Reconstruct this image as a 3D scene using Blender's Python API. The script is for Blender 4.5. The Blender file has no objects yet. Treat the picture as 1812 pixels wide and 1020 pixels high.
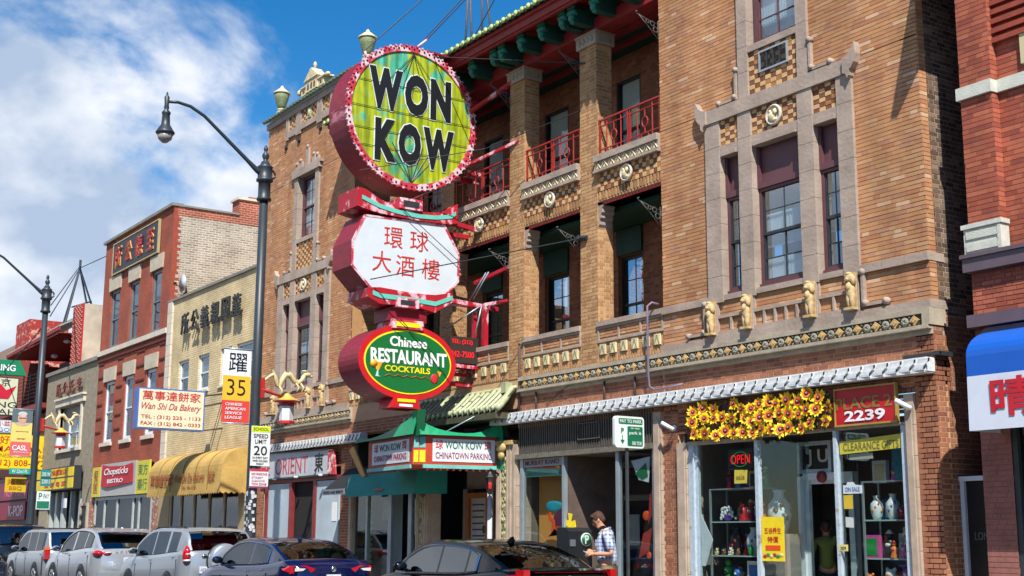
import bpy, math, random
import numpy as np
from mathutils import Vector, Matrix
random.seed(7)
rnd = random.random
SC = bpy.context.scene
COL = SC.collection
S = 15.5/14.3                      # the street front was measured in units of 1.084 m about eye level

# ---------------------------------------------------------------- camera, sky, sun, exposure
F, YAW, PIT, ROLL = 2317.8, 0.977156, 0.1894396, 0.00527483
cy, sy, cp, sp, cr, sr = math.cos(YAW), math.sin(YAW), math.cos(PIT), math.sin(PIT), math.cos(ROLL), math.sin(ROLL)
fw = Vector((-sy*cp, cy*cp, sp)); rt = Vector((cy, sy, 0)); up = rt.cross(fw)
r2 = cr*rt + sr*up; u2 = -sr*rt + cr*up
cam = bpy.data.cameras.new('camera'); camo = bpy.data.objects.new('camera', cam); COL.objects.link(camo)
cam.sensor_width = 36; cam.lens = F/1812*36; cam.clip_start = .1; cam.clip_end = 3000
m = Matrix((r2, u2, -fw)).transposed().to_4x4(); m.translation = Vector((0, -15.5, 1.5)); camo.matrix_world = m
SC.camera = camo
SUN = Vector((1.65, -1.0, 2.35)).normalized()
W = bpy.data.worlds.new('World'); SC.world = W; W.use_nodes = True
nt = W.node_tree; N = nt.nodes; L = nt.links; bg = N['Background']; bg.inputs[1].default_value = .105
sky = N.new('ShaderNodeTexSky'); sky.sky_type = 'NISHITA'; sky.sun_disc = False
sky.sun_elevation = math.asin(SUN.z); sky.sun_rotation = math.radians(121.2); sky.air_density = 1.0; sky.dust_density = .3; sky.ozone_density = 3.0
hs = N.new('ShaderNodeHueSaturation'); hs.inputs['Saturation'].default_value = 1.42; hs.inputs['Value'].default_value = .84
L.new(sky.outputs[0], hs.inputs['Color'])
tc = N.new('ShaderNodeTexCoord')
mp = N.new('ShaderNodeMapping'); mp.inputs['Scale'].default_value = (1, 1, 1.45); mp.inputs['Location'].default_value = (3.1, .7, .35)
L.new(tc.outputs['Generated'], mp.inputs[0])
nz = N.new('ShaderNodeTexNoise'); nz.inputs['Scale'].default_value = 5.5; nz.inputs['Detail'].default_value = 9; nz.inputs['Roughness'].default_value = .55
nz.inputs['Distortion'].default_value = .35
L.new(mp.outputs[0], nz.inputs['Vector'])
# a bank of cloud low over the far end of the street; its edge climbs away to one side
def pray(px, py): return fw + (px-906)/F*r2 - (py-510)/F*u2
edge = pray(505, 200).cross(pray(170, -20)).normalized()
if edge.dot(pray(100, 400)) < 0: edge.negate()
dt = N.new('ShaderNodeVectorMath'); dt.operation = 'DOT_PRODUCT'; dt.inputs[1].default_value = edge
L.new(tc.outputs['Generated'], dt.inputs[0])
def mth(op, a, b=None, clamp=False):
    n = N.new('ShaderNodeMath'); n.operation = op; n.use_clamp = clamp
    for i, v in enumerate((a, b)):
        if v is None: continue
        if isinstance(v, (int, float)): n.inputs[i].default_value = v
        else: L.new(v, n.inputs[i])
    return n.outputs[0]
dens = mth('ADD', mth('MULTIPLY', mth('MINIMUM', mth('MAXIMUM', dt.outputs['Value'], -.18), .10), 4.2), mth('MULTIPLY', mth('SUBTRACT', nz.outputs[0], .46), 2.2))
cr1 = N.new('ShaderNodeMapRange'); cr1.interpolation_type = 'SMOOTHSTEP'; cr1.inputs[1].default_value = -.04; cr1.inputs[2].default_value = .36; cr1.inputs[3].default_value = 0; cr1.inputs[4].default_value = .97
L.new(dens, cr1.inputs[0])
nz2 = N.new('ShaderNodeTexNoise'); nz2.inputs['Scale'].default_value = 7; nz2.inputs['Detail'].default_value = 6; L.new(mp.outputs[0], nz2.inputs['Vector'])
ccr = N.new('ShaderNodeValToRGB'); ccr.color_ramp.elements[0].position = .40; ccr.color_ramp.elements[0].color = (2.7, 3.35, 4.4, 1)
ccr.color_ramp.elements[1].position = .56; ccr.color_ramp.elements[1].color = (5.5, 5.7, 6.1, 1)
L.new(nz2.outputs[0], ccr.inputs[0])
mx = N.new('ShaderNodeMix'); mx.data_type = 'RGBA'
L.new(cr1.outputs[0], mx.inputs[0]); L.new(hs.outputs[0], mx.inputs[6]); L.new(ccr.outputs[0], mx.inputs[7]); L.new(mx.outputs[2], bg.inputs[0])
sl = bpy.data.lights.new('sun', 'SUN'); sl.energy = 4.6; sl.angle = math.radians(.5); sl.color = (1, .955, .88)
so = bpy.data.objects.new('sun', sl); COL.objects.link(so); so.rotation_euler = SUN.to_track_quat('Z', 'Y').to_euler(); so.location = (20, -30, 40)
SC.view_settings.view_transform = 'Standard'; SC.view_settings.look = 'None'; SC.view_settings.exposure = .75; SC.view_settings.gamma = 1
SC.view_settings.use_curve_mapping = False
SC.cycles.max_bounces = 6; SC.cycles.transparent_max_bounces = 12; SC.cycles.caustics_reflective = False; SC.cycles.caustics_refractive = False

# ---------------------------------------------------------------- helpers
def T(p): return (p[0]*S, p[1]*S, 1.5+(p[2]-1.5)*S)
def hexc(h):
    h = h.lstrip('#'); o = []
    for i in (0, 2, 4):
        v = int(h[i:i+2], 16)/255; o.append(v/12.92 if v <= .04045 else ((v+.055)/1.055)**2.4)
    return (*o, 1)
MATS = {}
def M(name, h='#808080', rough=.7, var=.18, scale=3.0, bump=0.0, metal=0.0, coat=0.0, h2=None, thr=None, emit=None, es=0.0, stretch=(1, 1, 1), detail=5, spec=.5):
    """procedural paint: base colour with noise wear; h2/thr = a second colour that shows where the noise passes thr"""
    if name in MATS: return MATS[name]
    mt = bpy.data.materials.new(name); mt.use_nodes = True; MATS[name] = mt
    n = mt.node_tree.nodes; l = mt.node_tree.links; b = n['Principled BSDF']
    b.inputs['Roughness'].default_value = rough; b.inputs['Metallic'].default_value = metal; b.inputs['Coat Weight'].default_value = coat
    b.inputs['Specular IOR Level'].default_value = spec
    g = n.new('ShaderNodeNewGeometry'); mpn = n.new('ShaderNodeMapping'); mpn.inputs['Scale'].default_value = stretch
    l.new(g.outputs['Position'], mpn.inputs[0])
    t = n.new('ShaderNodeTexNoise'); t.inputs['Scale'].default_value = scale; t.inputs['Detail'].default_value = detail; t.inputs['Roughness'].default_value = .62
    l.new(mpn.outputs[0], t.inputs['Vector'])
    r = n.new('ShaderNodeValToRGB'); c = hexc(h)
    lo = tuple(v*(1-var) for v in c[:3])+(1,); hi = tuple(min(1, v*(1+var)) for v in c[:3])+(1,)
    e = r.color_ramp.elements
    if h2:
        t0 = thr if thr is not None else .55
        e[0].position = t0-.03; e[0].color = c; e[1].position = t0+.03; e[1].color = hexc(h2)
    else:
        e[0].position = .3; e[0].color = lo; e[1].position = .7; e[1].color = hi
    l.new(t.outputs[0], r.inputs[0])
    src = r.outputs[0]
    if h2 and var:
        t2 = n.new('ShaderNodeTexNoise'); t2.inputs['Scale'].default_value = scale*4; t2.inputs['Detail'].default_value = 4; l.new(mpn.outputs[0], t2.inputs['Vector'])
        k = n.new('ShaderNodeMapRange'); k.inputs[1].default_value = .3; k.inputs[2].default_value = .7; k.inputs[3].default_value = 1-var; k.inputs[4].default_value = 1+var
        l.new(t2.outputs[0], k.inputs[0])
        mm = n.new('ShaderNodeMix'); mm.data_type = 'RGBA'; mm.blend_type = 'MULTIPLY'; mm.inputs[0].default_value = 1
        l.new(r.outputs[0], mm.inputs[6]); l.new(k.outputs[0], mm.inputs[7]); src = mm.outputs[2]
    l.new(src, b.inputs['Base Color'])
    if bump:
        t3 = n.new('ShaderNodeTexNoise'); t3.inputs['Scale'].default_value = scale*9; t3.inputs['Detail'].default_value = 4; l.new(mpn.outputs[0], t3.inputs['Vector'])
        bp = n.new('ShaderNodeBump'); bp.inputs['Strength'].default_value = bump; bp.inputs['Distance'].default_value = .02
        l.new(t3.outputs[0], bp.inputs['Height']); l.new(bp.outputs[0], b.inputs['Normal'])
    if emit:
        b.inputs['Emission Color'].default_value = hexc(emit); b.inputs['Emission Strength'].default_value = es
    return mt
def BM(name, cols, rough=.85):
    """bricks: each piece takes its own colour from a list"""
    mt = bpy.data.materials.new(name); mt.use_nodes = True
    n = mt.node_tree.nodes; l = mt.node_tree.links; b = n['Principled BSDF']; b.inputs['Roughness'].default_value = rough
    g = n.new('ShaderNodeNewGeometry'); oi = n.new('ShaderNodeObjectInfo')
    a = n.new('ShaderNodeMath'); a.operation = 'ADD'; l.new(g.outputs['Random Per Island'], a.inputs[0]); l.new(oi.outputs['Random'], a.inputs[1])
    f = n.new('ShaderNodeMath'); f.operation = 'FRACT'; l.new(a.outputs[0], f.inputs[0])
    r = n.new('ShaderNodeValToRGB'); r.color_ramp.interpolation = 'CONSTANT'; e = r.color_ramp.elements
    k = len(cols)
    e[0].position = 0; e[0].color = hexc(cols[0]); e[1].position = 1/k; e[1].color = hexc(cols[1])
    for i in range(2, k): q = e.new(i/k); q.color = hexc(cols[i])
    l.new(f.outputs[0], r.inputs[0])
    t = n.new('ShaderNodeTexNoise'); t.inputs['Scale'].default_value = 1.3; t.inputs['Detail'].default_value = 8; t.inputs['Roughness'].default_value = .7; l.new(g.outputs['Position'], t.inputs['Vector'])
    k2 = n.new('ShaderNodeMapRange'); k2.inputs[1].default_value = .32; k2.inputs[2].default_value = .68; k2.inputs[3].default_value = .80; k2.inputs[4].default_value = 1.08
    l.new(t.outputs[0], k2.inputs[0])
    mm = n.new('ShaderNodeMix'); mm.data_type = 'RGBA'; mm.blend_type = 'MULTIPLY'; mm.inputs[0].default_value = 1
    l.new(r.outputs[0], mm.inputs[6]); l.new(k2.outputs[0], mm.inputs[7]); l.new(mm.outputs[2], b.inputs['Base Color'])
    mp2 = n.new('ShaderNodeMapping'); mp2.inputs['Scale'].default_value = (1.6, 1.6, .16); l.new(g.outputs['Position'], mp2.inputs[0])
    t4 = n.new('ShaderNodeTexNoise'); t4.inputs['Scale'].default_value = 1.4; t4.inputs['Detail'].default_value = 6; l.new(mp2.outputs[0], t4.inputs['Vector'])
    k4 = n.new('ShaderNodeMapRange'); k4.inputs[1].default_value = .38; k4.inputs[2].default_value = .62; k4.inputs[3].default_value = .82; k4.inputs[4].default_value = 1.05; l.new(t4.outputs[0], k4.inputs[0])
    m4 = n.new('ShaderNodeMix'); m4.data_type = 'RGBA'; m4.blend_type = 'MULTIPLY'; m4.inputs[0].default_value = 1; l.new(mm.outputs[2], m4.inputs[6]); l.new(k4.outputs[0], m4.inputs[7]); l.new(m4.outputs[2], b.inputs['Base Color'])
    t3 = n.new('ShaderNodeTexNoise'); t3.inputs['Scale'].default_value = 45; l.new(g.outputs['Position'], t3.inputs['Vector'])
    bp = n.new('ShaderNodeBump'); bp.inputs['Strength'].default_value = .12; bp.inputs['Distance'].default_value = .004
    l.new(t3.outputs[0], bp.inputs['Height']); l.new(bp.outputs[0], b.inputs['Normal'])
    return mt
def BT(name, c1, c2, mort, bw=.21, bh=.075, side=False, msz=.012):
    """brickwork too far away to tell bricks apart"""
    mt = bpy.data.materials.new(name); mt.use_nodes = True
    n = mt.node_tree.nodes; l = mt.node_tree.links; b = n['Principled BSDF']; b.inputs['Roughness'].default_value = .88
    g = n.new('ShaderNodeNewGeometry'); s = n.new('ShaderNodeSeparateXYZ'); l.new(g.outputs['Position'], s.inputs[0])
    c = n.new('ShaderNodeCombineXYZ'); l.new(s.outputs['Y' if side else 'X'], c.inputs[0]); l.new(s.outputs['Z'], c.inputs[1])
    t = n.new('ShaderNodeTexBrick'); l.new(c.outputs[0], t.inputs['Vector']); t.inputs['Scale'].default_value = 1
    t.inputs['Color1'].default_value = hexc(c1); t.inputs['Color2'].default_value = hexc(c2); t.inputs['Mortar'].default_value = hexc(mort)
    t.inputs['Mortar Size'].default_value = msz; t.inputs['Brick Width'].default_value = bw; t.inputs['Row Height'].default_value = bh; t.inputs['Mortar Smooth'].default_value = .3
    q = n.new('ShaderNodeTexNoise'); q.inputs['Scale'].default_value = 1.1; q.inputs['Detail'].default_value = 8; l.new(g.outputs['Position'], q.inputs['Vector'])
    k2 = n.new('ShaderNodeMapRange'); k2.inputs[1].default_value = .3; k2.inputs[2].default_value = .7; k2.inputs[3].default_value = .72; k2.inputs[4].default_value = 1.15; l.new(q.outputs[0], k2.inputs[0])
    mm = n.new('ShaderNodeMix'); mm.data_type = 'RGBA'; mm.blend_type = 'MULTIPLY'; mm.inputs[0].default_value = 1
    l.new(t.outputs[0], mm.inputs[6]); l.new(k2.outputs[0], mm.inputs[7]); l.new(mm.outputs[2], b.inputs['Base Color'])
    bp = n.new('ShaderNodeBump'); bp.inputs['Strength'].default_value = .6; bp.inputs['Distance'].default_value = .012; bp.invert = True
    l.new(t.outputs['Fac'], bp.inputs['Height']); l.new(bp.outputs[0], b.inputs['Normal'])
    return mt
def glass(name, tint='#d8e4e4', refl=.3, base=None):
    mt = bpy.data.materials.new(name); mt.use_nodes = True; n = mt.node_tree.nodes; l = mt.node_tree.links
    n.remove(n['Principled BSDF']); o = n['Material Output']
    g = n.new('ShaderNodeBsdfGlossy'); g.inputs['Roughness'].default_value = .015; g.inputs['Color'].default_value = (.9, .95, 1, 1)
    x = n.new('ShaderNodeMixShader'); x.inputs[0].default_value = refl
    tr = n.new('ShaderNodeBsdfTransparent'); tr.inputs['Color'].default_value = hexc(tint)
    gg = n.new('ShaderNodeNewGeometry'); t = n.new('ShaderNodeTexNoise'); t.inputs['Scale'].default_value = 1.6; l.new(gg.outputs['Position'], t.inputs['Vector'])
    bp = n.new('ShaderNodeBump'); bp.inputs['Strength'].default_value = .06; bp.inputs['Distance'].default_value = .02; l.new(t.outputs[0], bp.inputs['Height']); l.new(bp.outputs[0], g.inputs['Normal'])
    l.new(tr.outputs[0], x.inputs[1]); l.new(g.outputs[0], x.inputs[2]); l.new(x.outputs[0], o.inputs[0])
    return mt

class G:
    """collects boxes, tubes, lathes, slabs into one mesh; u=True: street-front units"""
    def __init__(s, u=True): s.v = []; s.f = []; s.m = []; s.u = u; s.k = 0; s.sm = []; s.smooth = False; s.cut = []; s.ad = []
    def brk(s): s.cut.append((len(s.v), len(s.f))); return s   # what follows is a separate piece
    def add(s, vs, fs):
        s.ad.append((len(s.v), len(s.f))); o = len(s.v); s.v += [tuple(p) for p in vs]
        for f in fs: s.f.append(tuple(i+o for i in f)); s.m.append(s.k); s.sm.append(s.smooth)
        return s
    def box(s, x0, x1, y0, y1, z0, z1):
        return s.add([(x0, y0, z0), (x1, y0, z0), (x1, y1, z0), (x0, y1, z0), (x0, y0, z1), (x1, y0, z1), (x1, y1, z1), (x0, y1, z1)],
                     [(0, 3, 2, 1), (4, 5, 6, 7), (0, 1, 5, 4), (1, 2, 6, 5), (2, 3, 7, 6), (3, 0, 4, 7)])
    def slab(s, pts, d):
        n = len(pts); d = Vector(d); a = [Vector(p) for p in pts]
        nrm = Vector((0, 0, 0))
        for i in range(n): nrm += a[i].cross(a[(i+1) % n])
        fl = nrm.dot(d) > 0
        v = a + [p+d for p in a]
        fs = [tuple(range(n)), tuple(range(2*n-1, n-1, -1))] + [(i, i+n, (i+1) % n+n, (i+1) % n) for i in range(n)]
        if fl: fs = [tuple(reversed(f)) for f in fs]
        return s.add(v, fs)
    def quad(s, *p): return s.add(p, [tuple(range(len(p)))])
    def tube(s, pts, r, n=8, cap=True):
        P = [Vector(p) for p in pts]; R = r if isinstance(r, (list, tuple)) else [r]*len(P)
        vs = []; fs = []; prev = None
        for i, p in enumerate(P):
            d = (P[min(i+1, len(P)-1)]-P[max(i-1, 0)]).normalized()
            if prev is None:
                a = d.cross(Vector((0, 0, 1)) if abs(d.z) < .9 else Vector((1, 0, 0))).normalized()
            else: a = (prev - d*prev.dot(d)).normalized()
            prev = a; b = d.cross(a)
            for k in range(n):
                t = 2*math.pi*k/n; vs.append(p+(a*math.cos(t)+b*math.sin(t))*R[i])
        for i in range(len(P)-1):
            for k in range(n): fs.append((i*n+k, i*n+(k+1) % n, (i+1)*n+(k+1) % n, (i+1)*n+k))
        if cap: fs.append(tuple(range(n-1, -1, -1))); fs.append(tuple((len(P)-1)*n+k for k in range(n)))
        q = s.smooth; s.smooth = n > 5; s.add(vs, fs); s.smooth = q; return s
    def lathe(s, prof, c=(0, 0, 0), n=12, axis='z', sx=1, a0=0):
        vs = []; fs = []
        for r, h in prof:
            for k in range(n):
                t = 2*math.pi*k/n+a0; x, y = r*math.cos(t)*sx, r*math.sin(t)
                p = {'z': (x, y, h), 'x': (h, x, y), 'y': (x, h, y)}[axis]
                vs.append((p[0]+c[0], p[1]+c[1], p[2]+c[2]))
        m_ = len(prof)
        for i in range(m_-1):
            for k in range(n): fs.append((i*n+k, i*n+(k+1) % n, (i+1)*n+(k+1) % n, (i+1)*n+k))
        fs.append(tuple(range(n-1, -1, -1))); fs.append(tuple((m_-1)*n+k for k in range(n)))
        if axis == 'y': fs = [tuple(reversed(f)) for f in fs]
        q = s.smooth; s.smooth = n > 7; s.add(vs, fs); s.smooth = q; return s
    def ell(s, c, r, n=10, m_=7):
        if isinstance(r, (int, float)): r = (r, r, r)
        pr = [(math.sin(math.pi*i/m_), -math.cos(math.pi*i/m_)) for i in range(m_+1)]
        pr[0] = (.02, -1); pr[-1] = (.02, 1)
        vs = []; fs = []
        for a, h in pr:
            for k in range(n): t = 2*math.pi*k/n; vs.append((c[0]+r[0]*a*math.cos(t), c[1]+r[1]*a*math.sin(t), c[2]+r[2]*h))
        for i in range(m_):
            for k in range(n): fs.append((i*n+k, i*n+(k+1) % n, (i+1)*n+(k+1) % n, (i+1)*n+k))
        q = s.smooth; s.smooth = True; s.add(vs, fs); s.smooth = q; return s
WL = {}
AUTO = {'stone_belt', 'relief', 'brick_rib', 'ridge_piece', 'metal_cornice', 'stone_bracket', 'gold_backing', 'brown_backing', 'bracket_arm', 'brace', 'frieze_moulding', 'frieze_ground', 'stone_lattice', 'window_post', 'cornice', 'support_arm', 'fascia', 'wall', 'loggia_backing', 'upper_wall', 'stone_parapet', 'shelf_frame', 'drain_pipe', 'seam', 'ceiling_lamp', 'shop_post', 'roof_bar', 'support_frame', 'carved_bracket', 'tan_panel', 'tiled_pier', 'entrance_wall', 'stone_hood', 'guy_bracket'}
def mesh_obj(name, g, mats, parent=None):
    if name in AUTO and len(g.ad) > 1: g.cut = g.ad[1:]
    if g.cut:
        a = (0, 0); o = None
        for b in g.cut+[(len(g.v), len(g.f))]:
            if b[1] > a[1]:
                q = G(g.u); q.v = g.v[a[0]:b[0]]; q.f = [tuple(i-a[0] for i in f) for f in g.f[a[1]:b[1]]]; q.m = g.m[a[1]:b[1]]; q.sm = g.sm[a[1]:b[1]]; q.ad = []; o = mesh_obj(name, q, mats, parent)
            a = b
        return o
    me = bpy.data.meshes.new(name)
    V = [T(p) for p in g.v] if g.u else g.v
    w = WL.get(parent.name, None) if parent else None
    if w is not None and (g.u or w[3]): V = [(a-w[0], b-w[1], c-w[2]) for a, b, c in V]
    me.from_pydata(V, [], g.f)
    if not isinstance(mats, (list, tuple)): mats = [mats]
    for x in mats: me.materials.append(x)
    me.polygons.foreach_set('material_index', g.m); me.polygons.foreach_set('use_smooth', g.sm); me.update()
    o = bpy.data.objects.new(name, me); COL.objects.link(o)
    if parent: o.parent = parent; WL[o.name] = w
    return o
def tag(o, label, cat, group=None, kind=None):
    if label: o['label'] = label
    if cat: o['category'] = cat
    if group: o['group'] = group
    if kind: o['kind'] = kind
    return o
def thing(name, label, cat, loc=(0, 0, 0), group=None, u=True, rz=0.0):
    """an Empty at the base; u=True: loc in street-front units and parts given in absolute coordinates; u=False: metres, parts local"""
    o = bpy.data.objects.new(name, None); COL.objects.link(o); o.empty_display_size = .2
    p = T(loc) if u else loc
    o.location = p; o.rotation_euler = (0, 0, rz); tag(o, label, cat, group)
    WL[o.name] = (*p, u)
    return o
def single(name, g, mats, label, cat, group=None, kind=None):
    """a thing or a piece of the setting that is one mesh; origin moved to its base"""
    o = mesh_obj(name, g, mats)
    n = len(o.data.vertices); a = np.empty(n*3, 'f'); o.data.vertices.foreach_get('co', a); a = a.reshape(-1, 3)
    c = np.array([(a[:, 0].min()+a[:, 0].max())/2, (a[:, 1].min()+a[:, 1].max())/2, a[:, 2].min()], 'f')
    a -= c; o.data.vertices.foreach_set('co', a.ravel()); o.data.update(); o.location = [float(q) for q in c]
    return tag(o, label, cat, group, kind)
_fc = {}
def txt(s, pos, w, h, mat, parent, d='x', bold=0.0, ext=.006, name='lettering', shear=0.0, uvec=None, vvec=None, u=True, space=1.0):
    """lettering stretched to w x h; d='x': reads along +x on a street front, d='y': reads along +y on a sign that hangs across the pavement"""
    key = (s, bold, shear, space)
    if key not in _fc:
        c = bpy.data.curves.new('lettering', 'FONT'); c.body = s; c.offset = bold; c.resolution_u = 3; c.shear = shear; c.align_x = 'CENTER'; c.space_character = space; c.space_line = .9
        o = bpy.data.objects.new('tmp', c); COL.objects.link(o); bpy.context.view_layer.update()
        me = bpy.data.meshes.new_from_object(o.evaluated_get(bpy.context.evaluated_depsgraph_get()))
        vs = [v.co.copy() for v in me.vertices]; fs = [tuple(p.vertices) for p in me.polygons]
        bpy.data.objects.remove(o); bpy.data.curves.remove(c); bpy.data.meshes.remove(me)
        x0 = min(v.x for v in vs); x1 = max(v.x for v in vs); y0 = min(v.y for v in vs); y1 = max(v.y for v in vs)
        _fc[key] = ([((v.x-x0)/(x1-x0), (v.y-y0)/(y1-y0)) for v in vs], fs)
    ps, fs = _fc[key]
    U = Vector(uvec) if uvec else (Vector((1, 0, 0)) if d == 'x' else Vector((0, 1, 0)))
    Vv = Vector(vvec) if vvec else Vector((0, 0, 1)); nn = U.cross(Vv).normalized(); P = Vector(pos)
    g = G(u); n = len(ps)
    fr = [P+U*(a*w)+Vv*(b*h)+nn*ext for a, b in ps]; bk = [P+U*(a*w)+Vv*(b*h) for a, b in ps]
    g.add(fr+bk, fs)
    # sides along boundary edges
    cnt = {}
    for f in fs:
        for i in range(len(f)): e = (f[i], f[(i+1) % len(f)]); cnt[e] = 1
    side = [(b_, a_, a_+n, b_+n) for (a_, b_) in cnt if (b_, a_) not in cnt]
    o = len(g.f)
    for f in side: g.f.append(f); g.m.append(0); g.sm.append(False)
    return mesh_obj(name, g, mat, parent)
def kids(o): return [c for c in bpy.data.objects if c.parent == o]
def boxes_obj(name, arr, mat, parent, kind=None):
    """many separate bricks as one mesh, built with numpy; arr = N x 6 in street-front units"""
    a = np.array(arr, 'f'); n = len(a)
    X, Y, Z = a[:, 0:2]*S, a[:, 2:4]*S, 1.5+(a[:, 4:6]-1.5)*S
    w = WL.get(parent.name) if parent else (0, 0, 0, 1)
    vs = np.empty((n, 8, 3), 'f')
    for i, (xi, yi, zi) in enumerate([(0, 0, 0), (1, 0, 0), (1, 1, 0), (0, 1, 0), (0, 0, 1), (1, 0, 1), (1, 1, 1), (0, 1, 1)]):
        vs[:, i, 0] = X[:, xi]-w[0]; vs[:, i, 1] = Y[:, yi]-w[1]; vs[:, i, 2] = Z[:, zi]-w[2]
    fi = np.array([(0, 3, 2, 1), (4, 5, 6, 7), (0, 1, 5, 4), (1, 2, 6, 5), (2, 3, 7, 6), (3, 0, 4, 7)], 'i')
    fa = (fi[None]+(np.arange(n, dtype='i')*8)[:, None, None]).reshape(-1)
    me = bpy.data.meshes.new(name); me.vertices.add(n*8); me.vertices.foreach_set('co', vs.ravel())
    me.loops.add(len(fa)); me.loops.foreach_set('vertex_index', fa); me.polygons.add(n*6)
    me.polygons.foreach_set('loop_start', np.arange(0, n*24, 4, dtype='i')); me.polygons.foreach_set('loop_total', np.full(n*6, 4, 'i'))
    me.polygons.foreach_set('use_smooth', np.zeros(n*6, dtype=bool)); me.update(calc_edges=True); me.validate(); me.materials.append(mat)
    o = bpy.data.objects.new(name, me); COL.objects.link(o); o.parent = parent
    if kind: o['kind'] = kind
    return o
def course(x0, x1, z0, z1, face, axis='x', ch=.068, bl=.2, j=.012, pr=.003, vj=None, flem=True):
    """bricks laid in courses over a rectangle; face = the plane they stand on; axis x: wall facing -y, axis y: wall facing +x;
    flem: stretcher and header in turn, else running bond"""
    out = []; r0 = int(math.floor(z0/ch)); vj = j if vj is None else vj
    for r in range(r0, int(z1/ch)+2):
        a = max(z0, r*ch); b = min(z1, (r+1)*ch-j)
        if b-a < .02: continue
        unit = bl*1.5 if flem else bl; off = unit/2 if r % 2 else 0
        if not flem: off = ((r*.618) % 1)*bl
        k = int(math.floor((x0-off)/unit)); p0 = k*unit+off; hd = False
        while p0 < x1:
            w_ = (bl/2 if hd else bl) if flem else bl*(.5 if rnd() < .35 else 1)
            p, q = max(p0, x0), min(p0+w_-vj, x1); p0 += w_; hd = not hd
            if q-p < .02: continue
            e = pr*(.6+.8*rnd())
            out.append((p, q, face-e, face+.02, a, b) if axis == 'x' else (face-.02, face+e, p, q, a, b))
    return out
_bm = {}
def brick_parts(arr, n, mat, parent, name='brick'):
    """the n bricks nearest the camera as objects of their own, the rest as one mesh"""
    a = np.array(arr); c = np.stack([a[:, :2].mean(1), a[:, 2:4].mean(1)+14.3, a[:, 4:6].mean(1)-1.5], 1)
    big = (a[:, 1]-a[:, 0]+a[:, 3]-a[:, 2]) > .07
    vis = (a[:, 4] > 1.12) & big
    d = np.where(vis, (c**2).sum(1), 1e9); idx = np.argsort(d)[:n]; sel = set(idx.tolist()); w = WL[parent.name]
    for i in idx:
        b = a[i]; dims = tuple(round(float(v)*S, 3) for v in (b[1]-b[0], b[3]-b[2], b[5]-b[4])); key = (mat.name,)+tuple(round(q*200) for q in dims)
        if key not in _bm:
            g = G(False); x, y, z = [q/2 for q in dims]; g.box(-x, x, -y, y, -z, z)
            me = bpy.data.meshes.new(name); me.from_pydata(g.v, [], g.f); me.materials.append(mat); _bm[key] = me
        o = bpy.data.objects.new(name, _bm[key]); COL.objects.link(o); o.parent = parent
        ce = T(((b[0]+b[1])/2, (b[2]+b[3])/2, (b[4]+b[5])/2)); o.location = (ce[0]-w[0], ce[1]-w[1], ce[2]-w[2])
    return [x for k, x in enumerate(arr) if k not in sel]
def dupmesh(src, parent, dloc, scale=None, rot=None, name=None):
    """copy one part to a new place, sharing its mesh (dloc in metres)"""
    o = src.copy(); COL.objects.link(o); o.parent = parent
    if name: o.name = name
    o.location = Vector(src.location)+Vector(dloc)
    if scale: o.scale = scale
    if rot: o.rotation_euler = rot
    return o
def copy_thing(root, loc, rz=None, label=None, scale=None):
    r = root.copy(); COL.objects.link(r); r.location = loc
    if rz is not None: r.rotation_euler = (0, 0, rz)
    if scale: r.scale = scale
    if label: r['label'] = label
    for ch in kids(root):
        c = ch.copy(); COL.objects.link(c); c.parent = r
        for gch in kids(ch): d = gch.copy(); COL.objects.link(d); d.parent = c
    return r
def skin(name, pts, edges, radii, mat, parent, sub=2):
    me = bpy.data.meshes.new('s'); me.from_pydata(pts, edges, []); o = bpy.data.objects.new('s', me); COL.objects.link(o)
    o.modifiers.new('a', 'SKIN'); b = o.modifiers.new('b', 'SUBSURF'); b.levels = sub; b.render_levels = sub
    for i, r in enumerate(radii):
        sv = me.skin_vertices[0].data[i]; sv.radius = r if isinstance(r, tuple) else (r, r); sv.use_root = (i == 0)
    bpy.context.view_layer.update()
    m2 = bpy.data.meshes.new_from_object(o.evaluated_get(bpy.context.evaluated_depsgraph_get())); bpy.data.objects.remove(o)
    m2.name = name; m2.materials.clear(); m2.materials.append(mat)
    for p in m2.polygons: p.use_smooth = True; p.material_index = 0
    q = bpy.data.objects.new(name, m2); COL.objects.link(q); q.parent = parent
    return q
# ---------------------------------------------------------------- materials
stone = M('stone', '#a19082', .85, .24, 1.7, .4); stone2 = M('pale_stone', '#c9bfae', .85, .14, 3, .3); terra = M('terracotta', '#d2c39c', .7, .2, 6, .4)
terraD = M('terracotta_gold', '#c2a06a', .7, .2, 6, .3); terraG = M('terracotta_grey', '#8f8c7c', .7, .2, 8, .5); dark_gap = M('dark_ground', '#2b2520', .95)
gold_br = BM('golden_brick', ['#be8b60', '#bb875a', '#c29065', '#b68059', '#be8a5f', '#c19268', '#b37c58', '#c08c62', '#d1ab88', '#bb865d', '#b78059', '#c18e64', '#ba855b', '#c29268', '#b17653', '#be8b5f', '#b6866a', '#bf8b5e', '#b9835a', '#bc885f', '#c5976e', '#ae7d5f'])
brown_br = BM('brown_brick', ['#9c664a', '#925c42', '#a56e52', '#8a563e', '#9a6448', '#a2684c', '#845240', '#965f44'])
pier_br = BM('pier_brick', ['#b48c60', '#ab8058', '#bc9468', '#a0764e', '#b0855a', '#a67850', '#b88e62'])
side_br = BM('common_brick', ['#6c584c', '#57463e', '#7d695a', '#4b3b36', '#8b7463', '#62503f'])
gold_mo = M('golden_mortar', '#a98056', .95, .12, 4); brown_mo = M('brown_mortar', '#bf9674', .95, .12, 4); pier_mo = M('pier_mortar', '#bd9c74', .95, .12, 4); side_mo = M('pale_mortar', '#b0a08c', .95, .2, 3)
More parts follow.
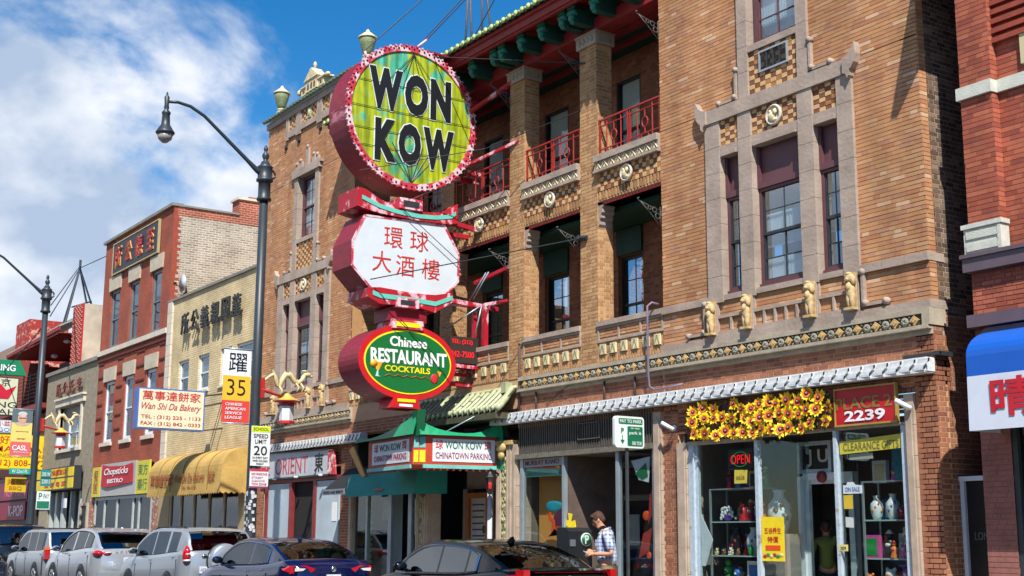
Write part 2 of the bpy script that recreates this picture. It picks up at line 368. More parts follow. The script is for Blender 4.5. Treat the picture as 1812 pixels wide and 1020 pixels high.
maroon = M('maroon_paint', '#5e3a40', .55, .12, 5); blackp = M('black_paint', '#16181a', .4, .2, 5); charc = M('charcoal_frame', '#2c3236', .45, .2, 5)
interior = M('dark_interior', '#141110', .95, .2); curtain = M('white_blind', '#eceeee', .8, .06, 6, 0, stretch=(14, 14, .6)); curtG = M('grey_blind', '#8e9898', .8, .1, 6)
win_glass = glass('window_glass', '#dde6ea', .2); shop_glass = glass('shop_glass', '#f0f5f4', .065); dark_glass = glass('dark_glass', '#8a949a', .14)
redp = M('red_rail_paint', '#9c2624', .5, .22, 8); redbeam = M('red_beam_paint', '#8a2120', .6, .2, 3, .1); green = M('green_paint', '#0a6a56', .5, .2, 5, .1); greenD = M('deep_green_paint', '#063f37', .6, .2, 4)
white_al = M('white_enamel', '#d5d8d8', .35, .14, 3, .05, h2='#a8906f', thr=.70, spec=.5); alu = M('aluminium', '#9aa6ae', .35, .12, 4, metal=.4); whitep = M('white_paint', '#d2d8de', .5, .08, 4)
blk = M('black_letter', '#0d1013', .5, .1); whi = M('white_letter', '#e2e2e2', .5, .03); redl = M('red_letter', '#b81d24', .5, .05); grnl = M('green_letter', '#0d5a3e', .5, .05)
iron = M('grey_iron', '#4c4a49', .6, .3, 12); tile_g = M('glazed_green_tile', '#55684a', .35, .35, 9); tile_c = M('pale_green_tile', '#a3a884', .45, .2, 7); tile_d = M('dark_tile', '#1f2a22', .5, .3, 7)
goldp = M('gold_paint', '#c9a748', .5, .2, 9)

# ---------------------------------------------------------------- ground
def sheet(name, x0, x1, y0, y1, z0, z1, mt): return single(name, G(False).box(x0, x1, y0, y1, z0, z1), mt, None, None, kind='structure')
asph = M('asphalt', '#46474a', .9, .2, 1.2, .5); conc = M('pavement_concrete', '#a39e95', .9, .15, 1.1, .3); paintw = M('road_paint', '#d8d8d2', .7, .12, 6)
sheet('road', -900, 600, -700, 700, -.3, 0, asph)
sheet('sidewalk', -200, 60, -2.9, .5, -.1, .15, conc); sheet('kerb', -200, 60, -3.06, -2.9, -.1, .152, M('kerb_granite', '#8d8a86', .85, .2, 5, .3))
sheet('sidewalk_opposite', -200, 60, -19.5, -15.2, -.1, .15, conc)
g = G(False)
for i in range(24): g.box(-150+i*9, -147+i*9, -9.4, -9.28, .004, .008)
single('road_marking', g, paintw, None, None, kind='structure')

# ---------------------------------------------------------------- windows
def window(par, x0, x1, z0, z1, y, frm=None, cols=1, rows=1, blind=0.0, gl=None, mid=.52, fw_=.05, dep=.5, name='window', bcol=None, bt=0.0):
    """sash window: outer frame, meeting rail, bars; pane, blind and the dark room behind are its own pieces"""
    frm = frm or maroon; gl = gl or win_glass; g = G(); zm = z0+(z1-z0)*(1-mid)
    g.box(x0, x0+fw_, y-.03, y+.06, z0, z1).box(x1-fw_, x1, y-.03, y+.06, z0, z1).box(x0+fw_, x1-fw_, y-.03, y+.06, z1-fw_, z1).box(x0+fw_, x1-fw_, y-.045, y+.06, z0, z0+fw_)
    g.k = len(frm)-1 if isinstance(frm, list) else 0; g.box(x0+fw_, x1-fw_, y-.02, y+.05, zm-.022, zm+.022).box(x0+fw_, x0+fw_+.025, y-.01, y+.05, z0+fw_, z1-fw_).box(x0+fw_+.025, x1-fw_, y-.01, y+.05, z0+fw_, z0+fw_+.025)
    g.k = len(frm)-1 if isinstance(frm, list) else 0
    for k in range(1, cols): xx = x0+(x1-x0)*k/cols; g.box(xx-.008, xx+.008, y+.004, y+.022, z0+fw_, z1-fw_)
    for k in range(1, rows):
        for a, b in ((z0, zm), (zm, z1)): zz = a+(b-a)*k/rows; g.box(x0+fw_, x1-fw_, y+.003, y+.02, zz-.008, zz+.008)
    w = mesh_obj(name, g, frm, par)
    for a, b, q in ((z0+fw_, zm, .012), (zm, z1-fw_, .0)): mesh_obj('pane', G().box(x0+fw_, x1-fw_, y+q+.008, y+q+.013, a, b), gl, w)
    for bt_, bl_ in ([(bt, blind)] if blind else [(.27, .2), (.50, .12), (.73, .24)] if blind == 0 and bt == .3 else []):
        gb = G(); n = max(3, int((x1-x0)/.06)); zb = z1-(z1-z0)*bt_; za = zb-(z1-z0)*bl_
        for k in range(n): a = x0+.04+(x1-x0-.08)*k/n; b = x0+.04+(x1-x0-.08)*(k+.86)/n; gb.slab([(a, y+.05, za), (b, y+.075, za), (b, y+.075, zb), (a, y+.05, zb)], (0, .004, 0))
        mesh_obj('blind', gb, bcol or curtain, w)
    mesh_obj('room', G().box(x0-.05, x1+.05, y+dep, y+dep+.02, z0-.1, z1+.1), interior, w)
    return w

# ---------------------------------------------------------------- the golden brick corner-tower building
B = thing('brick_building', 'long golden brick building with two towers around a recessed loggia under green tiled eaves', 'building', (-22.4, 0, .13))
XL, XR = -33.6, -11.15
gold, brown, pier, side = [], [], [], []
g = G()  # mortar backing
GK = dict(ch=.0625, bl=.24, j=.009, vj=.003, pr=.006, flem=False)
def bw(x0, x1, z0, z1, to=None, y=0): (gold.extend(course(x0, x1, z0, z1, y, **GK)) if to is None else to.extend(course(x0, x1, z0, z1, y))); return (x0, x1, z0, z1)
back_gold = G(); back_brown = G(); st = G(); chk = G(); frz = G()
trim_tiles = []
def stone_blocks(g, x0, x1, z0, z1, y=-.05, n=None, vert=True, dy=.3):
    """pilaster or beam cut into blocks with fine open joints"""
    L_ = (z1-z0) if vert else (x1-x0); n = n or max(1, round(L_/.42))
    for i in range(n):
        a, b = i/n, (i+1)/n; e = rnd()*.003
        if vert: g.box(x0, x1, y-e, dy, z0+L_*a+.003, z0+L_*b-.003)
        else: g.box(x0+L_*a+.003, x0+L_*b-.003, y-e, dy, z0, z1)
        g.brk()
chk_mats = [M('checker_dark', '#7a4a34', .85, .2, 8), M('checker_light', '#c7a372', .85, .2, 8), M('checker_mid', '#a5713f', .85, .2, 8), dark_gap]
def checker(x0, x1, z0, z1, y=-.02, sx=.115, sz=.07):
    g = G(); nx = max(2, round((x1-x0)/sx)); nz = max(2, round((z1-z0)/sz)); g.k = 3; g.box(x0, x1, y+.025, y+.2, z0, z1)
    for i in range(nx):
        for k in range(nz):
            d = (i+k) % 2; g.k = d if rnd() > .15 else 2
            yy = y+(.002 if d == 0 else -.002)
            g.box(x0+(x1-x0)*i/nx+.004, x0+(x1-x0)*(i+1)/nx-.004, yy, y+.03, z0+(z1-z0)*k/nz+.004, z0+(z1-z0)*(k+1)/nz-.004)
    return mesh_obj('checker_panel', g, chk_mats, B)
def medallion(x, z, r=.17):
    g = G(); g.lathe([(r*.98, -.02), (r, -.05), (r*.86, -.075), (r*.78, -.05), (r*.76, -.04), (.01, -.04)], (x, 0, z), 20, 'y')
    m_ = mesh_obj('medallion', g, stone2, B); q = G(); q.ell((x-.03, -.06, z-.02), (.075, .03, .07)).ell((x+.045, -.065, z+.04), (.04, .03, .05)).ell((x+.02, -.055, z-.08), (.07, .02, .03)).ell((x-.06, -.06, z+.06), (.03, .02, .03))
    mesh_obj('relief', q, terra, m_)
def statue(x, z):
    g = G(); y = -.11
    g.box(x-.085, x+.085, y-.06, .0, z, z+.035)
    g.ell((x-.03, y, z+.17), (.04, .05, .15)).ell((x+.03, y, z+.17), (.04, .05, .15)).ell((x, y, z+.27), (.07, .06, .13)).ell((x, y-.03, z+.33), (.05, .05, .07))
    g.ell((x, y-.005, z+.455), (.075, .07, .075)).ell((x, y-.06, z+.435), (.035, .04, .03)).ell((x-.06, y, z+.42), (.03, .05, .07)).ell((x+.06, y, z+.42), (.03, .05, .07)).ell((x, y-.02, z+.515), (.05, .05, .03))
    g.box(x-.08, x+.08, -.07, .0, z+.03, z+.54)
    return mesh_obj('lion_statue', g, M('statue_gold', '#bfa476', .75, .3, 14, .4), B)
def bracket_L(x, z, w, h, flip=1):
    """thin raised stone ornament shaped like an L with knobbed ends"""
    g = G(); t = .045
    g.box(*sorted((x, x+flip*t)), -.075, 0, z, z+h).box(*sorted((x+flip*t, x+flip*w)), -.075, 0, z, z+t)
    g.lathe([(.05, -.085), (.05, 0)], (x+flip*.02, 0, z+h), 10, 'y').lathe([(.05, -.085), (.05, 0)], (x+flip*w, 0, z+.03), 10, 'y').lathe([(.045, -.09), (.045, 0)], (x+flip*.05, 0, z+.05), 8, 'y')
    return mesh_obj('stone_ornament', g, stone, B)
def horn(x, z, f):
    """upswept dragon-horn end of the stone crossbeam"""
    p = [(0, 0), (0, .23), (.09, .25), (.17, .31), (.235, .42), (.25, .36), (.255, .25), (.22, .12), (.16, .04), (.13, .03), (.12, -.06), (.085, -.1), (.06, -.03)]
    g = G(); g.slab([(x+f*a, -.12, z+b) for a, b in p], (0, .12, 0)); mesh_obj('beam_horn', g, stone, B)
def tower(c):
    X = lambda u: c+u
    for a, b in ((-2.73, -1.56), (1.57, 2.73)):
        bw(X(a), X(b), 5.34, 8.45); bw(X(a), X(b), 4.7, 5.22)
    for a, b in ((-2.73, -.75), (.75, 2.73)): bw(X(a), X(b), 8.45, 11.02)
    bw(X(-2.73), X(2.73), 11.02, 12.25); bw(X(-2.73), X(-1.45), 12.25, 12.88); bw(X(1.45), X(2.73), 12.25, 12.88)
    bw(X(-2.73), X(2.73), 3.2, 4.22, brown)
    bg_ = back_gold
    bg_.box(X(-2.73), X(-1.5), .001, .28, 4.57, 8.46).box(X(1.5), X(2.73), .001, .28, 4.57, 8.46).box(X(-2.73), X(-.7), .001, .28, 8.46, 11.02).box(X(.7), X(2.73), .001, .28, 8.46, 11.02).box(X(-2.73), X(2.73), .001, .28, 11.02, 13.0)
    back_brown.box(X(-2.73), X(2.73), .001, .28, 3.9, 4.35)
    # stone frame of the tall windows
    for a, b in ((-1.56, -1.22), (-.79, -.5), (.5, .8), (1.28, 1.57)): g = G(); stone_blocks(g, X(a), X(b), 5.222, 8.22, -.055); mesh_obj('stone_pilaster', g, stone, B)
    g = G(); stone_blocks(g, X(-1.47), X(1.47), 8.22, 8.45, -.075, 5, False); mesh_obj('stone_crossbeam', g, stone, B)
    horn(X(1.472), 8.22, 1); horn(X(-1.472), 8.22, -1)
    for a, b in ((-1.22, -.79), (-.5, .5), (.8, 1.28)):
        checker(X(a)+.002, X(b)-.002, 7.79, 8.218)
        g = G(); g.box(X(a)+.002, X(b)-.002, -.045, .3, 7.61, 7.788).box(X(a)+.05, X(b)-.05, -.065, -.045, 7.61, 7.68); mesh_obj('stone_lintel', g, stone, B)
        y = .12; g = G(); g.box(X(a), X(b), y-.06, y+.05, 6.93, 7.03).box(X(a), X(b), y, y+.04, 7.03, 7.61).box(X(a), X(a)+.05, y-.06, y, 7.03, 7.61).box(X(b)-.05, X(b), y-.06, y, 7.03, 7.61)
        g.brk().box(X(a)+.01, X(b)-.01, y-.08, y+.05, 5.34, 5.4); mesh_obj('transom_panel', g, maroon, B)
        window(B, X(a)+.0, X(b)-.0, 5.4, 6.93, y, [maroon, charc], 2, 2, (.2 if a < -1 else .0), win_glass, .48, .05, bt=.3)
    medallion(X(0), 8.0)
    # belt, window apron, statues
    g = G(); stone_blocks(g, X(-2.73), X(-1.565), 5.222, 5.34, -.05, 3, False); stone_blocks(g, X(1.575), X(2.75), 5.222, 5.34, -.05, 3, False)
    for a, b in ((-1.22, -.79), (-.5, .5), (.8, 1.28)): g.box(X(a)+.002, X(b)-.002, -.04, .3, 5.25, 5.338)
    stone_blocks(g, X(-2.75), X(2.76), 4.572, 4.69, -.06, 9, False); mesh_obj('stone_belt', g, stone, B)
    for a, b, n in ((-1.38, -.76, 2), (-.57, .56, 5), (.76, 1.35, 2)):
        g = G(); g.box(X(a), X(b), -.045, .2, 4.692, 4.76).box(X(a), X(b), -.045, .2, 4.97, 5.02)
        for i in range(n+1): xx = X(a)+(X(b)-X(a))*i/n; g.box(xx-.02, xx+.02, -.043, .2, 4.762, 4.968)
        g.box(X(a), X(a)+.03, -.04, .2, 5.022, 5.22).box(X(b)-.03, X(b), -.04, .2, 5.022, 5.22)
        mesh_obj('stone_lattice', g, stone, B); bw(X(a), X(b), 4.7, 5.2)
    back_gold.box(X(-1.5), X(1.5), .001, .28, 4.69, 5.25)
    g = G()
    for u in (-1.47, -.665, .655, 1.44): g.box(X(u)-.1, X(u)+.1, -.062, .1, 4.692, 5.22).brk()
    mesh_obj('statue_plinth', g, stone, B)
    for u in (-1.47, -.665, .655, 1.44): statue(X(u), 4.71)
    bracket_L(X(1.6), 4.735, .42, .5, 1); bracket_L(X(-1.63), 4.735, .42, .5, -1)
    # upper window
    for a, b in ((-.75, -.53), (.53, .75)): g = G(); stone_blocks(g, X(a), X(b), 8.452, 11.0, -.055); mesh_obj('stone_pilaster', g, stone, B)
    g = G(); g.box(X(-.528), X(.528), -.05, .3, 9.18, 9.29); mesh_obj('window_sill', g, stone, B)
    checker(X(-.528), X(.528), 8.47, 9.178, -.02, .115, .075)
    g = G(); g.box(X(-.85), X(.85), -.1, .3, 11.002, 11.13).slab([(X(-.92), -.1, 11.13), (X(.92), -.1, 11.13), (X(.92), -.1, 11.2), (X(.8), -.1, 11.22), (X(-.8), -.1, 11.22), (X(-.92), -.1, 11.2)], (0, .1, 0))
    for q, hh in ((-.62, .14), (-.4, .2), (0, .5), (.4, .2), (.62, .14)): g.box(X(q)-.09, X(q)+.09, -.06, 0, 11.22, 11.22+hh); g.ell((X(q), -.05, 11.25+hh), (.07, .04, .06), 8, 5)
    mesh_obj('stone_hood', g, stone, B)
    window(B, X(-.5), X(.5), 9.3, 11.0, .12, maroon, 2, 2, .8, win_glass, .5, .07, bt=.02); back_gold.box(X(-.5), X(-.529), .1, .2, 9.3, 9.31)
    bracket_L(X(.78), 8.47, .42, .5, 1); bracket_L(X(-.78), 8.47, .42, .5, -1)
tower(-13.885); tower(-30.875)
# air conditioner in the checker panel of the near tower
g = G(); cx = -13.86; g.box(cx-.31, cx-.285, -.05, .1, 8.77, 9.12).box(cx+.285, cx+.31, -.05, .1, 8.77, 9.12).box(cx-.285, cx+.285, -.05, .1, 8.77, 8.8).box(cx-.285, cx+.285, -.05, .1, 9.09, 9.12)
g.k = 1; g.box(cx-.285, cx+.285, .0, .1, 8.8, 9.09)
for i in range(3): g.box(cx-.14+.14*i-.012, cx-.14+.14*i+.012, -.045, .0, 8.8, 9.09)
for i in range(12): g.box(cx-.28, cx+.28, -.03, -.01, 8.81+i*.023, 8.817+i*.023)
mesh_obj('air_conditioner', g, [alu, charc], B)
# parapets: stone panels, cornice, coping tiles
for c in (-30.875, -13.885):
    for a, b in ((-1.28, -.8), (-.5, .5), (.8, 1.28)): checker(c+a, c+b, 12.5, 12.88, -.02)
    g = G()
    for a, b in ((-1.45, -1.28), (-.8, -.5), (.5, .8), (1.28, 1.45)): g.box(c+a, c+b, -.06, .1, 12.25, 12.88)
    for a, b in ((-1.28, -.8), (.8, 1.28)): g.box(c+a, c+b, -.058, .1, 12.3, 12.498)
    g.box(c-.5, c+.5, -.058, .1, 12.34, 12.498); stone_blocks(g, c-2.76, c+2.76, 12.882, 13.06, -.07, 10, False); mesh_obj('stone_parapet', g, stone, B)
    g = G(); g.box(c-.09, c+.09, -.05, -.01, 12.56, 12.82); g.ell((c, -.05, 12.69), (.06, .03, .1)); mesh_obj('green_plaque', g, tile_c, B)
    g = G(); g.slab([(c-2.8, -.16, 13.062), (c+2.8, -.16, 13.062), (c+2.8, .35, 13.33), (c-2.8, .35, 13.33)], (0, .02, .03)); mesh_obj('coping', g, tile_d, B)
    base = None
    for i in range(28):
        x = c-2.74+i*.2
        if base is None:
            g = G(); g.tube([(x, -.19, 13.1), (x, .35, 13.38)], .045, 8); base = mesh_obj('coping_tile', g, tile_g, B)
        else: dupmesh(base, B, ((x-(c-2.74))*S, 0, 0))
# parapet ornament like a small pavilion, dark star anchors, urns
for c in (-30.875,):
    g = G(); g.box(c-.28, c+.42, -.05, .2, 13.3, 13.62).slab([(c-.36, -.08, 13.62), (c+.5, -.08, 13.62), (c+.2, -.08, 13.84), (c+.12, -.08, 13.92), (c+.02, -.08, 13.92), (c-.06, -.08, 13.84)], (0, .3, 0)); g.lathe([(.05, 13.9), (.035, 14.0), (.06, 14.04), (.02, 14.12)], (c+.07, .05, 0), 10)
    g.box(c-.62, c-.28, -.02, .2, 13.3, 13.5).box(c+.42, c+.76, -.02, .2, 13.3, 13.5).box(c-.66, c-.27, -.05, .22, 13.5, 13.54).box(c+.41, c+.9, -.05, .22, 13.5, 13.54).ell((c-.76, 0, 13.46), (.09, .06, .09)).ell((c+.95, 0, 13.5), (.12, .06, .07))
    o = mesh_obj('pavilion_ornament', g, terra, B); q = G()
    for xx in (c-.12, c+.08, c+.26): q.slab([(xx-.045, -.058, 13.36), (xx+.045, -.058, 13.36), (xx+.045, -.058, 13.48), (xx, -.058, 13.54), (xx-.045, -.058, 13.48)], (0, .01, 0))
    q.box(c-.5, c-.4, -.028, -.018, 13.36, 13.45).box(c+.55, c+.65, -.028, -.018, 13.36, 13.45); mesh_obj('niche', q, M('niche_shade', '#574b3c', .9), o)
for x, z in ((-32.33, 12.08), (-31.51, 12.08), (-30.19, 12.09)): mesh_obj('tie_plate', G().lathe([(.075, -.05), (.075, -.015)], (x, 0, z), 10, 'y'), blackp, B)
for x, z in ((-33.1, 13.32), (-27.92, 13.3)):
    g = G(); g.k = 1; g.box(x-.1, x+.1, .02, .22, z-.1, z+.04); g.lathe([(.06, z+.04), (.1, z+.07), (.12, z+.1)], (x, .12, 0), 14); g.k = 0
    g.lathe([(.09, z+.1), (.13, z+.2), (.19, z+.4), (.22, z+.53), (.2, z+.56)], (x, .12, 0), 16); g.k = 1; g.lathe([(.24, z+.55), (.24, z+.59), (.17, z+.64), (.1, z+.7), (.05, z+.72), (.05, z+.76), (.02, z+.8)], (x, .12, 0), 16)
    mesh_obj('urn', g, [M('urn_glaze', '#7f8b62', .5, .3, 16, .6), terra], B)

# the decorated frieze: diamonds and rosettes one by one
g = G(); g.box(XL-.02, -27.95, -.09, .25, 4.50, 4.57).box(XL-.02, -27.95, -.1, .25, 4.29, 4.34).box(XL-.02, -27.95, -.055, .25, 4.34, 4.50).box(-20.85, XR+.02, -.09, .25, 4.50, 4.57).box(-20.85, XR-.0, -.11, .25, 4.29, 4.34).box(-20.85, XR-.02, -.055, .25, 4.34, 4.50)
g.box(XL, -27.95, -.03, .25, 4.22, 4.29).box(-20.85, XR+.0, -.03, .25, 4.22, 4.29); g.box(XR-.1, XR+.02, -.1, .25, 4.34, 4.5)
mesh_obj('frieze_moulding', g, M('moulding_stone', '#a69a86', .8, .2, 5, .3), B)
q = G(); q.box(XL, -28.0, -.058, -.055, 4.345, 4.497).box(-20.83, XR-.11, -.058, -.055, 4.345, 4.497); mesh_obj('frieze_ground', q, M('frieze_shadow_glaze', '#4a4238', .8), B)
dia = ros = None; x = -33.5
while x < XR-.16:
    if x < -28.1 or x > -20.75:
        if dia is None:
            x0 = x; zc = 4.42
            gd = G(); gd.slab([(x-.078, -.085, zc), (x, -.085, zc-.072), (x+.078, -.085, zc), (x, -.085, zc+.072)], (0, .03, 0)); gd.slab([(x-.04, -.095, zc), (x, -.095, zc-.036), (x+.04, -.095, zc), (x, -.095, zc+.036)], (0, .012, 0)); dia = mesh_obj('diamond_tile', gd, terraD, B)
            xr = x+.165; gr = G(); gr.lathe([(.03, -.078), (.05, -.084), (.06, -.078), (.066, -.06)], (xr, 0, zc), 12, 'y')
            for k in range(6): t = k*math.pi/3; gr.ell((xr+.03*math.cos(t), -.08, zc+.03*math.sin(t)), (.014, .014, .014), 6, 4)
            for dx in (-.083, .083):
                for dz in (-.055, .055): gr.slab([(xr+dx-.02, -.078, zc+dz), (xr+dx, -.078, zc+dz-.018), (xr+dx+.02, -.078, zc+dz), (xr+dx, -.078, zc+dz+.018)], (0, .02, 0))
            ros = mesh_obj('rosette_tile', gr, terraG, B)
        else:
            dupmesh(dia, B, ((x-x0)*S, 0, 0))
            if x+.165 < XR-.16: dupmesh(ros, B, ((x-x0)*S, 0, 0))
    x += .33

# side wall of the near tower (faces the narrow gap) and return of the far tower
back_gold.box(XR-.3, XR-.001, .281, .3, 3.0, 4.0)
g = G(); g.box(XR-.4, XR-.001, .28, 14, 0, 13.0); mesh_obj('gable_wall', g, side_mo, B)
gold += course(0, .14, 4.57, 13, XR, 'y', **GK); brown += course(0, .22, 1.0, 4.5, XR, 'y'); side += course(.15, 1.3, 4.5, 13, XR, 'y', bl=.19)
brown += course(.23, 1.1, 1.0, 4.5, XR, 'y')
g = G(); g.box(XR-.3, XR-.001, .001, .28, 0, 13.0); mesh_obj('corner_backing', g, gold_mo, B)
g = G(); g.slab([(XR-.02, -.02, 3.92), (XR+.1, -.02, 3.92), (XR+.1, .25, 3.92), (XR-.02, .25, 3.92)], (0, 0, .06)); g.box(XR-.5, XR+.1, -.03, 0, 3.93, 3.97); mesh_obj('lead_flashing', g, charc, B)

# ---------------------------------------------------------------- loggia
PX = [-26.07, -23.7, -21.03, -18.67]; PW = .255; PD = .36
pg = G()
LX0, LX1 = -28.15, -16.62
for c in PX:
    pg.box(c-PW, c+PW, .001, PD, 4.57, 10.64).brk()
    pier += course(c-PW, c+PW, 4.57, 10.64, 0, bl=.18); pier += course(0, PD, 4.57, 10.64, c+PW, 'y', bl=.18)
    g = G(); g.box(c-PW-.05, c+PW+.05, -.05, PD+.04, 10.642, 10.9); g.box(c-PW-.07, c+PW+.07, -.07, PD+.05, 10.86, 10.898); o = mesh_obj('pier_capital', g, stone, B)
    q = G()
    for k in range(4): xx = c-.2+k*.13; q.slab([(xx-.05, -.065, 10.74), (xx, -.065, 10.69), (xx+.05, -.065, 10.74), (xx, -.065, 10.82)], (0, .016, 0)); q.box(c+PW+.05, c+PW+.062, .0+k*.09, .05+k*.09, 10.7, 10.8)
    mesh_obj('relief', q, terraG, o)
mesh_obj('pier', pg, pier_mo, B)
g = G(); g.box(LX0-.1, LX0-.001, 0.281, 1.5, 4.57, 11.4).brk().box(LX1+.001, LX1+.1, .281, 1.5, 4.57, 11.4); mesh_obj('loggia_side_wall', g, pier_mo, B); pier += course(.0, 1.4, 4.57, 10.9, LX0, 'y')
# back wall and floors, ceilings
YB = 1.35; g = G(); zs = ((4.6, 7.45), (8.0, 10.9))
wins = [(-19.5, -18.75), (-21.95, -21.1), (-24.35, -23.55), (-26.9, -26.1)]
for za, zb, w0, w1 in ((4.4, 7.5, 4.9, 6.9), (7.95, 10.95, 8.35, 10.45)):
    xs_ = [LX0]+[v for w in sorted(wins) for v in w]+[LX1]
    for i in range(0, len(xs_), 2): g.box(xs_[i], xs_[i+1], YB+.0, YB+.2, za, zb); brown += course(xs_[i], xs_[i+1], za, zb, YB)  # back wall takes the darker brown brick, its colour standing in for loggia shade
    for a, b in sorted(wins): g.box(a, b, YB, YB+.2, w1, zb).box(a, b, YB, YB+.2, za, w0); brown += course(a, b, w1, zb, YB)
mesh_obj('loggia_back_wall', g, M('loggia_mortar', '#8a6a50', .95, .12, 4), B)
for i, (a, b) in enumerate(sorted(wins)):
    window(B, a, b, 4.9, 6.9, YB+.12, blackp, 2, 2, .0, win_glass, .48, .07)
    window(B, a, b, 8.35, 10.45, YB+.04, blackp, 1, 1, .95, shop_glass, .5, .05, bcol=curtain)
g = G(); g.box(LX0, LX1, PD+.02, YB, 7.42, 8.0).box(LX0, LX1, PD+.02, YB, 10.95, 11.1); g.k = 1; g.box(LX0, LX1, .37, .6, 10.9, 11.0).box(LX0, LX1, .05, .36, 7.5, 7.55).box(LX0, LX1, .85, .95, 10.87, 10.95); g.k = 0
mesh_obj('loggia_ceiling', g, [greenD, redbeam], B)
mesh_obj('loggia_floor', G().box(LX0, LX1, .01, YB, 4.3, 4.56), pier_mo, B)
mesh_obj('green_shutter', G().box(-19.5, -18.75, YB-.05, YB, 6.9, 7.4).brk().box(-21.95, -21.1, YB-.05, YB, 6.9, 7.4).brk().box(-24.35, -23.55, YB-.05, YB, 6.9, 7.4), greenD, B)
bays = [(LX0, PX[0]-PW), (PX[0]+PW, PX[1]-PW), (PX[1]+PW, PX[2]-PW), (PX[2]+PW, PX[3]-PW), (PX[3]+PW, LX1)]
bb = G(); rails = []
def railing(x0, x1):
    g = G(); y = .04; z0, z1 = 8.42, 9.12; r = .013; n = 2; w = (x1-x0)
    bar = lambda a, b, c, d: g.tube([(a, y, b), (c, y, d)], r, 5)
    g.box(x0, x1, y-.02, y+.02, z1-.02, z1+.01); bar(x0, z0+.13, x1, z0+.13); bar(x0, z1-.12, x1, z1-.12)
    for k in range(n):
        a = x0+w*k/n+.03; b = x0+w*(k+1)/n-.03; c = (a+b)/2
        for xx in (a, b): g.box(xx-.014, xx+.014, y-.014, y+.014, z0, z1-.02)
        for f_ in (.25, .75): xx = a+(b-a)*f_; bar(xx, z0, xx, z1)
        for f_ in (.38, .62): xx = a+(b-a)*f_; bar(xx, z0, xx, z0+.13)
        bar(c, z0+.13, c, z0+.25); bar(c, z0+.43, c, z1-.12)
        g.tube([(c+.08*math.cos(t*math.pi/6), y, z0+.34+.095*math.sin(t*math.pi/6)) for t in range(13)], r, 5, False)
    return mesh_obj('railing', g, redp, B)
sq = None
for bi, (a, b) in enumerate(bays):
    w = b-a
    # parapet under the lower opening
    g = G(); g.box(a, b, -.05, .32, 5.25, 5.34); mesh_obj('window_sill', g, stone, B)
    bb.box(a, b, .01, .25, 4.572, 5.25)
    gold += course(a+.04, b-.04, 5.05, 5.2, 0.0, bl=.16, ch=.05); pier += course(a, b, 4.575, 4.7, 0.0, bl=.05, ch=.115, j=.008)
    g = G(); g.box(a, b, -.02, .1, 5.205, 5.248).box(a, b, -.02, .1, 4.96, 5.0)
    for k in range(4): xx = a+w*k/3; xx = min(max(xx, a+.02), b-.02); g.box(xx-.02, xx+.02, -.018, .1, 5.0, 5.205)
    mesh_obj('stone_lattice', g, stone, B)
    n = 6; pier += course(a, b, 4.72, 4.95, .01)
    for k in range(n):
        xx = a+w*(k+.5)/n
        if sq is None:
            sq0 = xx; q = G(); q.box(xx-.075, xx+.075, -.03, .02, 4.74, 4.92); q.k = 1
            for s_ in (-1, 1): q.slab([(xx-.06*s_-.012, -.034, 4.755), (xx-.06*s_+.012, -.034, 4.755), (xx+.02, -.034, 4.9), (xx-.02, -.034, 4.9)], (0, .006, 0))
            sq = mesh_obj('ornament_tile', q, [terra, M('tile_green_line', '#8d9168', .6)], B)
        else: dupmesh(sq, B, ((xx-sq0)*S, 0, 0))
    # balcony beam
    bb.box(a, b, .03, .34, 7.55, 8.1)
    pier += course(a, b, 7.56, 7.74, 0.0, bl=.06, ch=.19, j=.01)
    checker(a, b, 7.75, 8.1, .0, .1, .085); medallion((a+b)/2, 7.92, .165)
    g = G(); g.box(a-.02 if bi else a, b, -.09, .36, 8.1, 8.14).box(a, b, -.06, .36, 8.14, 8.3); g.box(a, b, -.1, .36, 8.3, 8.42); mesh_obj('balcony_ledge', g, stone, B)
    q = G(); nz_ = 9
    for k in range(nz_): x0_ = a+w*k/nz_; x1_ = a+w*(k+1)/nz_; xm = (x0_+x1_)/2; q.tube([(x0_, -.066, 8.155), (xm, -.07, 8.285), (x1_, -.066, 8.155)], .012, 5); q.slab([(xm-.03, -.07, 8.16), (xm+.03, -.07, 8.16), (xm, -.07, 8.23)], (0, .012, 0))
    mesh_obj('zigzag_moulding', q, terra, B)
    railing(a+.02, b-.02)
    # carved brackets under the beam
    for f_, xx in ((.72, a),):
        g = G(); pr = [(0, 7.55), (.2, 7.55), (.2, 7.45), (.16, 7.4), (.17, 7.32), (.11, 7.27), (.12, 7.2), (.06, 7.15), (.05, 7.05), (0, 6.98)]
        g.slab([(xx+f_*p, .02, 7.55-(7.55-z)*.8) for p, z in pr], (0, .28, 0)); mesh_obj('carved_bracket', g, stone, B)
    # scrolled iron arm with a lamp hook
mesh_obj('loggia_backing', bb, pier_mo, B)
g = G(); g.box(LX0, LX1, .02, .36, 7.50, 7.548); mesh_obj('red_underside', g, redbeam, B)
def scroll_arm(x, z, p=None):
    g = G(); r = .008
    g.tube([(x, 0, z), (x-.04, -.2, z+.06), (x-.06, -.42, z+.13)], r, 6); g.tube([(x, 0, z-.28), (x-.04, -.2, z-.05), (x-.055, -.38, z+.11)], r, 6); g.tube([(x, 0, z-.3), (x, 0, z+.06)], r, 6)
    for cy_, cz, rr in ((-.11, z-.0, .045), (-.22, z+.02, .032), (-.04, z-.1, .05)): g.tube([(x-.02, cy_+rr*math.cos(t*.6), cz+rr*math.sin(t*.6)) for t in range(11)], .009, 5, False)
    g.tube([(x-.06, -.42, z+.13), (x-.06, -.45, z+.17), (x-.06, -.41, z+.18)], .012, 6)
    return mesh_obj('scroll_arm', g, iron, B)
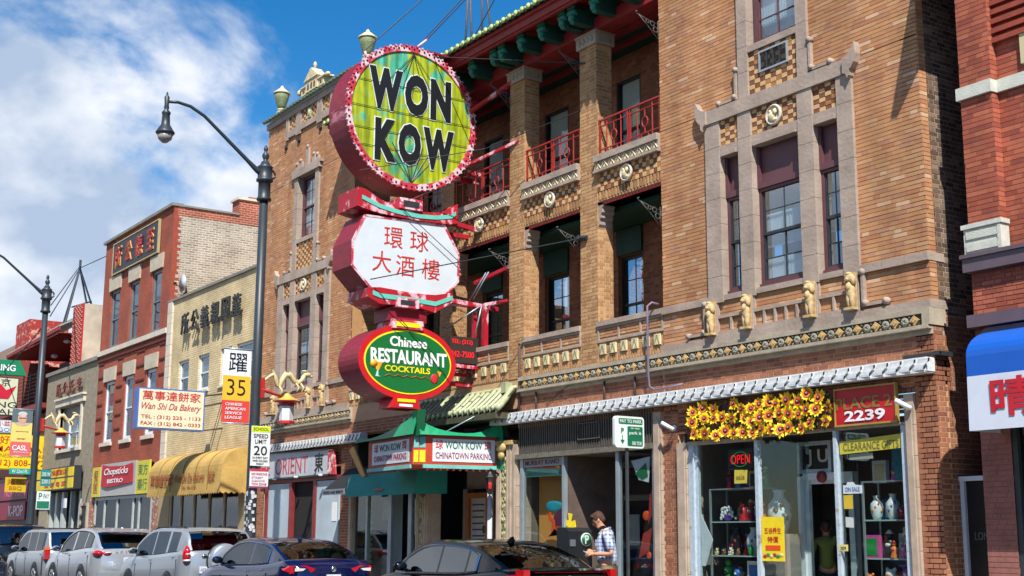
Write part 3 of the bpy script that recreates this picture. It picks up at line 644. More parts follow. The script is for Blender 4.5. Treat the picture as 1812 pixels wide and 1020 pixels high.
for x, z in ((-16.64, 10.42), (-18.93, 10.42), (-21.3, 10.45), (-16.66, 7.05), (-19.0, 7.0), (-21.3, 7.0)): scroll_arm(x, z)

# ---------------------------------------------------------------- eaves
g = G(); g.box(LX0, LX1-.03, -.03, .34, 10.902, 11.14); mesh_obj('eave_beam', g, redbeam, B)
g = G(); g.box(LX0, LX1-.03, .04, .3, 11.14, 11.55); mesh_obj('eave_frieze', g, redbeam, B)
g = G(); g.slab([(LX0-.1, .3, 11.5), (LX1-.03, .3, 11.5), (LX1-.03, -.66, 11.32), (LX0-.1, -.66, 11.32)], (0, 0, .05)); mesh_obj('eave_soffit', g, redbeam, B)
g = G(); g.box(LX0-.1, LX1-.03, -.7, -.66, 11.28, 11.42).box(LX0-.1, LX1-.03, -.75, -.66, 11.42, 11.5).box(LX0-.1, LX1-.03, -.66, -.6, 11.24, 11.3); mesh_obj('eave_fascia', g, redbeam, B)
cb = None
for pi, p in enumerate([-27.5, -26.7]+[v for c in PX for v in (c-.15, c+.15)]+[-25.3, -24.5, -22.75, -22.0, -20.2, -19.5, -17.85, -17.1]):
    if cb is None:
        x0 = p; g = G(); g.slab([(p-.09, .04, 10.97), (p-.09, -.4, 10.97), (p-.09, -.48, 11.03), (p-.09, -.5, 11.1), (p-.09, -.46, 11.14), (p-.09, -.48, 11.28), (p-.09, .04, 11.3)], (.18, 0, 0))
        cb = mesh_obj('eave_bracket', g, greenD, B)
        q = G(); q.lathe([(.075, p-.1), (.075, p+.1)], (0, -.46, 11.17), 10, 'x').lathe([(.05, p-.095), (.05, p+.095)], (0, -.49, 11.27), 10, 'x'); q.ell((p, -.5, 11.06), (.075, .05, .09)).ell((p, -.46, 10.985), (.06, .06, .05)); q.box(p-.085, p+.085, -.5, -.44, 11.27, 11.33)
        cs = mesh_obj('scroll', q, green, cb)
    else:
        o = dupmesh(cb, B, ((p-x0)*S, 0, 0)); c2 = cs.copy(); COL.objects.link(c2); c2.parent = o
g = G(); g.slab([(LX0-.15, -.78, 11.5), (LX1-.03, -.78, 11.5), (LX1-.03, 1.9, 12.7), (LX0-.15, 1.9, 12.7)], (0, -.02, .04)); mesh_obj('roof_slope', g, tile_d, B)
rt_ = None; i = 0; x = LX0-.1
while x < LX1-.05:
    if rt_ is None:
        x0 = x; g = G(); g.tube([(x, -.84, 11.54), (x, -.7, 11.6), (x, 1.9, 12.78)], .058, 8); g.k = 1; g.lathe([(.06, -.86), (.06, -.84)], (x, 0, 11.54), 10, 'y'); g.k = 2; g.slab([(x+.03, -.82, 11.53), (x+.105, -.83, 11.455), (x+.18, -.82, 11.53)], (0, .03, 0))
        rt_ = mesh_obj('roof_tile', g, [tile_g, M('tile_end_light', '#b6cf74', .4, .25, 9), M('tile_drip_dark', '#14241c', .4, .2)], B)
    else: dupmesh(rt_, B, ((x-x0)*S, 0, 0))
    x += .215
mesh_obj('upper_wall', G().box(LX0, LX1, 1.9, 2.1, 11.1, 13.0).box(XL, XR, 2.2, 14, 11, 12.6), gold_mo, B)
g = G()
for a, b in (((-25.7, 1.6, 12.6), (-25.5, 1.6, 15.2)), ((-25.3, 1.6, 12.6), (-25.5, 1.6, 15.2)), ((-24.9, 1.6, 12.7), (-24.9, 1.6, 15.3)), ((-24.4, 1.6, 12.7), (-24.9, 1.6, 15.3)), ((-25.5, 1.6, 14.6), (-24.9, 1.6, 14.6))): g.tube([a, b], .03, 6)
mesh_obj('roof_mast', g, iron, B)

# brown brick band over the shops
bw(-28.14, -24.4, 3.9, 4.22, brown); bw(-20.9, -16.63, 3.6, 4.22, brown)
back_brown.box(-28.14, -24.4, .001, .28, 3.9, 4.572).box(-20.95, -16.62, .001, .28, 3.6, 4.5).box(-24.4, -20.95, .05, .28, 4.0, 4.572)
back_brown.box(-33.6, -28.14, .001, .28, 3.62, 3.92).box(-16.62, XR, .001, .28, 3.55, 3.9)
g = G()
# storefront piers
for a, b in ((-33.58, -32.98), (-28.45, -27.9), (-16.68, -16.3), (-11.5, XR)):
    bw(a, b, .5, 3.9, brown); back_brown.box(a, b, .001, .28, .13, 3.9)
mesh_obj('gold_backing', back_gold, gold_mo, B); mesh_obj('brown_backing', back_brown, brown_mo, B)
g = G()
for a, b, zt in ((-16.88, -16.685, 3.6), (-16.295, -16.06, 3.05), (-11.66, -11.505, 3.45), (-27.9, -27.72, 2.9), (-21.05, -20.93, 3.3)):
    stone_blocks(g, a, b, .13, zt, -.05, None, True)
    g.box(a+.03, b-.03, -.075, -.05, .3, zt-.15).brk()
mesh_obj('stone_strip', g, M('fluted_stone', '#a89684', .8, .2, 4, .2), B)
g = G(); g.tube([(-16.72, -.02, 5.42), (-16.78, -.12, 5.45), (-16.8, -.2, 5.38), (-16.8, -.2, 5.2), (-16.8, -.2, 4.2), (-16.8, -.18, 4.02), (-16.72, -.14, 3.96), (-16.5, -.1, 3.97), (-16.1, -.06, 4.0)], .02, 8); mesh_obj('conduit_pipe', g, M('purple_grey_paint', '#6e6272', .5, .15), B)
for q_ in (-17.35, -20.3, -18.2, -20.86): mesh_obj('drain_pipe', G().tube([(q_, -.04, 3.9), (q_, -.04, 4.25 if q_ != -20.86 else 5.25)], .022, 6), M('rusty_pipe', '#4a3a34', .7), B)
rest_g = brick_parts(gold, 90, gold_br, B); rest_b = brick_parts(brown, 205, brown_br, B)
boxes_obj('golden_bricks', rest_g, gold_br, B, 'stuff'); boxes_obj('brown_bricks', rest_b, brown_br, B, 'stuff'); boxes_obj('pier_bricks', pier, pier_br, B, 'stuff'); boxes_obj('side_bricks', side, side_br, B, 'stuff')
# ---------------------------------------------------------------- shopfronts under the building
def frame_rect(g, x0, x1, z0, z1, y, w=.05, d=.06):
    g.box(x0, x0+w, y-d/2, y+d/2, z0, z1).box(x1-w, x1, y-d/2, y+d/2, z0, z1).box(x0+w, x1-w, y-d/2, y+d/2, z1-w, z1).box(x0+w, x1-w, y-d/2, y+d/2, z0, z0+w); return g
# rooms behind the glass
g = G(); wallm = M('shop_wall', '#7a746c', .9, .2, 2); floorm = M('shop_floor', '#4c443c', .7, .2, 3)
g.box(-16.2, -11.5, 3.2, 3.25, .1, 3.2).box(-16.25, -16.2, .05, 3.2, .1, 3.2).box(-11.62, -11.6, .31, 3.2, .1, 3.2).box(-16.2, -11.62, .3, 3.2, 3.12, 3.2); mesh_obj('shop_wall', g, wallm, B)
mesh_obj('shop_floor', G().box(-16.2, -11.62, .01, 3.2, .12, .2), floorm, B)
g = G(); g.box(-20.9, -16.7, 2.4, 2.45, .1, 3.6).box(-20.95, -20.9, .3, 2.4, .1, 3.6).box(-16.72, -16.68, .3, 2.4, .1, 3.6).box(-20.9, -16.7, .3, 2.4, 3.12, 3.2); mesh_obj('shop_wall', g, M('brown_shop_wall', '#6f655b', .9, .25), B)
mesh_obj('shop_floor', G().box(-20.9, -16.7, .01, 2.4, .12, .2), floorm, B)
g = G(); g.box(-27.7, -20.95, 3.0, 3.05, .1, 4.5).box(-27.75, -27.7, .05, 3.0, .1, 4.5).box(-27.7, -20.95, .3, 3.0, 3.7, 3.75); mesh_obj('shop_wall', g, M('dark_shop_wall', '#2d2a2a', .9, .2), B)
mesh_obj('shop_floor', G().box(-27.7, -20.95, .01, 3.0, .12, .2), floorm, B)
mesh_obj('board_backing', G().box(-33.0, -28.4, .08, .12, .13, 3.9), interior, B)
# gift shop front
g = G()
g.box(-16.05, -15.93, -.02, .1, .13, 3.0).brk().box(-15.93, -15.87, .02, .08, .13, 3.0).brk().box(-14.54, -14.47, -.03, .05, .13, 3.0).brk().box(-12.96, -12.9, -.03, .05, .13, 3.04).brk().box(-11.76, -11.665, -.02, .08, .13, 3.04)
mesh_obj('window_post', g, M('worn_bluish_paint', '#a9b7c2', .5, .12, 5, h2='#8a8476', thr=.63), B)
mesh_obj('shop_lintel', G().box(-16.06, -14.5, -.03, .12, 3.0, 3.06).brk().box(-14.5, -11.66, -.02, .12, 3.045, 3.08), M('worn_cream_paint', '#a59a88', .7, .25, 7), B)
for a, b, zt in ((-15.87, -14.54, 3.0), (-12.9, -11.76, 3.04)): mesh_obj('pane', G().box(a, b, .03, .036, .5, zt), shop_glass, B); mesh_obj('stall_riser', G().box(a, b, .0, .08, .13, .5), whitep, B)
mesh_obj('pane', G().slab([(-14.48, .05, .5), (-14.05, .65, .5), (-14.05, .65, 3.0), (-14.48, .05, 3.0)], (.005, .004, 0)), glass('angled_glass', '#eef3f2', .03), B)
mesh_obj('pane', G().slab([(-13.2, .65, .5), (-12.93, .05, .5), (-12.93, .05, 3.0), (-13.2, .65, 3.0)], (.005, .004, 0)), shop_glass, B)
g = G(); g.box(-14.3, -14.18, .62, .74, .13, 2.46).box(-14.18, -14.1, .66, .72, .13, 2.4).box(-14.18, -13.2, .62, .74, 2.4, 2.5).box(-14.18, -13.25, .68, .72, 2.34, 2.4).box(-13.3, -13.2, .62, .74, .13, 2.4); dfr = mesh_obj('door_frame', g, whitep, B)
g = G(); frame_rect(g, -14.3, -13.62, 2.5, 2.98, .68, .06, .08); tr = mesh_obj('transom_window', g, M('worn_bluish_paint', '#a9b7c2'), B); mesh_obj('pane', G().box(-14.25, -13.66, .69, .7, 2.55, 2.93), M('dark_board', '#1c1a1b', .5), tr)
txt('J U', (-14.13, .68, 2.6), .42, .26, M('grey_letter', '#b9b9b4', .6), tr, 'x', .02)
g = G(); g.box(-13.84, -13.8, .61, .62, 2.42, 2.5); g.lathe([(.085, .58), (.09, .62)], (-13.78, 0, 2.44), 14, 'y'); mesh_obj('round_plaque', g, M('dark_red_plaque', '#7c2a26', .5, .3, 12), B)
# clothing shop front: ribbed metal fascia, posts, doorway
g = G(); g.box(-20.93, -16.9, .01, .06, 3.08, 3.7)
for i in range(58): xx = -20.9+i*.069; g.box(xx, xx+.03, -.015, .01, 3.1, 3.69)
mesh_obj('ribbed_fascia', g, M('ribbed_metal', '#4b4742', .6, .25, 4, .1), B)
frame_rect(G(), 0, 1, 0, 1, 0)
g = G(); frame_rect(g, -19.0, -18.35, 3.26, 3.56, -.03, .02, .02); mesh_obj('access_panel', g, M('ribbed_metal', '#4b4742'), B)
mesh_obj('fascia_moulding', G().box(-20.93, -16.88, -.09, .06, 3.0, 3.09), M('rusty_moulding', '#6c6658', .6, .35, 14), B)
g = G()
for a, b in ((-20.85, -20.76), (-19.5, -19.43), (-17.93, -17.85), (-16.95, -16.885)): g.box(a, b, -.02, .06, .13, 3.0).brk()
mesh_obj('window_post', g, alu, B)
for a, b in ((-20.76, -19.5), (-17.85, -16.95)): mesh_obj('pane', G().box(a, b, .02, .026, .4, 3.0), shop_glass, B); mesh_obj('stall_riser', G().box(a, b, .0, .06, .13, .4), charc, B)
g = G(); g.box(-20.75, -19.51, -.005, .015, 2.84, 2.99); fs_ = mesh_obj('fascia_strip', g, M('grey_strip', '#8d9598', .5), B); txt('MURRAY KANO', (-20.7, -.006, 2.87), 1.1, .09, M('maroon_letter', '#6e3038', .5), fs_, 'x', .015)
g = G(); g.box(-20.75, -19.51, .05, .09, 2.66, 2.8); g.k = 1; g.box(-20.75, -19.51, .045, .1, 2.8, 2.83); mesh_obj('window_rail', g, [M('teal_rail', '#4f8f86', .5), M('rust_rail', '#8a4030', .5)], B)
g = G(); g.box(-20.74, -19.9, .35, .4, .4, 2.74); mesh_obj('orange_panel', g, M('orange_panel', '#cf8f45', .6, .05), B)
g = G(); frame_rect(g, -19.2, -18.1, .13, 2.9, 1.1, .1, .08); g.box(-19.1, -18.2, 1.07, 1.13, 2.2, 2.3); dd = mesh_obj('door', g, M('grey_door_frame', '#77726a', .5, .2), B); mesh_obj('door_transom', G().box(-19.1, -18.2, 1.08, 1.12, 2.34, 2.8), dark_glass, B)
g = G(); g.slab([(-19.43, .06, .13), (-19.2, 1.1, .13), (-19.2, 1.1, 3.0), (-19.43, .06, 3.0)], (.02, 0, 0)); mesh_obj('entrance_jamb', g, M('jamb_brown', '#54453c', .8, .3, 4), B); mesh_obj('entrance_jamb', G().box(-18.1, -17.93, 1.05, 1.12, .13, 3.0), M('jamb_brown'), B); mesh_obj('pane', G().slab([(-17.93, .06, .4), (-18.1, 1.05, .4), (-18.1, 1.05, 2.95), (-17.93, .06, 2.95)], (.005, 0, 0)), shop_glass, B); mesh_obj('poster', G().box(-18.95, -18.6, 1.05, 1.06, 1.4, 1.95), M('faded_paper', '#a7a8a6', .8, .2, 5), dd); mesh_obj('entrance_ceiling', G().box(-19.43, -17.93, .06, 1.1, 3.0, 3.04), M('jamb_brown'), B); mesh_obj('pane', G().box(-19.1, -18.2, 1.1, 1.11, .2, 2.2), dark_glass, dd)
g = G()
for a, cc, pts in ((0, 0, [(-20.0, 1.55), (-19.9, 1.6), (-19.88, 1.8), (-19.98, 1.85), (-20.02, 1.98), (-19.93, 1.99), (-19.9, 1.9), (-19.8, 1.84), (-19.78, 1.68), (-19.6, 1.58), (-19.62, 1.72), (-19.72, 1.74)]),
                   (1, 0, [(-19.4, 1.55), (-19.3, 1.6), (-19.32, 1.7), (-19.15, 1.72), (-19.18, 1.84), (-19.3, 1.82), (-19.25, 1.95), (-19.38, 1.97), (-19.36, 1.85), (-19.5, 1.83), (-19.5, 1.75), (-19.4, 1.74)])):
    g.k = a; g.slab([(x, .04, z) for x, z in pts], (0, -.012, 0))
g.k = 2; g.ell((-19.85, .05, 2.1), (.28, .012, .1)).ell((-19.05, .05, 1.4), (.13, .012, .1)); g.k = 3; g.ell((-19.6, .055, 1.78), (.3, .01, .26))
g.k = 4; g.slab([(-17.15, .05, 1.75), (-17.02, .05, 1.95), (-17.0, .05, 2.4), (-17.1, .05, 2.2)], (0, -.01, 0)); g.slab([(-17.4, .05, 1.2), (-17.28, .05, 1.6), (-17.05, .05, 1.7), (-17.15, .05, 1.3)], (0, -.01, 0)); g.k = 0; g.ell((-17.2, .05, 1.9), (.1, .01, .08)); g.ell((-17.15, .05, 1.25), (.06, .01, .06))
mesh_obj('window_painting', g, [M('paint_orange', '#e2521c', .5), M('paint_yellow', '#e8cf1c', .5), M('paint_teal', '#1c8fa0', .5), M('paint_plum', '#5b2348', .5), M('paint_brick', '#a3322a', .5)], B)
g = G(); g.slab([(-17.6, .06, 2.83), (-17.1, .06, 2.88), (-17.15, .06, 2.45), (-17.4, .06, 2.5)], (0, .01, 0)); wf = mesh_obj('window_flag', g, whitep, B); q = G(); q.slab([(-17.5, .055, 2.6), (-17.2, .055, 2.78), (-17.15, .055, 2.55), (-17.3, .055, 2.5)], (0, -.004, 0)); mesh_obj('flag_mark', q, M('flag_green', '#1d6a44', .5), wf)

# entrance: moulded terracotta piers with flower panels, doors, notice board
floral = M('floral_tile', '#a9a276', .6, .35, 9, .4, h2='#4f6a4e', thr=.56)
for a, b in ((-21.62, -21.06), (-24.75, -24.3)):
    g = G(); n = 8; w = (b-a)
    for i, (f0, f1, y) in enumerate(((0, .12, -.06), (.12, .18, -.03), (.18, .24, -.06), (.62, .7, -.06), (.7, .76, -.03), (.76, .88, -.06), (.88, 1, -.035))): g.box(a+w*f0, a+w*f1, y, .3, .13, 3.3)
    mesh_obj('fluted_pier', g, M('fluted_stone', '#b3a08e', .8, .15, 4, .2), B)
    g = G(); g.box(a+w*.24, a+w*.62, -.03, .3, .13, 3.0)
    for i in range(22): zz = .3+i*.13; s_ = 1 if i % 2 else -1; xm = a+w*.43; g.ell((xm+s_*w*.08, -.035, zz), (.05, .02, .05), 7, 5); g.tube([(xm, -.035, zz-.07), (xm-s_*.04, -.045, zz), (xm, -.035, zz+.06)], .012, 5)
    mesh_obj('floral_panel', g, floral, B)
    g = G(); g.box(a-.02, b+.02, -.1, .3, 3.3, 3.38); g.ell(((a+b)/2-.05, -.1, 3.25), (.16, .06, .1)).ell(((a+b)/2-.05, -.1, 3.1), (.1, .05, .08)); mesh_obj('pier_capital', g, M('ochre_capital', '#b39a5e', .7, .3, 12, .4), B)
g = G(); frame_rect(g, -24.12, -23.22, .5, 2.46, .85, .11, .1); nb = mesh_obj('notice_board', g, M('orange_wood', '#9a5a22', .5, .2, 5, stretch=(4, 4, 1)), B)
g = G(); g.box(-24.01, -23.33, .88, .9, .6, 2.35); mesh_obj('notice_sheet', g, M('faded_paper', '#a7a8a6', .8, .2, 5), nb)
g = G(); 
for i in range(7): g.box(-23.95, -23.45-.1*rnd(), .874, .879, 2.2-i*.13, 2.23-i*.13)
g.lathe([(.09, .872), (.09, .879)], (-23.62, 0, 1.38), 12, 'y').ell((-23.5, .876, 1.7), (.07, .004, .09)); mesh_obj('notice_print', g, M('print_grey', '#34434c', .8), nb)
g = G(); frame_rect(g, -23.1, -22.2, .13, 2.55, .9, .09, .08); g.box(-23.01, -22.29, .88, .92, 1.3, 1.36); dd = mesh_obj('door', g, M('brown_door', '#4a2f22', .5, .2), B)
mesh_obj('pane', G().box(-23.01, -22.29, .9, .91, .2, 2.46), dark_glass, dd); g = G(); g.box(-22.95, -22.72, .885, .89, 1.55, 2.4).box(-22.95, -22.72, .885, .89, 1.1, 1.35); mesh_obj('door_notice', g, M('faded_paper', '#a7a8a6'), dd)
g = G(); g.tube([(-21.9, -.02, .15), (-21.9, -.02, 2.4)], .05, 10); g.lathe([(.065, 1.35), (.065, 1.42)], (-21.9, -.02, 0), 10); mesh_obj('white_pipe', g, M('pipe_white', '#b8c2c4', .4, .1), B)
g = G(); g.box(-24.3, -21.06, .95, 1.0, 2.55, 3.7).box(-24.3, -24.12, .85, 1.0, .13, 2.55).box(-23.22, -23.1, .85, 1.0, .13, 2.55).box(-22.2, -21.06, .85, 1.0, .13, 2.55); mesh_obj('entrance_wall', g, M('taupe_stone', '#8b7b6c', .8, .15), B)
g = G(); g.box(-23.4, -22.0, .3, .94, 2.9, 3.2); mesh_obj('entrance_bulkhead', g, charc, B)
# shop left of the entrance
g = G()
for a, b in ((-27.1, -27.02), (-26.05, -25.9), (-25.15, -25.0), (-24.82, -24.75)): g.box(a, b, -.02, .06, .13, 3.0).brk()
mesh_obj('window_post', g, alu, B)
mesh_obj('pane', G().box(-27.7, -26.05, .02, .026, .4, 3.0), shop_glass, B); mesh_obj('pane', G().box(-25.0, -24.82, .02, .026, .4, 3.0), shop_glass, B)
mesh_obj('stall_riser', G().box(-27.7, -26.05, 0, .06, .13, .4), charc, B)
g = G(); q = random.Random(4)
for i in range(14): zz = .9+i*.13; g.slab([(-27.5+q.random()*.05, .3, zz), (-27.35, .3, zz+.05), (-27.42, .3, zz+.12), (-27.55, .3, zz+.08)], (0, .01, 0))
g.slab([(-27.3, .5, 1.9), (-26.5, .5, 2.0), (-26.5, .5, 2.3), (-27.2, .5, 2.35)], (0, .02, 0)); mesh_obj('window_garland', g, M('garland_green', '#75805c', .8, .3, 9), B)
g = G()
for i in range(12): a = -24.98+.045*i*.5; pass
for i in range(16): a = -26.35+i*.03; g.slab([(a, .25+.02*(i % 2), .9), (a+.03, .25+.02*((i+1) % 2), .9), (a+.03, .25+.02*((i+1) % 2), 2.6), (a, .25+.02*(i % 2), 2.6)], (0, .005, 0))
mesh_obj('net_curtain', g, M('net_grey', '#8b9698', .8, .1), B)
# boarded shop beneath the red-lettered sign
g = G(); br = G()
for a, b in ((-32.62, -31.3), (-29.72, -28.52)): g.box(a, b, -.01, .05, .13, 2.88).brk()
mesh_obj('painted_board', g, M('pale_blue_board', '#a5b4bd', .7, .14, 1.4, .1), B)
mesh_obj('door', G().box(-31.15, -29.9, .25, .3, .13, 2.6), M('beige_door', '#b4ab9e', .7, .08), B)
for a, b in ((-32.82, -32.62), (-31.3, -31.15), (-29.9, -29.72)): br.box(a, b, -.03, .07, .13, 2.9).brk()
br.box(-31.15, -29.9, .2, .3, 2.6, 2.98).brk(); br.box(-32.82, -28.5, -.02, .06, 2.9, 3.0); mesh_obj('red_frame', br, M('dark_red_frame', '#7c2c2c', .5, .2, 5), B)
mesh_obj('paper_notice', G().box(-28.85, -28.6, -.02, -.012, 1.9, 2.35), M('paper_white', '#dadcdc', .7, .05), B)
for a, b in ((-32.5, -32.4), (-31.9, -31.8), (-30.6, -30.5), (-29.2, -29.1)): mesh_obj('soffit_lamp', G().ell(((a+b)/2, -.2, 3.0), (.06, .06, .03)), white_al, B)

# tiled pent roof over the entrance
g = G(); g.slab([(-24.6, -.44, 3.98), (-21.0, -.44, 3.98), (-21.0, -.02, 4.36), (-24.6, -.02, 4.36)], (0, -.01, .03)); g.box(-24.6, -21.0, -.5, 0, 3.78, 3.9); mesh_obj('pent_roof', g, M('pent_roof_dark', '#4d4a38', .7, .3), B)
pt = None
for i in range(18):
    x = -24.5+i*.2
    if pt is None:
        x0 = x; g = G(); g.tube([(x, -.5, 3.98), (x, -.4, 4.04), (x, -.22, 4.2), (x, -.02, 4.4)], .05, 8); g.lathe([(.055, -.52), (.055, -.49)], (x, 0, 3.98), 8, 'y'); g.slab([(x+.04, -.49, 3.98), (x+.1, -.49, 3.89), (x+.16, -.49, 3.98)], (0, .03, 0)); pt = mesh_obj('pent_tile', g, tile_c, B)
    else: dupmesh(pt, B, ((x-x0)*S, 0, 0))
g = G(); g.tube([(-20.95, -.5, 3.95), (-20.98, -.4, 4.02), (-21.05, -.22, 4.18), (-21.1, -.05, 4.38)], .06, 8); g.tube([(-24.7, -.02, 4.4), (-21.0, -.02, 4.4)], .045, 8); g.box(-21.26, -21.1, -.2, -.04, 4.3, 4.5); mesh_obj('ridge_piece', g, tile_c, B)
g = G(); g.box(-22.9, -21.3, -.03, .02, 3.45, 3.75); mesh_obj('entrance_transom', g, dark_glass, B)

# ---------------------------------------------------------------- white louvred awnings
def louvre(x0, x1, z0, z1, d, label, n):
    t = thing('louvred_awning', label, 'awning', ((x0+x1)/2, -d/2, z0), 'white enamelled metal awnings')
    g = G(); g.slab([(x0, -d, z0), (x1, -d, z0), (x1, -d+.03, z1), (x0, -d+.03, z1)], (0, .012, 0)); g.box(x0, x1, -d, -.01, z0-.02, z0); g.box(x0, x1, -d+.03, -.01, z1, z1+.012)
    g.slab([(x1, -.01, z0), (x1, -d, z0), (x1, -d+.03, z1), (x1, -.01, z1)], (.012, 0, 0)).slab([(x0-.012, -.01, z0), (x0-.012, -d, z0), (x0-.012, -d+.03, z1), (x0-.012, -.01, z1)], (.012, 0, 0)); mesh_obj('awning_body', g, white_al, t)
    w = (x1-x0)/n; s0 = None
    for i in range(n):
        x = x0+w*i
        if s0 is None:
            xs0 = x; H_ = z1-z0; g = G(); y = -d-.004
            # one S-shaped flute, its right-hand edge lifted over the next
            L_ = [(.12, 0), (.10, .2), (.2, .45), (.38, .6), (.5, .8), (.52, 1)]
            for (f0, h0), (f1, h1) in zip(L_, L_[1:]):
                za, zb_ = z0+.012+(H_-.024)*h0, z0+.012+(H_-.024)*h1
                g.slab([(x+w*f0, y+.004, za), (x+w*(f0+.86), y-.016, za), (x+w*(f1+.86), y-.016, zb_), (x+w*f1, y+.004, zb_)], (0, .01, 0))
            s0 = mesh_obj('louvre', g, white_al, t)
            q = G(); q.slab([(x+w*1.28, y-.02, z0+H_*.58), (x+w*1.42, y-.02, z0+H_*.68), (x+w*1.44, y-.02, z0+H_*.9), (x+w*1.34, y-.02, z0+H_*.93)], (0, .004, 0)); q.slab([(x+w*.94, y-.02, z0+H_*.1), (x+w*1.08, y-.02, z0+H_*.12), (x+w*1.09, y-.02, z0+H_*.33), (x+w*.99, y-.02, z0+H_*.36)], (0, .004, 0)); sh = mesh_obj('louvre_hole', q, M('slot_black', '#26241f', .9), s0)
        else:
            o = dupmesh(s0, t, ((x-xs0)*S, 0, 0)); c2 = sh.copy(); COL.objects.link(c2); c2.parent = o
louvre(-21.66, -11.16, 3.71, 3.885, .2, 'long white louvred metal awning over the gift shop and the glass shop beside it', 46)
louvre(-33.4, -27.15, 3.73, 3.9, .2, 'white louvred metal awning above the boarded shop with the faded red letters', 34)

# ---------------------------------------------------------------- gift shop sign with sunflowers
t = thing('shop_sign_board', 'dark red sign board covered all over in artificial sunflowers', 'sign', (-14.4, -.06, 3.08))
g = G(); g.slab([(-15.98, -.09, 3.085), (-12.86, -.09, 3.085), (-12.86, -.09, 3.62), (-15.98, -.09, 3.6)], (0, .05, 0)); mesh_obj('board', g, M('sign_maroon', '#4d1418', .6, .25, 6), t)
FL = [(-15.75, 3.51), (-15.54, 3.56), (-15.29, 3.52), (-14.83, 3.58), (-14.66, 3.48), (-15.78, 3.35), (-15.49, 3.39), (-15.27, 3.38), (-15.07, 3.38), (-14.86, 3.36), (-14.58, 3.33), (-14.44, 3.27), (-14.47, 3.47), (-14.29, 3.52), (-15.75, 3.17), (-15.5, 3.16), (-15.23, 3.11), (-15.03, 3.17), (-14.85, 3.12), (-14.65, 3.12), (-14.44, 3.1), (-14.24, 3.14), (-14.28, 3.32), (-14.1, 3.34), (-14.08, 3.54), (-13.92, 3.5), (-14.04, 3.13), (-13.86, 3.11), (-13.69, 3.13), (-13.85, 3.35), (-13.72, 3.54), (-13.5, 3.5), (-13.3, 3.6), (-13.68, 3.34), (-13.5, 3.31), (-13.33, 3.37), (-13.14, 3.36), (-13.09, 3.52), (-13.44, 3.11), (-13.26, 3.17), (-12.91, 3.38), (-12.95, 3.17)]
def flower_mesh(seed):
    q = random.Random(seed); g = G(False); n = 12+seed % 4*2
    for i in range(n):
        a = 2*math.pi*(i+q.random()*.4)/n; r0, r1 = .035, .076+.026*q.random(); dy = -.035+.06*q.random(); ca, sa = math.cos(a), math.sin(a); w = .017
        p = lambda r, s_, y: (r*ca-s_*sa, y, r*sa+s_*ca)
        g.k = 0; g.add([p(r0, -w*.7, 0), p(r0, w*.7, 0), p((r0+r1)/2, w, dy*.6), p(r1, 0, dy), p((r0+r1)/2, -w, dy*.6)], [(4, 3, 2, 1, 0)])
        g.k = 1; g.add([p(.015, -w*.6, -.012), p(.015, w*.6, -.012), p(.042, w*.5, -.016), p(.052, 0, -.02), p(.042, -w*.5, -.016)], [(4, 3, 2, 1, 0)])
    g.k = 2; g.ell((0, -.01, 0), (.03, .022, .03), 9, 5); g.k = 3; g.ell((0, -.026, 0), (.012, .01, .012), 6, 4)
    me = bpy.data.meshes.new('sunflower'); me.from_pydata(g.v, [], g.f)
    for x in (M('petal_yellow', '#f2cf12', .6, .15, 20), M('petal_orange', '#d8641a', .6, .2, 20), M('flower_heart', '#4c1a14', .8, .3, 30), M('flower_centre', '#a88f88', .8)): me.materials.append(x)
    me.polygons.foreach_set('material_index', g.m); return me
fm = [flower_mesh(i) for i in range(9)]; w0 = WL[t.name]
for i, (x, z) in enumerate(FL):
    o = bpy.data.objects.new('sunflower', fm[(i*5) % 9]); COL.objects.link(o); o.parent = t; p = T((x, -.13-.03*rnd(), z)); o.location = (p[0]-w0[0], p[1]-w0[1], p[2]-w0[2])
    s_ = 1.2+.35*rnd(); o.scale = (s_, s_, s_); o.rotation_euler = (rnd()*.6-.3, rnd()*6, rnd()*.9-.2)
g = G(); q = random.Random(2)
for i in range(150):
    x = -15.9+3.0*q.random(); z = 3.1+.5*q.random(); a = q.random()*6.3; l_ = .05
    g.add([(x, -.1, z), (x+l_*math.cos(a), -.115, z+l_*math.sin(a)), (x+l_*1.6*math.cos(a+.3), -.12, z+l_*1.6*math.sin(a+.3)), (x+l_*math.cos(a+.7), -.11, z+l_*math.sin(a+.7))], [(0, 1, 2, 3)])
mesh_obj('leaves', g, M('flower_leaf', '#2f5a24', .6, .3, 10), t)['kind'] = 'stuff'
t = thing('address_sign', 'red sign board reading PLACE 2 with the white house number 2239', 'sign', (-12.3, -.05, 3.08))
g = G(); g.box(-12.85, -11.78, -.07, -.03, 3.1, 3.6); mesh_obj('board', g, M('sign_red', '#b3161f', .5, .08, 4), t)
g = G(); frame_rect(g, -12.87, -11.755, 3.08, 3.62, -.06, .025, .06); mesh_obj('frame', g, M('sign_gold_frame', '#a08344', .5, .2), t)
txt('PLACE 2', (-12.84, -.07, 3.31), 1.0, .17, M('tarnished_gold_letter', '#8a6a34', .5), t, 'x', .02)
txt('2239', (-12.68, -.078, 3.14), .72, .15, M('number_white', '#e8e4ea', .5), t, 'x', .025)

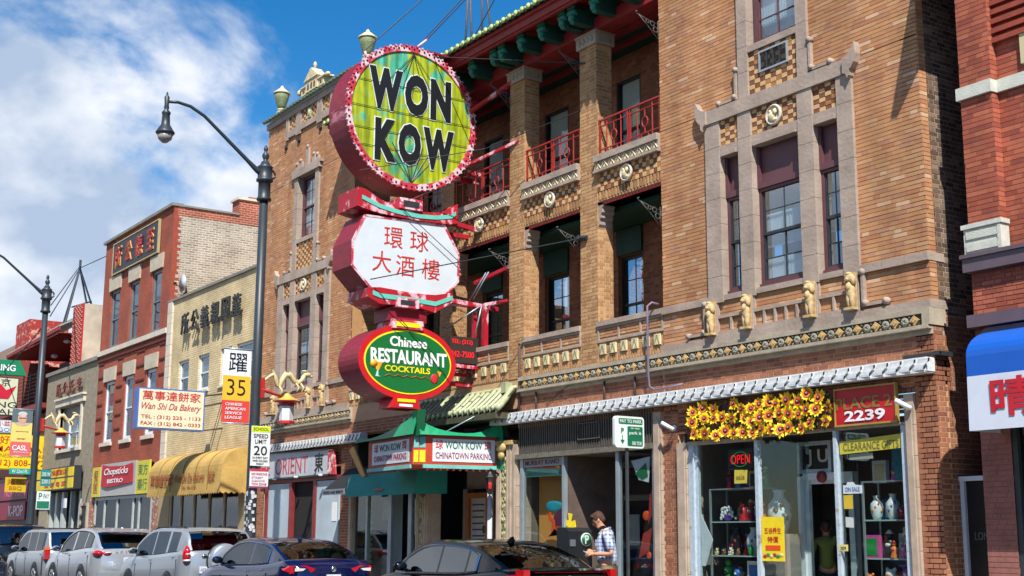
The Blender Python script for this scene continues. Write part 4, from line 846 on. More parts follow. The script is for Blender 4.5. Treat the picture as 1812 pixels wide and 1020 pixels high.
# faded sign with red letters over the boarded shop
t = thing('shop_sign_board', 'white shop sign with faded red letters and a black character over boarded windows', 'sign', (-30.8, -.1, 3.0))
g = G(); g.slab([(-33.0, -.1, 3.03), (-28.95, -.1, 3.03), (-28.95, -.1, 3.6), (-33.0, -.1, 3.68)], (0, .08, 0)); mesh_obj('board', g, M('sign_offwhite', '#b4bac0', .6, .1, 3), t)
g = G(); g.box(-33.0, -28.93, -.12, -.02, 2.99, 3.03).box(-28.95, -28.93, -.12, -.02, 3.03, 3.6); g.slab([(-33.0, -.12, 3.68), (-28.93, -.12, 3.6), (-28.93, -.12, 3.63), (-33.0, -.12, 3.71)], (0, .1, 0)); mesh_obj('frame', g, charc, t)
txt('HE', (-32.95, -.1, 3.1), .55, .42, M('faded_red', '#b0404c', .6), t, 'x', .0); txt('ORIENT', (-32.05, -.1, 3.1), 1.95, .42, M('faded_red', '#b0404c', .6), t, 'x', .0); txt('東', (-29.72, -.1, 3.1), .5, .46, blk, t, 'x', .015)
mesh_obj('side_banner', G().slab([(-28.93, -.13, 3.02), (-28.5, -.13, 3.0), (-28.62, -.13, 3.6), (-28.93, -.13, 3.62)], (0, .04, 0)), M('red_white_banner', '#b83a40', .6, .1, 5, h2='#d8c8c8', thr=.53), t)

# ---------------------------------------------------------------- the tall hanging signs
XS = -22.37
peel = M('peeling_red', '#a50f22', .55, .15, 2.6, .15, h2='#d9a3ae', thr=.56, stretch=(1, 1, .6)); peelR = M('faded_crimson', '#7e0f26', .5, .22, 1.6, .1, h2='#b86c7c', thr=.66, stretch=(.6, .6, 2)); peelW = M('peeling_pink', '#b82a42', .6, .15, 3.5, .15, h2='#d9b2ba', thr=.50)
teal = M('teal_paint', '#5fb8a8', .5, .1, 6)
def beam(g, a, b, w=.045):
    a = Vector(a); b = Vector(b); d = (b-a).normalized(); s_ = d.cross(Vector((0, 0, 1)));
    s_ = s_.normalized() if s_.length > .01 else Vector((1, 0, 0)); u_ = s_.cross(d)
    c = [a+s_*w*i+u_*w*j for i, j in ((-1, -1), (1, -1), (1, 1), (-1, 1))]; g.slab(c, tuple(b-a)); return g
t = thing('round_hanging_sign', 'big round yellow and green sign reading WON KOW with a ring of bulbs', 'sign', (XS, -1.66, 8.43), 'hanging signs of the restaurant')
yc, zc, R_ = -1.665, 9.95, 1.5; n = 64
g = G(); g.smooth = True; D = .8
ring = [(yc+R_*math.cos(2*math.pi*i/n), zc+R_*math.sin(2*math.pi*i/n)) for i in range(n)]
for i in range(n):
    a, b = ring[i], ring[(i+1) % n]; g.k = 0; g.add([(XS-.02, *a), (XS-.02, *b), (XS-D, *b), (XS-D, *a)], [(0, 1, 2, 3)] if False else [(3, 2, 1, 0)])
g.smooth = False; g.add([(XS-D, y, z) for y, z in ring], [tuple(range(n))[::-1]])
mesh_obj('drum', g, peelR, t)
g = G(); g.box(XS-D, XS-.05, yc-.1, yc+.9, zc+1.49, zc+1.53); g.slab([(XS-D, yc-.55, zc+1.4), (XS-.3, yc-.55, zc+1.4), (XS-.3, yc-.2, zc+1.56), (XS-D, yc-.2, zc+1.56)], (0, .02, .04)); mesh_obj('top_cover', g, peelR, t)
g = G(); r0, r1 = 1.395, 1.52
for i in range(n):
    a0, a1 = 2*math.pi*i/n, 2*math.pi*(i+1)/n
    P = lambda r, a, x: (x, yc+r*math.cos(a), zc+r*math.sin(a))
    g.add([P(r0, a0, XS), P(r1, a0, XS), P(r1, a1, XS), P(r0, a1, XS), P(r0, a0, XS-.04), P(r1, a0, XS-.04), P(r1, a1, XS-.04), P(r0, a1, XS-.04)], [(0, 1, 2, 3), (1, 5, 6, 2), (4, 0, 3, 7)])
mesh_obj('rim', g, peelW, t)
g = G()
for i in range(76):
    a = 2*math.pi*i/76; y, z = yc+1.465*math.cos(a), zc+1.465*math.sin(a); g.ell((XS+.005, y, z), (.014, .024, .024), 7, 4)
o = mesh_obj('bulb_sockets', g, M('socket_dark', '#2e1418', .6), t); o['kind'] = 'stuff'
g = G()
for i in range(76):
    a = 2*math.pi*(i+.5)/76; y, z = yc+1.525*math.cos(a), zc+1.525*math.sin(a); g.box(XS-.03, XS+.02, y-.017, y+.017, z-.017, z+.017)
o = mesh_obj('rim_teeth', g, peelW, t); o['kind'] = 'stuff'
# painted face: yellow-green panels with turquoise flaking and rain streaks
fc = M('won_kow_face', '#a9b51c', .5, .18, 1.3, .05, h2='#4fae93', thr=.545, stretch=(1, 1.0, .8))
nt_ = fc.node_tree; n_, l_ = nt_.nodes, nt_.links; bs = n_['Principled BSDF']; src = bs.inputs['Base Color'].links[0].from_socket
g_ = n_.new('ShaderNodeNewGeometry'); mp_ = n_.new('ShaderNodeMapping'); mp_.inputs['Scale'].default_value = (1, 5, .35); l_.new(g_.outputs['Position'], mp_.inputs[0]); tn = n_.new('ShaderNodeTexNoise'); tn.inputs['Scale'].default_value = 1.6; tn.inputs['Detail'].default_value = 5; l_.new(mp_.outputs[0], tn.inputs['Vector'])
rr = n_.new('ShaderNodeValToRGB'); rr.color_ramp.elements[0].position = .4; rr.color_ramp.elements[0].color = hexc('#8d9f6a'); rr.color_ramp.elements[1].position = .58; rr.color_ramp.elements[1].color = (1, 1, 1, 1); l_.new(tn.outputs[0], rr.inputs[0])
mm = n_.new('ShaderNodeMix'); mm.data_type = 'RGBA'; mm.blend_type = 'MULTIPLY'; mm.inputs[0].default_value = .75; l_.new(src, mm.inputs[6]); l_.new(rr.outputs[0], mm.inputs[7]); l_.new(mm.outputs[2], bs.inputs['Base Color'])
g = G(); g.add([(XS-.03, yc+1.43*math.cos(2*math.pi*i/n), zc+1.43*math.sin(2*math.pi*i/n)) for i in range(n)], [tuple(range(n))]); mesh_obj('face', g, fc, t)
g = G()
for z in (10.55, 10.0, 9.55, 9.2): w = math.sqrt(1.38**2-(z-zc)**2); g.tube([(XS-.012, yc-w, z), (XS-.012, yc+w, z)], .006, 5)
for q in (-60, -35, -18, 0, 18, 35, 60):
    a = math.radians(q); g.tube([(XS-.01, yc, zc+1.36), (XS-.01, yc+.62*math.sin(a)*1.3, zc+.55)], .006, 5); g.tube([(XS-.01, yc, zc-1.36), (XS-.01, yc+.62*math.sin(a)*1.3, zc-.6)], .006, 5)
mesh_obj('face_wires', g, charc, t)
for wd, y0, y1, z0 in (('WON', -2.68, -.76, 10.0), ('KOW', -2.52, -.68, 8.93)):
    x = y0; ws = {'W': .78, 'O': .56, 'N': .5, 'K': .52}; tot = sum(ws[c] for c in wd)+.06*2; k = (y1-y0)/tot
    for c in wd:
        txt(c, (XS-.02, x-.025, z0-.025), ws[c]*k+.05, .92, M('letter_outline_white', '#cfd6d2', .6, .1), t, 'y', .085, .006, 'letter_outline'); txt(c, (XS-.01, x, z0), ws[c]*k, .87, blk, t, 'y', .06, .008, 'letter'); x += (ws[c]+.06)*k
g = G(); beam(g, (XS-.3, -.25, 10.65), (XS-.3, .1, 10.68)); beam(g, (XS-.1, -.2, 10.55), (XS-.5, .05, 10.75)); beam(g, (XS-.3, -.2, 9.1), (XS-.3, .3, 9.08)); beam(g, (XS-.1, -.35, 9.15), (XS+1.4, .02, 9.4), .03); beam(g, (XS-.1, -.3, 10.3), (XS+1.25, .0, 10.72), .035); beam(g, (XS-.55, -.35, 9.0), (XS-.55, .3, 9.0))
mesh_obj('bracket_arm', g, peel, t)
mesh_obj('guy_bracket', G().tube([(XS-.3, -2.6, 11.1), (XS-.3, -2.65, 11.25)], .03, 6).tube([(XS-.2, -1.6, 11.45), (XS-.1, -1.3, 11.75)], .025, 6), peelW, t)

t = thing('octagonal_hanging_sign', 'white octagonal sign with red Chinese characters in a peeling red pagoda frame', 'sign', (XS, -1.75, 5.9), 'hanging signs of the restaurant')
OC = [(-2.72, 7.76), (-.87, 7.8), (-.52, 7.24), (-.52, 6.65), (-.87, 6.27), (-2.54, 6.27), (-2.98, 6.7), (-2.98, 7.21)]
g = G(); g.slab([(XS, y, z) for y, z in OC], (-.8, 0, 0)); mesh_obj('box', g, peelR, t)
cyy, czz = -1.75, 7.0; inn = [(cyy+(y-cyy)*.962, czz+(z-czz)*.95) for y, z in OC]
g = G(); g.slab([(XS+.012, y, z) for y, z in inn], (-.03, 0, 0)); mesh_obj('face', g, M('sign_white_face', '#c3cbd1', .5, .07, 2.2), t)
g = G()
for i in range(8): a, b, c, d_ = OC[i], OC[(i+1) % 8], inn[(i+1) % 8], inn[i]; g.slab([(XS+.02, *a), (XS+.02, *b), (XS+.02, *c), (XS+.02, *d_)], (-.03, 0, 0))
mesh_obj('rim', g, peelW, t)
for c, y, z in (('環', -2.27, 7.16), ('球', -1.68, 7.16), ('大', -2.52, 6.65), ('酒', -1.99, 6.62), ('樓', -1.4, 6.62)): txt(c, (XS+.012, y, z), .42, .42, M('sign_char_red', '#b5281c', .5), t, 'y', .0)
def pagoda(z0, zs_top, zs_bot, ys, nm='pagoda_roof', dpt=.85):
    g = G(); top = list(zip(ys, zs_top)); bot = list(zip(ys, zs_bot))[::-1]; 
    for i in range(len(ys)-1): g.slab([(XS+.06, ys[i], zs_bot[i]), (XS+.06, ys[i+1], zs_bot[i+1]), (XS+.06, ys[i+1], zs_top[i+1]), (XS+.06, ys[i], zs_top[i])], (-dpt, 0, 0))
    return mesh_obj(nm, g, peel, t)
ys = [-2.9, -2.72, -2.4, -2.0, -1.5, -1.1, -.75, -.6]
zt = [8.28, 8.26, 8.1, 8.0, 7.97, 8.02, 8.14, 8.27]; zb = [7.9, 7.86, 7.82, 7.8, 7.79, 7.8, 7.82, 7.86]
pagoda(0, zt, zb, ys)
g = G()
for i in range(len(ys)-1): f0 = .55; a, b = (zt[i]+zb[i])/2, (zt[i+1]+zb[i+1])/2; g.slab([(XS+.066, ys[i]+(.09 if i == 0 else 0), a-.045), (XS+.066, ys[i+1]-(.05 if i == 6 else 0), b-.045), (XS+.066, ys[i+1]-(.05 if i == 6 else 0), b+.04), (XS+.066, ys[i]+(.09 if i == 0 else 0), a+.04)], (.008, 0, 0))
mesh_obj('teal_band', g, teal, t)
g = G(); g.box(XS-.7, XS+.1, -1.98, -1.45, 7.98, 8.2); tb = mesh_obj('top_block', g, peelW, t); mesh_obj('vent', G().box(XS+.1, XS+.11, -1.9, -1.53, 8.03, 8.15), charc, tb)
ys = [-2.62, -2.35, -1.95, -1.5, -1.1, -.7]; zt = [6.3, 6.33, 6.31, 6.29, 6.31, 6.4]; zb = [6.12, 6.0, 6.02, 6.02, 5.95, 6.2]
pagoda(0, zt, zb, ys)
g = G()
for i in range(5): a, b = (zt[i]+zb[i])/2-.01, (zt[i+1]+zb[i+1])/2-.01; g.slab([(XS+.066, ys[i]+(.1 if i == 0 else 0), a-.04), (XS+.066, ys[i+1], b-.04), (XS+.066, ys[i+1], b+.05), (XS+.066, ys[i]+(.1 if i == 0 else 0), a+.05)], (.008, 0, 0))
mesh_obj('teal_band', g, teal, t)
g = G(); g.box(XS-.7, XS+.11, -2.0, -1.5, 5.98, 6.16); tb = mesh_obj('lower_block', g, peelW, t); mesh_obj('vent', G().box(XS+.11, XS+.12, -1.92, -1.6, 6.03, 6.12), charc, tb)
mesh_obj('neck', G().box(XS-.65, XS-.02, -2.1, -1.25, 5.72, 5.98), peelR, t)
g = G(); beam(g, (XS-.1, -.85, 7.92), (XS-.1, .35, 7.78)); beam(g, (XS-.5, -.85, 7.75), (XS-.5, .35, 7.75)); beam(g, (XS-.1, -.7, 6.27), (XS-.1, .5, 6.2)); beam(g, (XS-.5, -.6, 6.3), (XS-.5, .6, 6.3)); beam(g, (XS+.2, .0, 6.2), (XS+.9, .35, 6.26), .035); beam(g, (XS+.2, .0, 6.22), (XS+.2, .0, 5.35), .05); beam(g, (XS-.2, -.0, 6.2), (XS-.2, -.0, 5.45), .04); beam(g, (XS-.2, -.0, 6.72), (XS+1.1, .2, 6.95), .035)
mesh_obj('bracket_arm', g, peel, t)
g = G()
for a, b in (((XS+.3, -.05, 6.85), (XS-.3, -.1, 6.3)), ((XS+.4, -.05, 6.85), (XS-.1, -.1, 6.35)), ((XS+.05, -.02, 6.2), (XS-.5, -.5, 5.75)), ((XS+.1, -.02, 6.2), (XS-.05, -.1, 5.5))): g.tube([a, b], .015, 6)
mesh_obj('brace', g, alu, t)

t = thing('oval_hanging_sign', 'green oval sign reading Chinese RESTAURANT COCKTAILS in a red and yellow border', 'sign', (XS, -1.67, 4.1), 'hanging signs of the restaurant')
oy, oz, ra, rb = -1.67, 4.91, 1.1, .75; n = 48
def oval(f, x): return [(x, oy+ra*f*math.cos(2*math.pi*i/n), oz+(rb-(1-f)*ra)*math.sin(2*math.pi*i/n)) for i in range(n)]
g = G(); g.smooth = True; A = oval(1, XS); Bk = [(p[0]-.85, p[1], p[2]) for p in A]
for i in range(n): g.add([A[i], A[(i+1) % n], Bk[(i+1) % n], Bk[i]], [(3, 2, 1, 0)])
g.smooth = False; g.add(Bk, [tuple(range(n))[::-1]]); g.add(A, [tuple(range(n))]); mesh_obj('drum', g, peelR, t)
mesh_obj('red_border', G().slab(oval(1.0, XS+.004), (.012, 0, 0)), M('oval_red', '#bb1420', .45, .1), t); mesh_obj('yellow_line', G().slab(oval(.895, XS+.018), (.006, 0, 0)), M('oval_yellow', '#e3d21a', .45), t); mesh_obj('face', G().slab(oval(.865, XS+.026), (.006, 0, 0)), M('oval_green', '#07652c', .45, .06), t)
X1 = XS+.034
txt('Chinese', (X1, -2.1, 5.2), .84, .2, whi, t, 'y', .028); txt('RESTAURANT', (X1, -2.52, 4.86), 1.72, .28, whi, t, 'y', .032, shear=-.05); txt('COCKTAILS', (X1, -2.2, 4.7), 1.02, .12, M('oval_yellow'), t, 'y', .02)
g = G(); g.tube([(X1, -2.2+.1*i, 4.62+(.02 if i % 2 else -.02)) for i in range(11)], .012, 5); g.k = 1; g.lathe([(.08, X1), (.08, X1+.01)], (0, -2.44, 4.83), 12, 'x'); g.slab([(X1, -2.45, 4.86), (X1, -2.25, 4.86), (X1, -2.33, 4.7), (X1, -2.38, 4.7)], (.01, 0, 0)); g.k = 3; g.slab([(X1, -2.36, 4.72), (X1, -2.34, 4.72), (X1, -2.34, 4.6), (X1, -2.28, 4.58), (X1, -2.4, 4.58)], (.008, 0, 0))
g.k = 2; g.ell((X1+.005, -1.08, 4.62), (.01, .09, .1), 9, 6); g.k = 1; g.slab([(X1, -1.02, 4.78), (X1, -.92, 4.76), (X1, -.96, 4.66)], (.01, 0, 0)); mesh_obj('cocktail_picture', g, [M('brown_wave', '#8a4a1c', .5), M('drink_orange', '#e39a2a', .5), M('berry_red', '#c1272f', .5), M('glass_cyan', '#9fd0c8', .5)], t)
g = G(); g.box(XS-.6, XS+.06, -2.06, -1.36, 5.56, 5.74); tb = mesh_obj('top_block', g, peelW, t); mesh_obj('plate', G().box(XS+.06, XS+.07, -1.98, -1.44, 5.6, 5.69), M('oval_yellow'), tb)
g = G(); g.slab([(XS-.5, -1.98, 4.2), (XS-.5, -1.43, 4.2), (XS-.5, -1.38, 4.0), (XS-.5, -2.04, 4.0)], (.53, 0, 0)); tb = mesh_obj('lower_block', g, M('oval_red'), t); mesh_obj('plate', G().box(XS+.03, XS+.04, -1.9, -1.5, 4.12, 4.18), M('oval_yellow'), tb); mesh_obj('plate', G().box(XS+.03, XS+.04, -1.86, -1.56, 4.03, 4.08), whi, tb)
g = G(); beam(g, (XS-.3, -.7, 4.95), (XS-.3, .0, 4.95)); beam(g, (XS-.3, -.8, 4.6), (XS-.3, .0, 4.6)); mesh_obj('bracket_arm', g, peel, t)
t = thing('dot_matrix_sign', 'dark electronic sign with glowing red telephone number behind the oval sign', 'sign', (-22.4, -.3, 4.85))
g = G(); g.box(-22.6, -22.42, -.68, .0, 5.0, 5.54); mesh_obj('case', g, M('brown_black_case', '#33241f', .6, .1), t)
txt('TEL: (312)', (-22.418, -.64, 5.37), .5, .11, M('led_red', '#c0141c', .5, emit='#ff1420', es=.55), t, 'y', .0); txt('842-7500', (-22.418, -.66, 5.12), .56, .12, M('led_red'), t, 'y', .0)
g = G(); beam(g, (-22.45, -.75, 4.95), (-22.45, .02, 4.93), .035); beam(g, (-22.7, -.75, 4.8), (-22.7, .02, 4.8), .035)
for y in (-.6, -.3, -.05): beam(g, (-22.5, y, 4.8), (-22.5, y, 4.98), .02)
mesh_obj('support_frame', g, peel, t)

# ---------------------------------------------------------------- green marquee
t = thing('restaurant_marquee', 'green and red entrance marquee with lit panels reading WON KOW CHINATOWN PARKING', 'marquee', (-23, -.9, 2.9))
gw = M('marquee_green', '#0c8a5e', .5, .12, 4); mr = M('marquee_red', '#b03a22', .55, .15, 4); myel = M('marquee_yellow', '#d8c414', .5); mblu = M('marquee_blue', '#2b3c9a', .5); mteal = M('marquee_teal', '#66b2a8', .6, .15)
A_, B_, C_, D_ = Vector((-21.6, -.03, 0)), Vector((-21.87, -1.5, 0)), Vector((-22.02, -1.72, 0)), Vector((-24.2, -1.52, 0)); E_ = Vector((-24.4, -.03, 0))
def face(P, Q, z0, z1, zt0, zt1, a0, a1, out, name, mat_, th=.05, par=None):
    d = (Q-P); nrm = Vector((d.y, -d.x, 0)).normalized(); o_ = nrm*out
    p = [P+d*a0+o_+Vector((0, 0, z0)), P+d*a1+o_+Vector((0, 0, z1)), P+d*a1+o_+Vector((0, 0, zt1)), P+d*a0+o_+Vector((0, 0, zt0))]
    g = G(); g.slab(p, tuple(-nrm*th)); return mesh_obj(name, g, mat_, par or t)
z0, z1 = 2.9, 3.46
g = G(); g.slab([tuple(p+Vector((0, 0, z0))) for p in (A_, E_, D_, C_, B_)], (0, 0, z1-z0)); mesh_obj('marquee_box', g, mr, t)
fA = face(B_, A_, z0+.06, z0+.06, z1-.06, z1-.06, .08, .95, .012, 'light_panel', M('panel_white', '#c9ced2', .45, .07)); fB = face(D_, C_, z0+.06, z0+.06, z1-.06, z1-.06, .1, .93, .012, 'light_panel', M('panel_white'))
for P, Q in ((B_, A_), (D_, C_)):
    d = (Q-P); L_ = d.length; nrm = Vector((d.y, -d.x, 0)).normalized(); dn = d.normalized(); o_ = P+nrm*.016
    x0_ = .12*L_ if P is B_ else .15*L_; w = .78*L_ if P is B_ else .73*L_; par = fA if P is B_ else fB
    for s_, a, b, zz, hh, mt_ in (('球', 0, .13, z0+.3, .17, redl), ('WON KOW', .17, .83, z0+.31, .14, grnl), ('環', .87, 1, z0+.3, .17, redl), ('CHINATOWN PARKING', 0, 1, z0+.12, .12, M('plum_letter', '#8e2c48', .5))):
        p = o_+dn*(x0_+w*a); txt(s_, (p.x, p.y, zz), w*(b-a), hh, mt_, par, uvec=tuple(dn), bold=.004, ext=.004)
for P, Q in ((C_, B_),):
    for a0, a1 in ((.08, .42), (.5, .92)):
        face(P, Q, z0+.04, z0+.04, z0+.27, z0+.27, a0, a1, .012, 'yellow_panel', myel); face(P, Q, z0+.32, z0+.32, z1-.03, z1-.03, a0, a1, .012, 'teal_panel', mteal)
face(E_, D_, z0+.2, z0+.2, z1-.05, z1-.05, .6, .95, .012, 'blue_panel', mblu)
for P, Q, a0, a1 in ((B_, A_, -.05, .97), (D_, C_, 0, .97)): face(P, Q, z0-.07, z0-.07, z0, z0, a0, a1, .03, 'teal_skirt', mteal, .04)
# swooping roof edges
def swoop(P, Q, hs_, out, ext0=0, ext1=0, lift=0):
    d = (Q-P); nrm = Vector((d.y, -d.x, 0)).normalized(); k = len(hs_)-1
    for i in range(k):
        a0 = -ext0+(1+ext0+ext1)*i/k; a1 = -ext0+(1+ext0+ext1)*(i+1)/k
        p = [P+d*a0+nrm*out+Vector((0, 0, z1)), P+d*a1+nrm*out+Vector((0, 0, z1)), P+d*a1+nrm*(out-.1)+Vector((0, 0, z1+hs_[i+1])), P+d*a0+nrm*(out-.1)+Vector((0, 0, z1+hs_[i]))]
        g_s.slab([tuple(q) for q in p], tuple(-nrm*.04))
g_s = G(); swoop(B_, A_, [.3, .2, .13, .09, .07, .06, .07, .11, .2, .32], .12, .12, .03); mesh_obj('roof_edge', g_s, gw, t)
g_s = G(); swoop(D_, C_, [.14, .07, .06, .08, .11, .15, .2, .26, .32, .4], .12, .22, .08); mesh_obj('roof_edge', g_s, gw, t)
g = G(); c = (B_+C_)/2; g.slab([(c.x-.12, c.y-.1, z1-.02), (c.x+.06, c.y-.12, z1-.02), (c.x+.22, c.y-.18, z1+.47), (c.x+.04, c.y-.2, z1+.45)], (.06, .14, 0)); mesh_obj('roof_horn', g, M('horn_green', '#075c38', .5, .1), t)
g = G(); g.slab([tuple(p+Vector((0, 0, z1+.002))) for p in (A_, E_, D_, C_, B_)], (0, 0, .05)); mesh_obj('roof_deck', g, M('horn_green'), t)
g = G(); g.slab([(A_.x-.02, -.06, z0-.04), (A_.x+.2, -.06, z0-.08), (A_.x+.17, -.06, z1+.12), (A_.x+.05, -.06, z1+.36)], (0, .04, 0)); mesh_obj('end_wing', g, gw, t)
g = G()
for i in range(30): f_ = i/29; p = D_.lerp(C_, f_) if i < 18 else B_.lerp(A_, (i-18)/11); g.box(p.x-.03, p.x+.03, p.y-.01, p.y+.03, z0-.11, z0-.07)
o = mesh_obj('red_fringe', g, M('fringe_red', '#7e1c1c', .6), t); o['kind'] = 'stuff'
mesh_obj('tie_rod', G().tube([(-22.0, -1.1, 3.5), (-21.6, -.1, 4.1)], .014, 6), alu, t)

# ---------------------------------------------------------------- small awnings, lanterns, cameras
t = thing('fabric_awning', 'faded teal fabric awning under the marquee', 'awning', (-25, -.5, 2.4))
tf = M('teal_fabric', '#1f8c82', .8, .12, 3, .2)
g = G(); g.slab([(-26.6, -.82, 2.4), (-23.55, -.82, 2.4), (-23.55, -.72, 2.88), (-26.6, -.72, 2.88)], (0, .02, .01)); g.slab([(-23.55, -.82, 2.4), (-23.55, -.72, 2.88), (-23.55, -.02, 2.9), (-23.55, -.02, 2.42)], (.02, 0, 0)); g.slab([(-26.6, -.72, 2.88), (-23.55, -.72, 2.88), (-23.55, -.02, 2.92), (-26.6, -.02, 2.92)], (0, 0, .02)); cv = mesh_obj('canvas', g, tf, t)
mesh_obj('red_label', G().box(-25.2, -24.85, -.83, -.82, 2.5, 2.54), redl, cv)
t = thing('fabric_awning', 'small black awning with a grey lettered valance beside the tan board', 'awning', (-27.1, -.4, 2.45))
bf = M('black_fabric', '#14161c', .85, .1)
g = G(); g.slab([(-27.85, -.75, 2.58), (-26.75, -.75, 2.58), (-26.75, -.1, 3.1), (-27.85, -.1, 3.1)], (0, .02, .01)); g.slab([(-26.75, -.75, 2.58), (-26.75, -.1, 3.1), (-26.75, -.1, 2.58)], (.01, 0, 0)).slab([(-27.86, -.75, 2.58), (-27.86, -.1, 3.1), (-27.86, -.1, 2.58)], (.01, 0, 0)); mesh_obj('canvas', g, bf, t); v_ = mesh_obj('valance', G().box(-27.86, -26.74, -.76, -.75, 2.47, 2.6), M('grey_valance', '#777c88', .7, .1), t)
txt('FOOD AND SPIRITS', (-27.8, -.762, 2.5), .98, .06, blk, v_, 'x')
single('notice_board', G().slab([(-26.7, -.7, 3.45), (-26.1, -.9, 3.5), (-25.7, -.8, 2.85), (-26.05, -.7, 2.8)], (0, .04, 0)), M('tan_board', '#b08645', .6, .2, 4), 'tan board hanging askew beside the marquee above the black awning', 'board')
def wall_lamp(x, y, z, label):
    t = thing('wall_lantern', label, 'lantern', (x, y, z), 'red glass wall lanterns beside the entrance')
    g = G(); g.tube([(x, .0, z+.3), (x, y-.0, z+.42), (x, y, z+.34)], .02, 6); g.lathe([(.02, z+.37), (.05, z+.33), (.11, z+.26), (.1, z+.25)], (x, y, 0), 6); g.lathe([(.06, z-.02), (.065, z), (.03, z-.07)], (x, y, 0), 6)
    for k in range(6): a = k*math.pi/3; g.tube([(x+.062*math.cos(a), y+.062*math.sin(a), z), (x+.09*math.cos(a), y+.09*math.sin(a), z+.25)], .006, 4)
    mesh_obj('iron_frame', g, blackp, t); g = G(); g.lathe([(.055, z+.005), (.082, z+.245)], (x, y, 0), 6); mesh_obj('lamp_glass', g, glass('lantern_glass', '#c9b8b4', .15), t)
    g = G(); g.lathe([(.03, z+.03), (.045, z+.1), (.03, z+.17)], (x, y, 0), 10); mesh_obj('red_bulb', g, M('red_glow', '#c8141c', .4, emit='#ff2020', es=.6), t)
wall_lamp(-21.55, -.25, 2.42, 'black wall lantern with red glass on the fluted pier at the notice side'); wall_lamp(-24.15, -.25, 2.42, 'black wall lantern with red glass at the corner of the teal awning')
def cctv(x, z, label):
    t = thing('security_camera', label, 'camera', (x, -.1, z), 'security cameras over the gift shop'); g = G(); g.lathe([(.05, -.02), (.05, 0)], (x, 0, z-.02), 8, 'y'); g.tube([(x, 0, z-.02), (x, -.12, z-.01)], .014, 6); mesh_obj('mount', g, white_al, t); g = G(); g.tube([(x+.08, -.1, z-.06), (x-.08, -.22, z+.06)], .034, 8); mesh_obj('camera_body', g, whitep, t)
cctv(-11.58, 3.3, 'white security camera by the red house number sign'); cctv(-16.38, 3.33, 'white security camera at the sunflower end of the sign')
# ---------------------------------------------------------------- red brick building beyond the narrow gap
red_br = BM('red_brick', ['#ac5c42', '#a0523c', '#b26448', '#984c38', '#a65740', '#ae6048', '#8e4838', '#a25840'])
R = thing('brick_building', 'dark red brick building with white stone band and purple metal cornice beyond the narrow passage', 'building', (-7, 0, .13))
rb = []; g = G(); g.box(-10.5, -10.02, .001, 12, .1, 12.5).box(-10.02, -2, .14, 12, .1, 12.5); mesh_obj('wall_core', g, M('red_mortar', '#7d4838', .95, .15), R)
rb += course(-10.5, -10.02, 5.6, 9.2, 0, ch=.066, bl=.24, j=.008, vj=.004, flem=False); rb += course(-10.02, -7.6, 5.15, 9.2, .14, ch=.066, bl=.24, j=.008, vj=.004, flem=False); rb += course(-10.5, -7.6, 4.38, 4.9, .0, ch=.06)
rb += course(-10.5, -10.02, 5.15, 5.6, 0, ch=.066, bl=.24, j=.008, vj=.004, flem=False); rb += course(.0, .14, 4.3, 9.2, -10.02, 'y', ch=.066, bl=.24, j=.008, vj=.004, flem=False)
g = G()
for i in range(6): g.box(-10.02, -7.6, .06-.0, .14, 7.95+i*.13, 8.02+i*.13).brk()
mesh_obj('brick_rib', g, M('rib_brick', '#8e4030', .85, .2, 7), R)
rest = brick_parts(rb, 240, red_br, R); boxes_obj('red_bricks', rest, red_br, R, 'stuff')
mesh_obj('brick_backing', G().box(-10.5, -7.6, .002, .2, 4.3, 5.0), M('red_mortar'), R)
stw = M('painted_white_stone', '#c4c5b8', .8, .12, 7, .4)
mesh_obj('stone_band', G().box(-10.54, -10.0, -.05, .14, 7.27, 7.44).brk().box(-10.0, -2, .09, .2, 7.275, 7.445), stw, R)
g = G(); g.box(-10.54, -9.97, -.06, .1, 5.16, 5.5).box(-10.56, -9.95, -.09, .1, 5.5, 5.56).box(-10.5, -10.0, -.075, -.06, 5.2, 5.3).box(-10.5, -10.0, -.075, -.06, 5.36, 5.46).box(-10.02, -9.97, -.08, -.06, 5.16, 5.5); mesh_obj('stone_bracket', g, stw, R)
mesh_obj('stone_plaque', G().box(-9.62, -8.8, .08, .14, 7.55, 7.95), M('cream_stone', '#c9bc92', .8, .1), R)
pur = M('purple_metal', '#5f4f58', .5, .12, 3); g = G(); g.box(-10.56, -2, -.1, .1, 4.93, 5.155).box(-10.58, -2, -.13, .1, 5.11, 5.16); mesh_obj('metal_cornice', g, pur, R)
mesh_obj('metal_ledge', G().box(-10.53, -2, -.12, .1, 4.2, 4.36), pur, R); mesh_obj('metal_arch', G().slab([(-10.5, -.06, 3.9), (-2, -.06, 3.9), (-2, -.06, 4.18), (-10.3, -.06, 4.18), (-10.46, -.06, 4.08)], (0, .1, 0)), pur, R)
pk = M('old_pink_paint', '#8a5850', .85, .2, 3, .2); g = G(); g.box(-10.5, -10.06, -.02, .1, .13, 3.95); mesh_obj('painted_pier', g, pk, R); rbp = course(-10.5, -10.06, .5, 3.0, -.022, ch=.066, bl=.24, j=.008, vj=.004, flem=False, pr=.002)
boxes_obj('painted_bricks', rbp, pk, R, 'stuff'); mesh_obj('shopfront_frame', G().box(-10.06, -9.98, -.01, .1, .13, 3.95), charc, R)
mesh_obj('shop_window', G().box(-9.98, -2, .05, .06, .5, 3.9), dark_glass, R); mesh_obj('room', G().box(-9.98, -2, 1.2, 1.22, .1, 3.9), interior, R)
g = G(); g.slab([(-10.5, -.72, 9.0), (-10.5, .0, 9.0), (-10.5, .0, 11.2), (-10.5, -.2, 10.9)], (.06, 0, 0)); g.box(-10.44, -10.38, -.72, 0, 9.0, 9.1); mesh_obj('corner_hood', g, pur, R)
D_ = thing('passage_gate', 'black steel door with scratched graffiti in the narrow gap between two buildings', 'door', (-11.0, .4, .13))
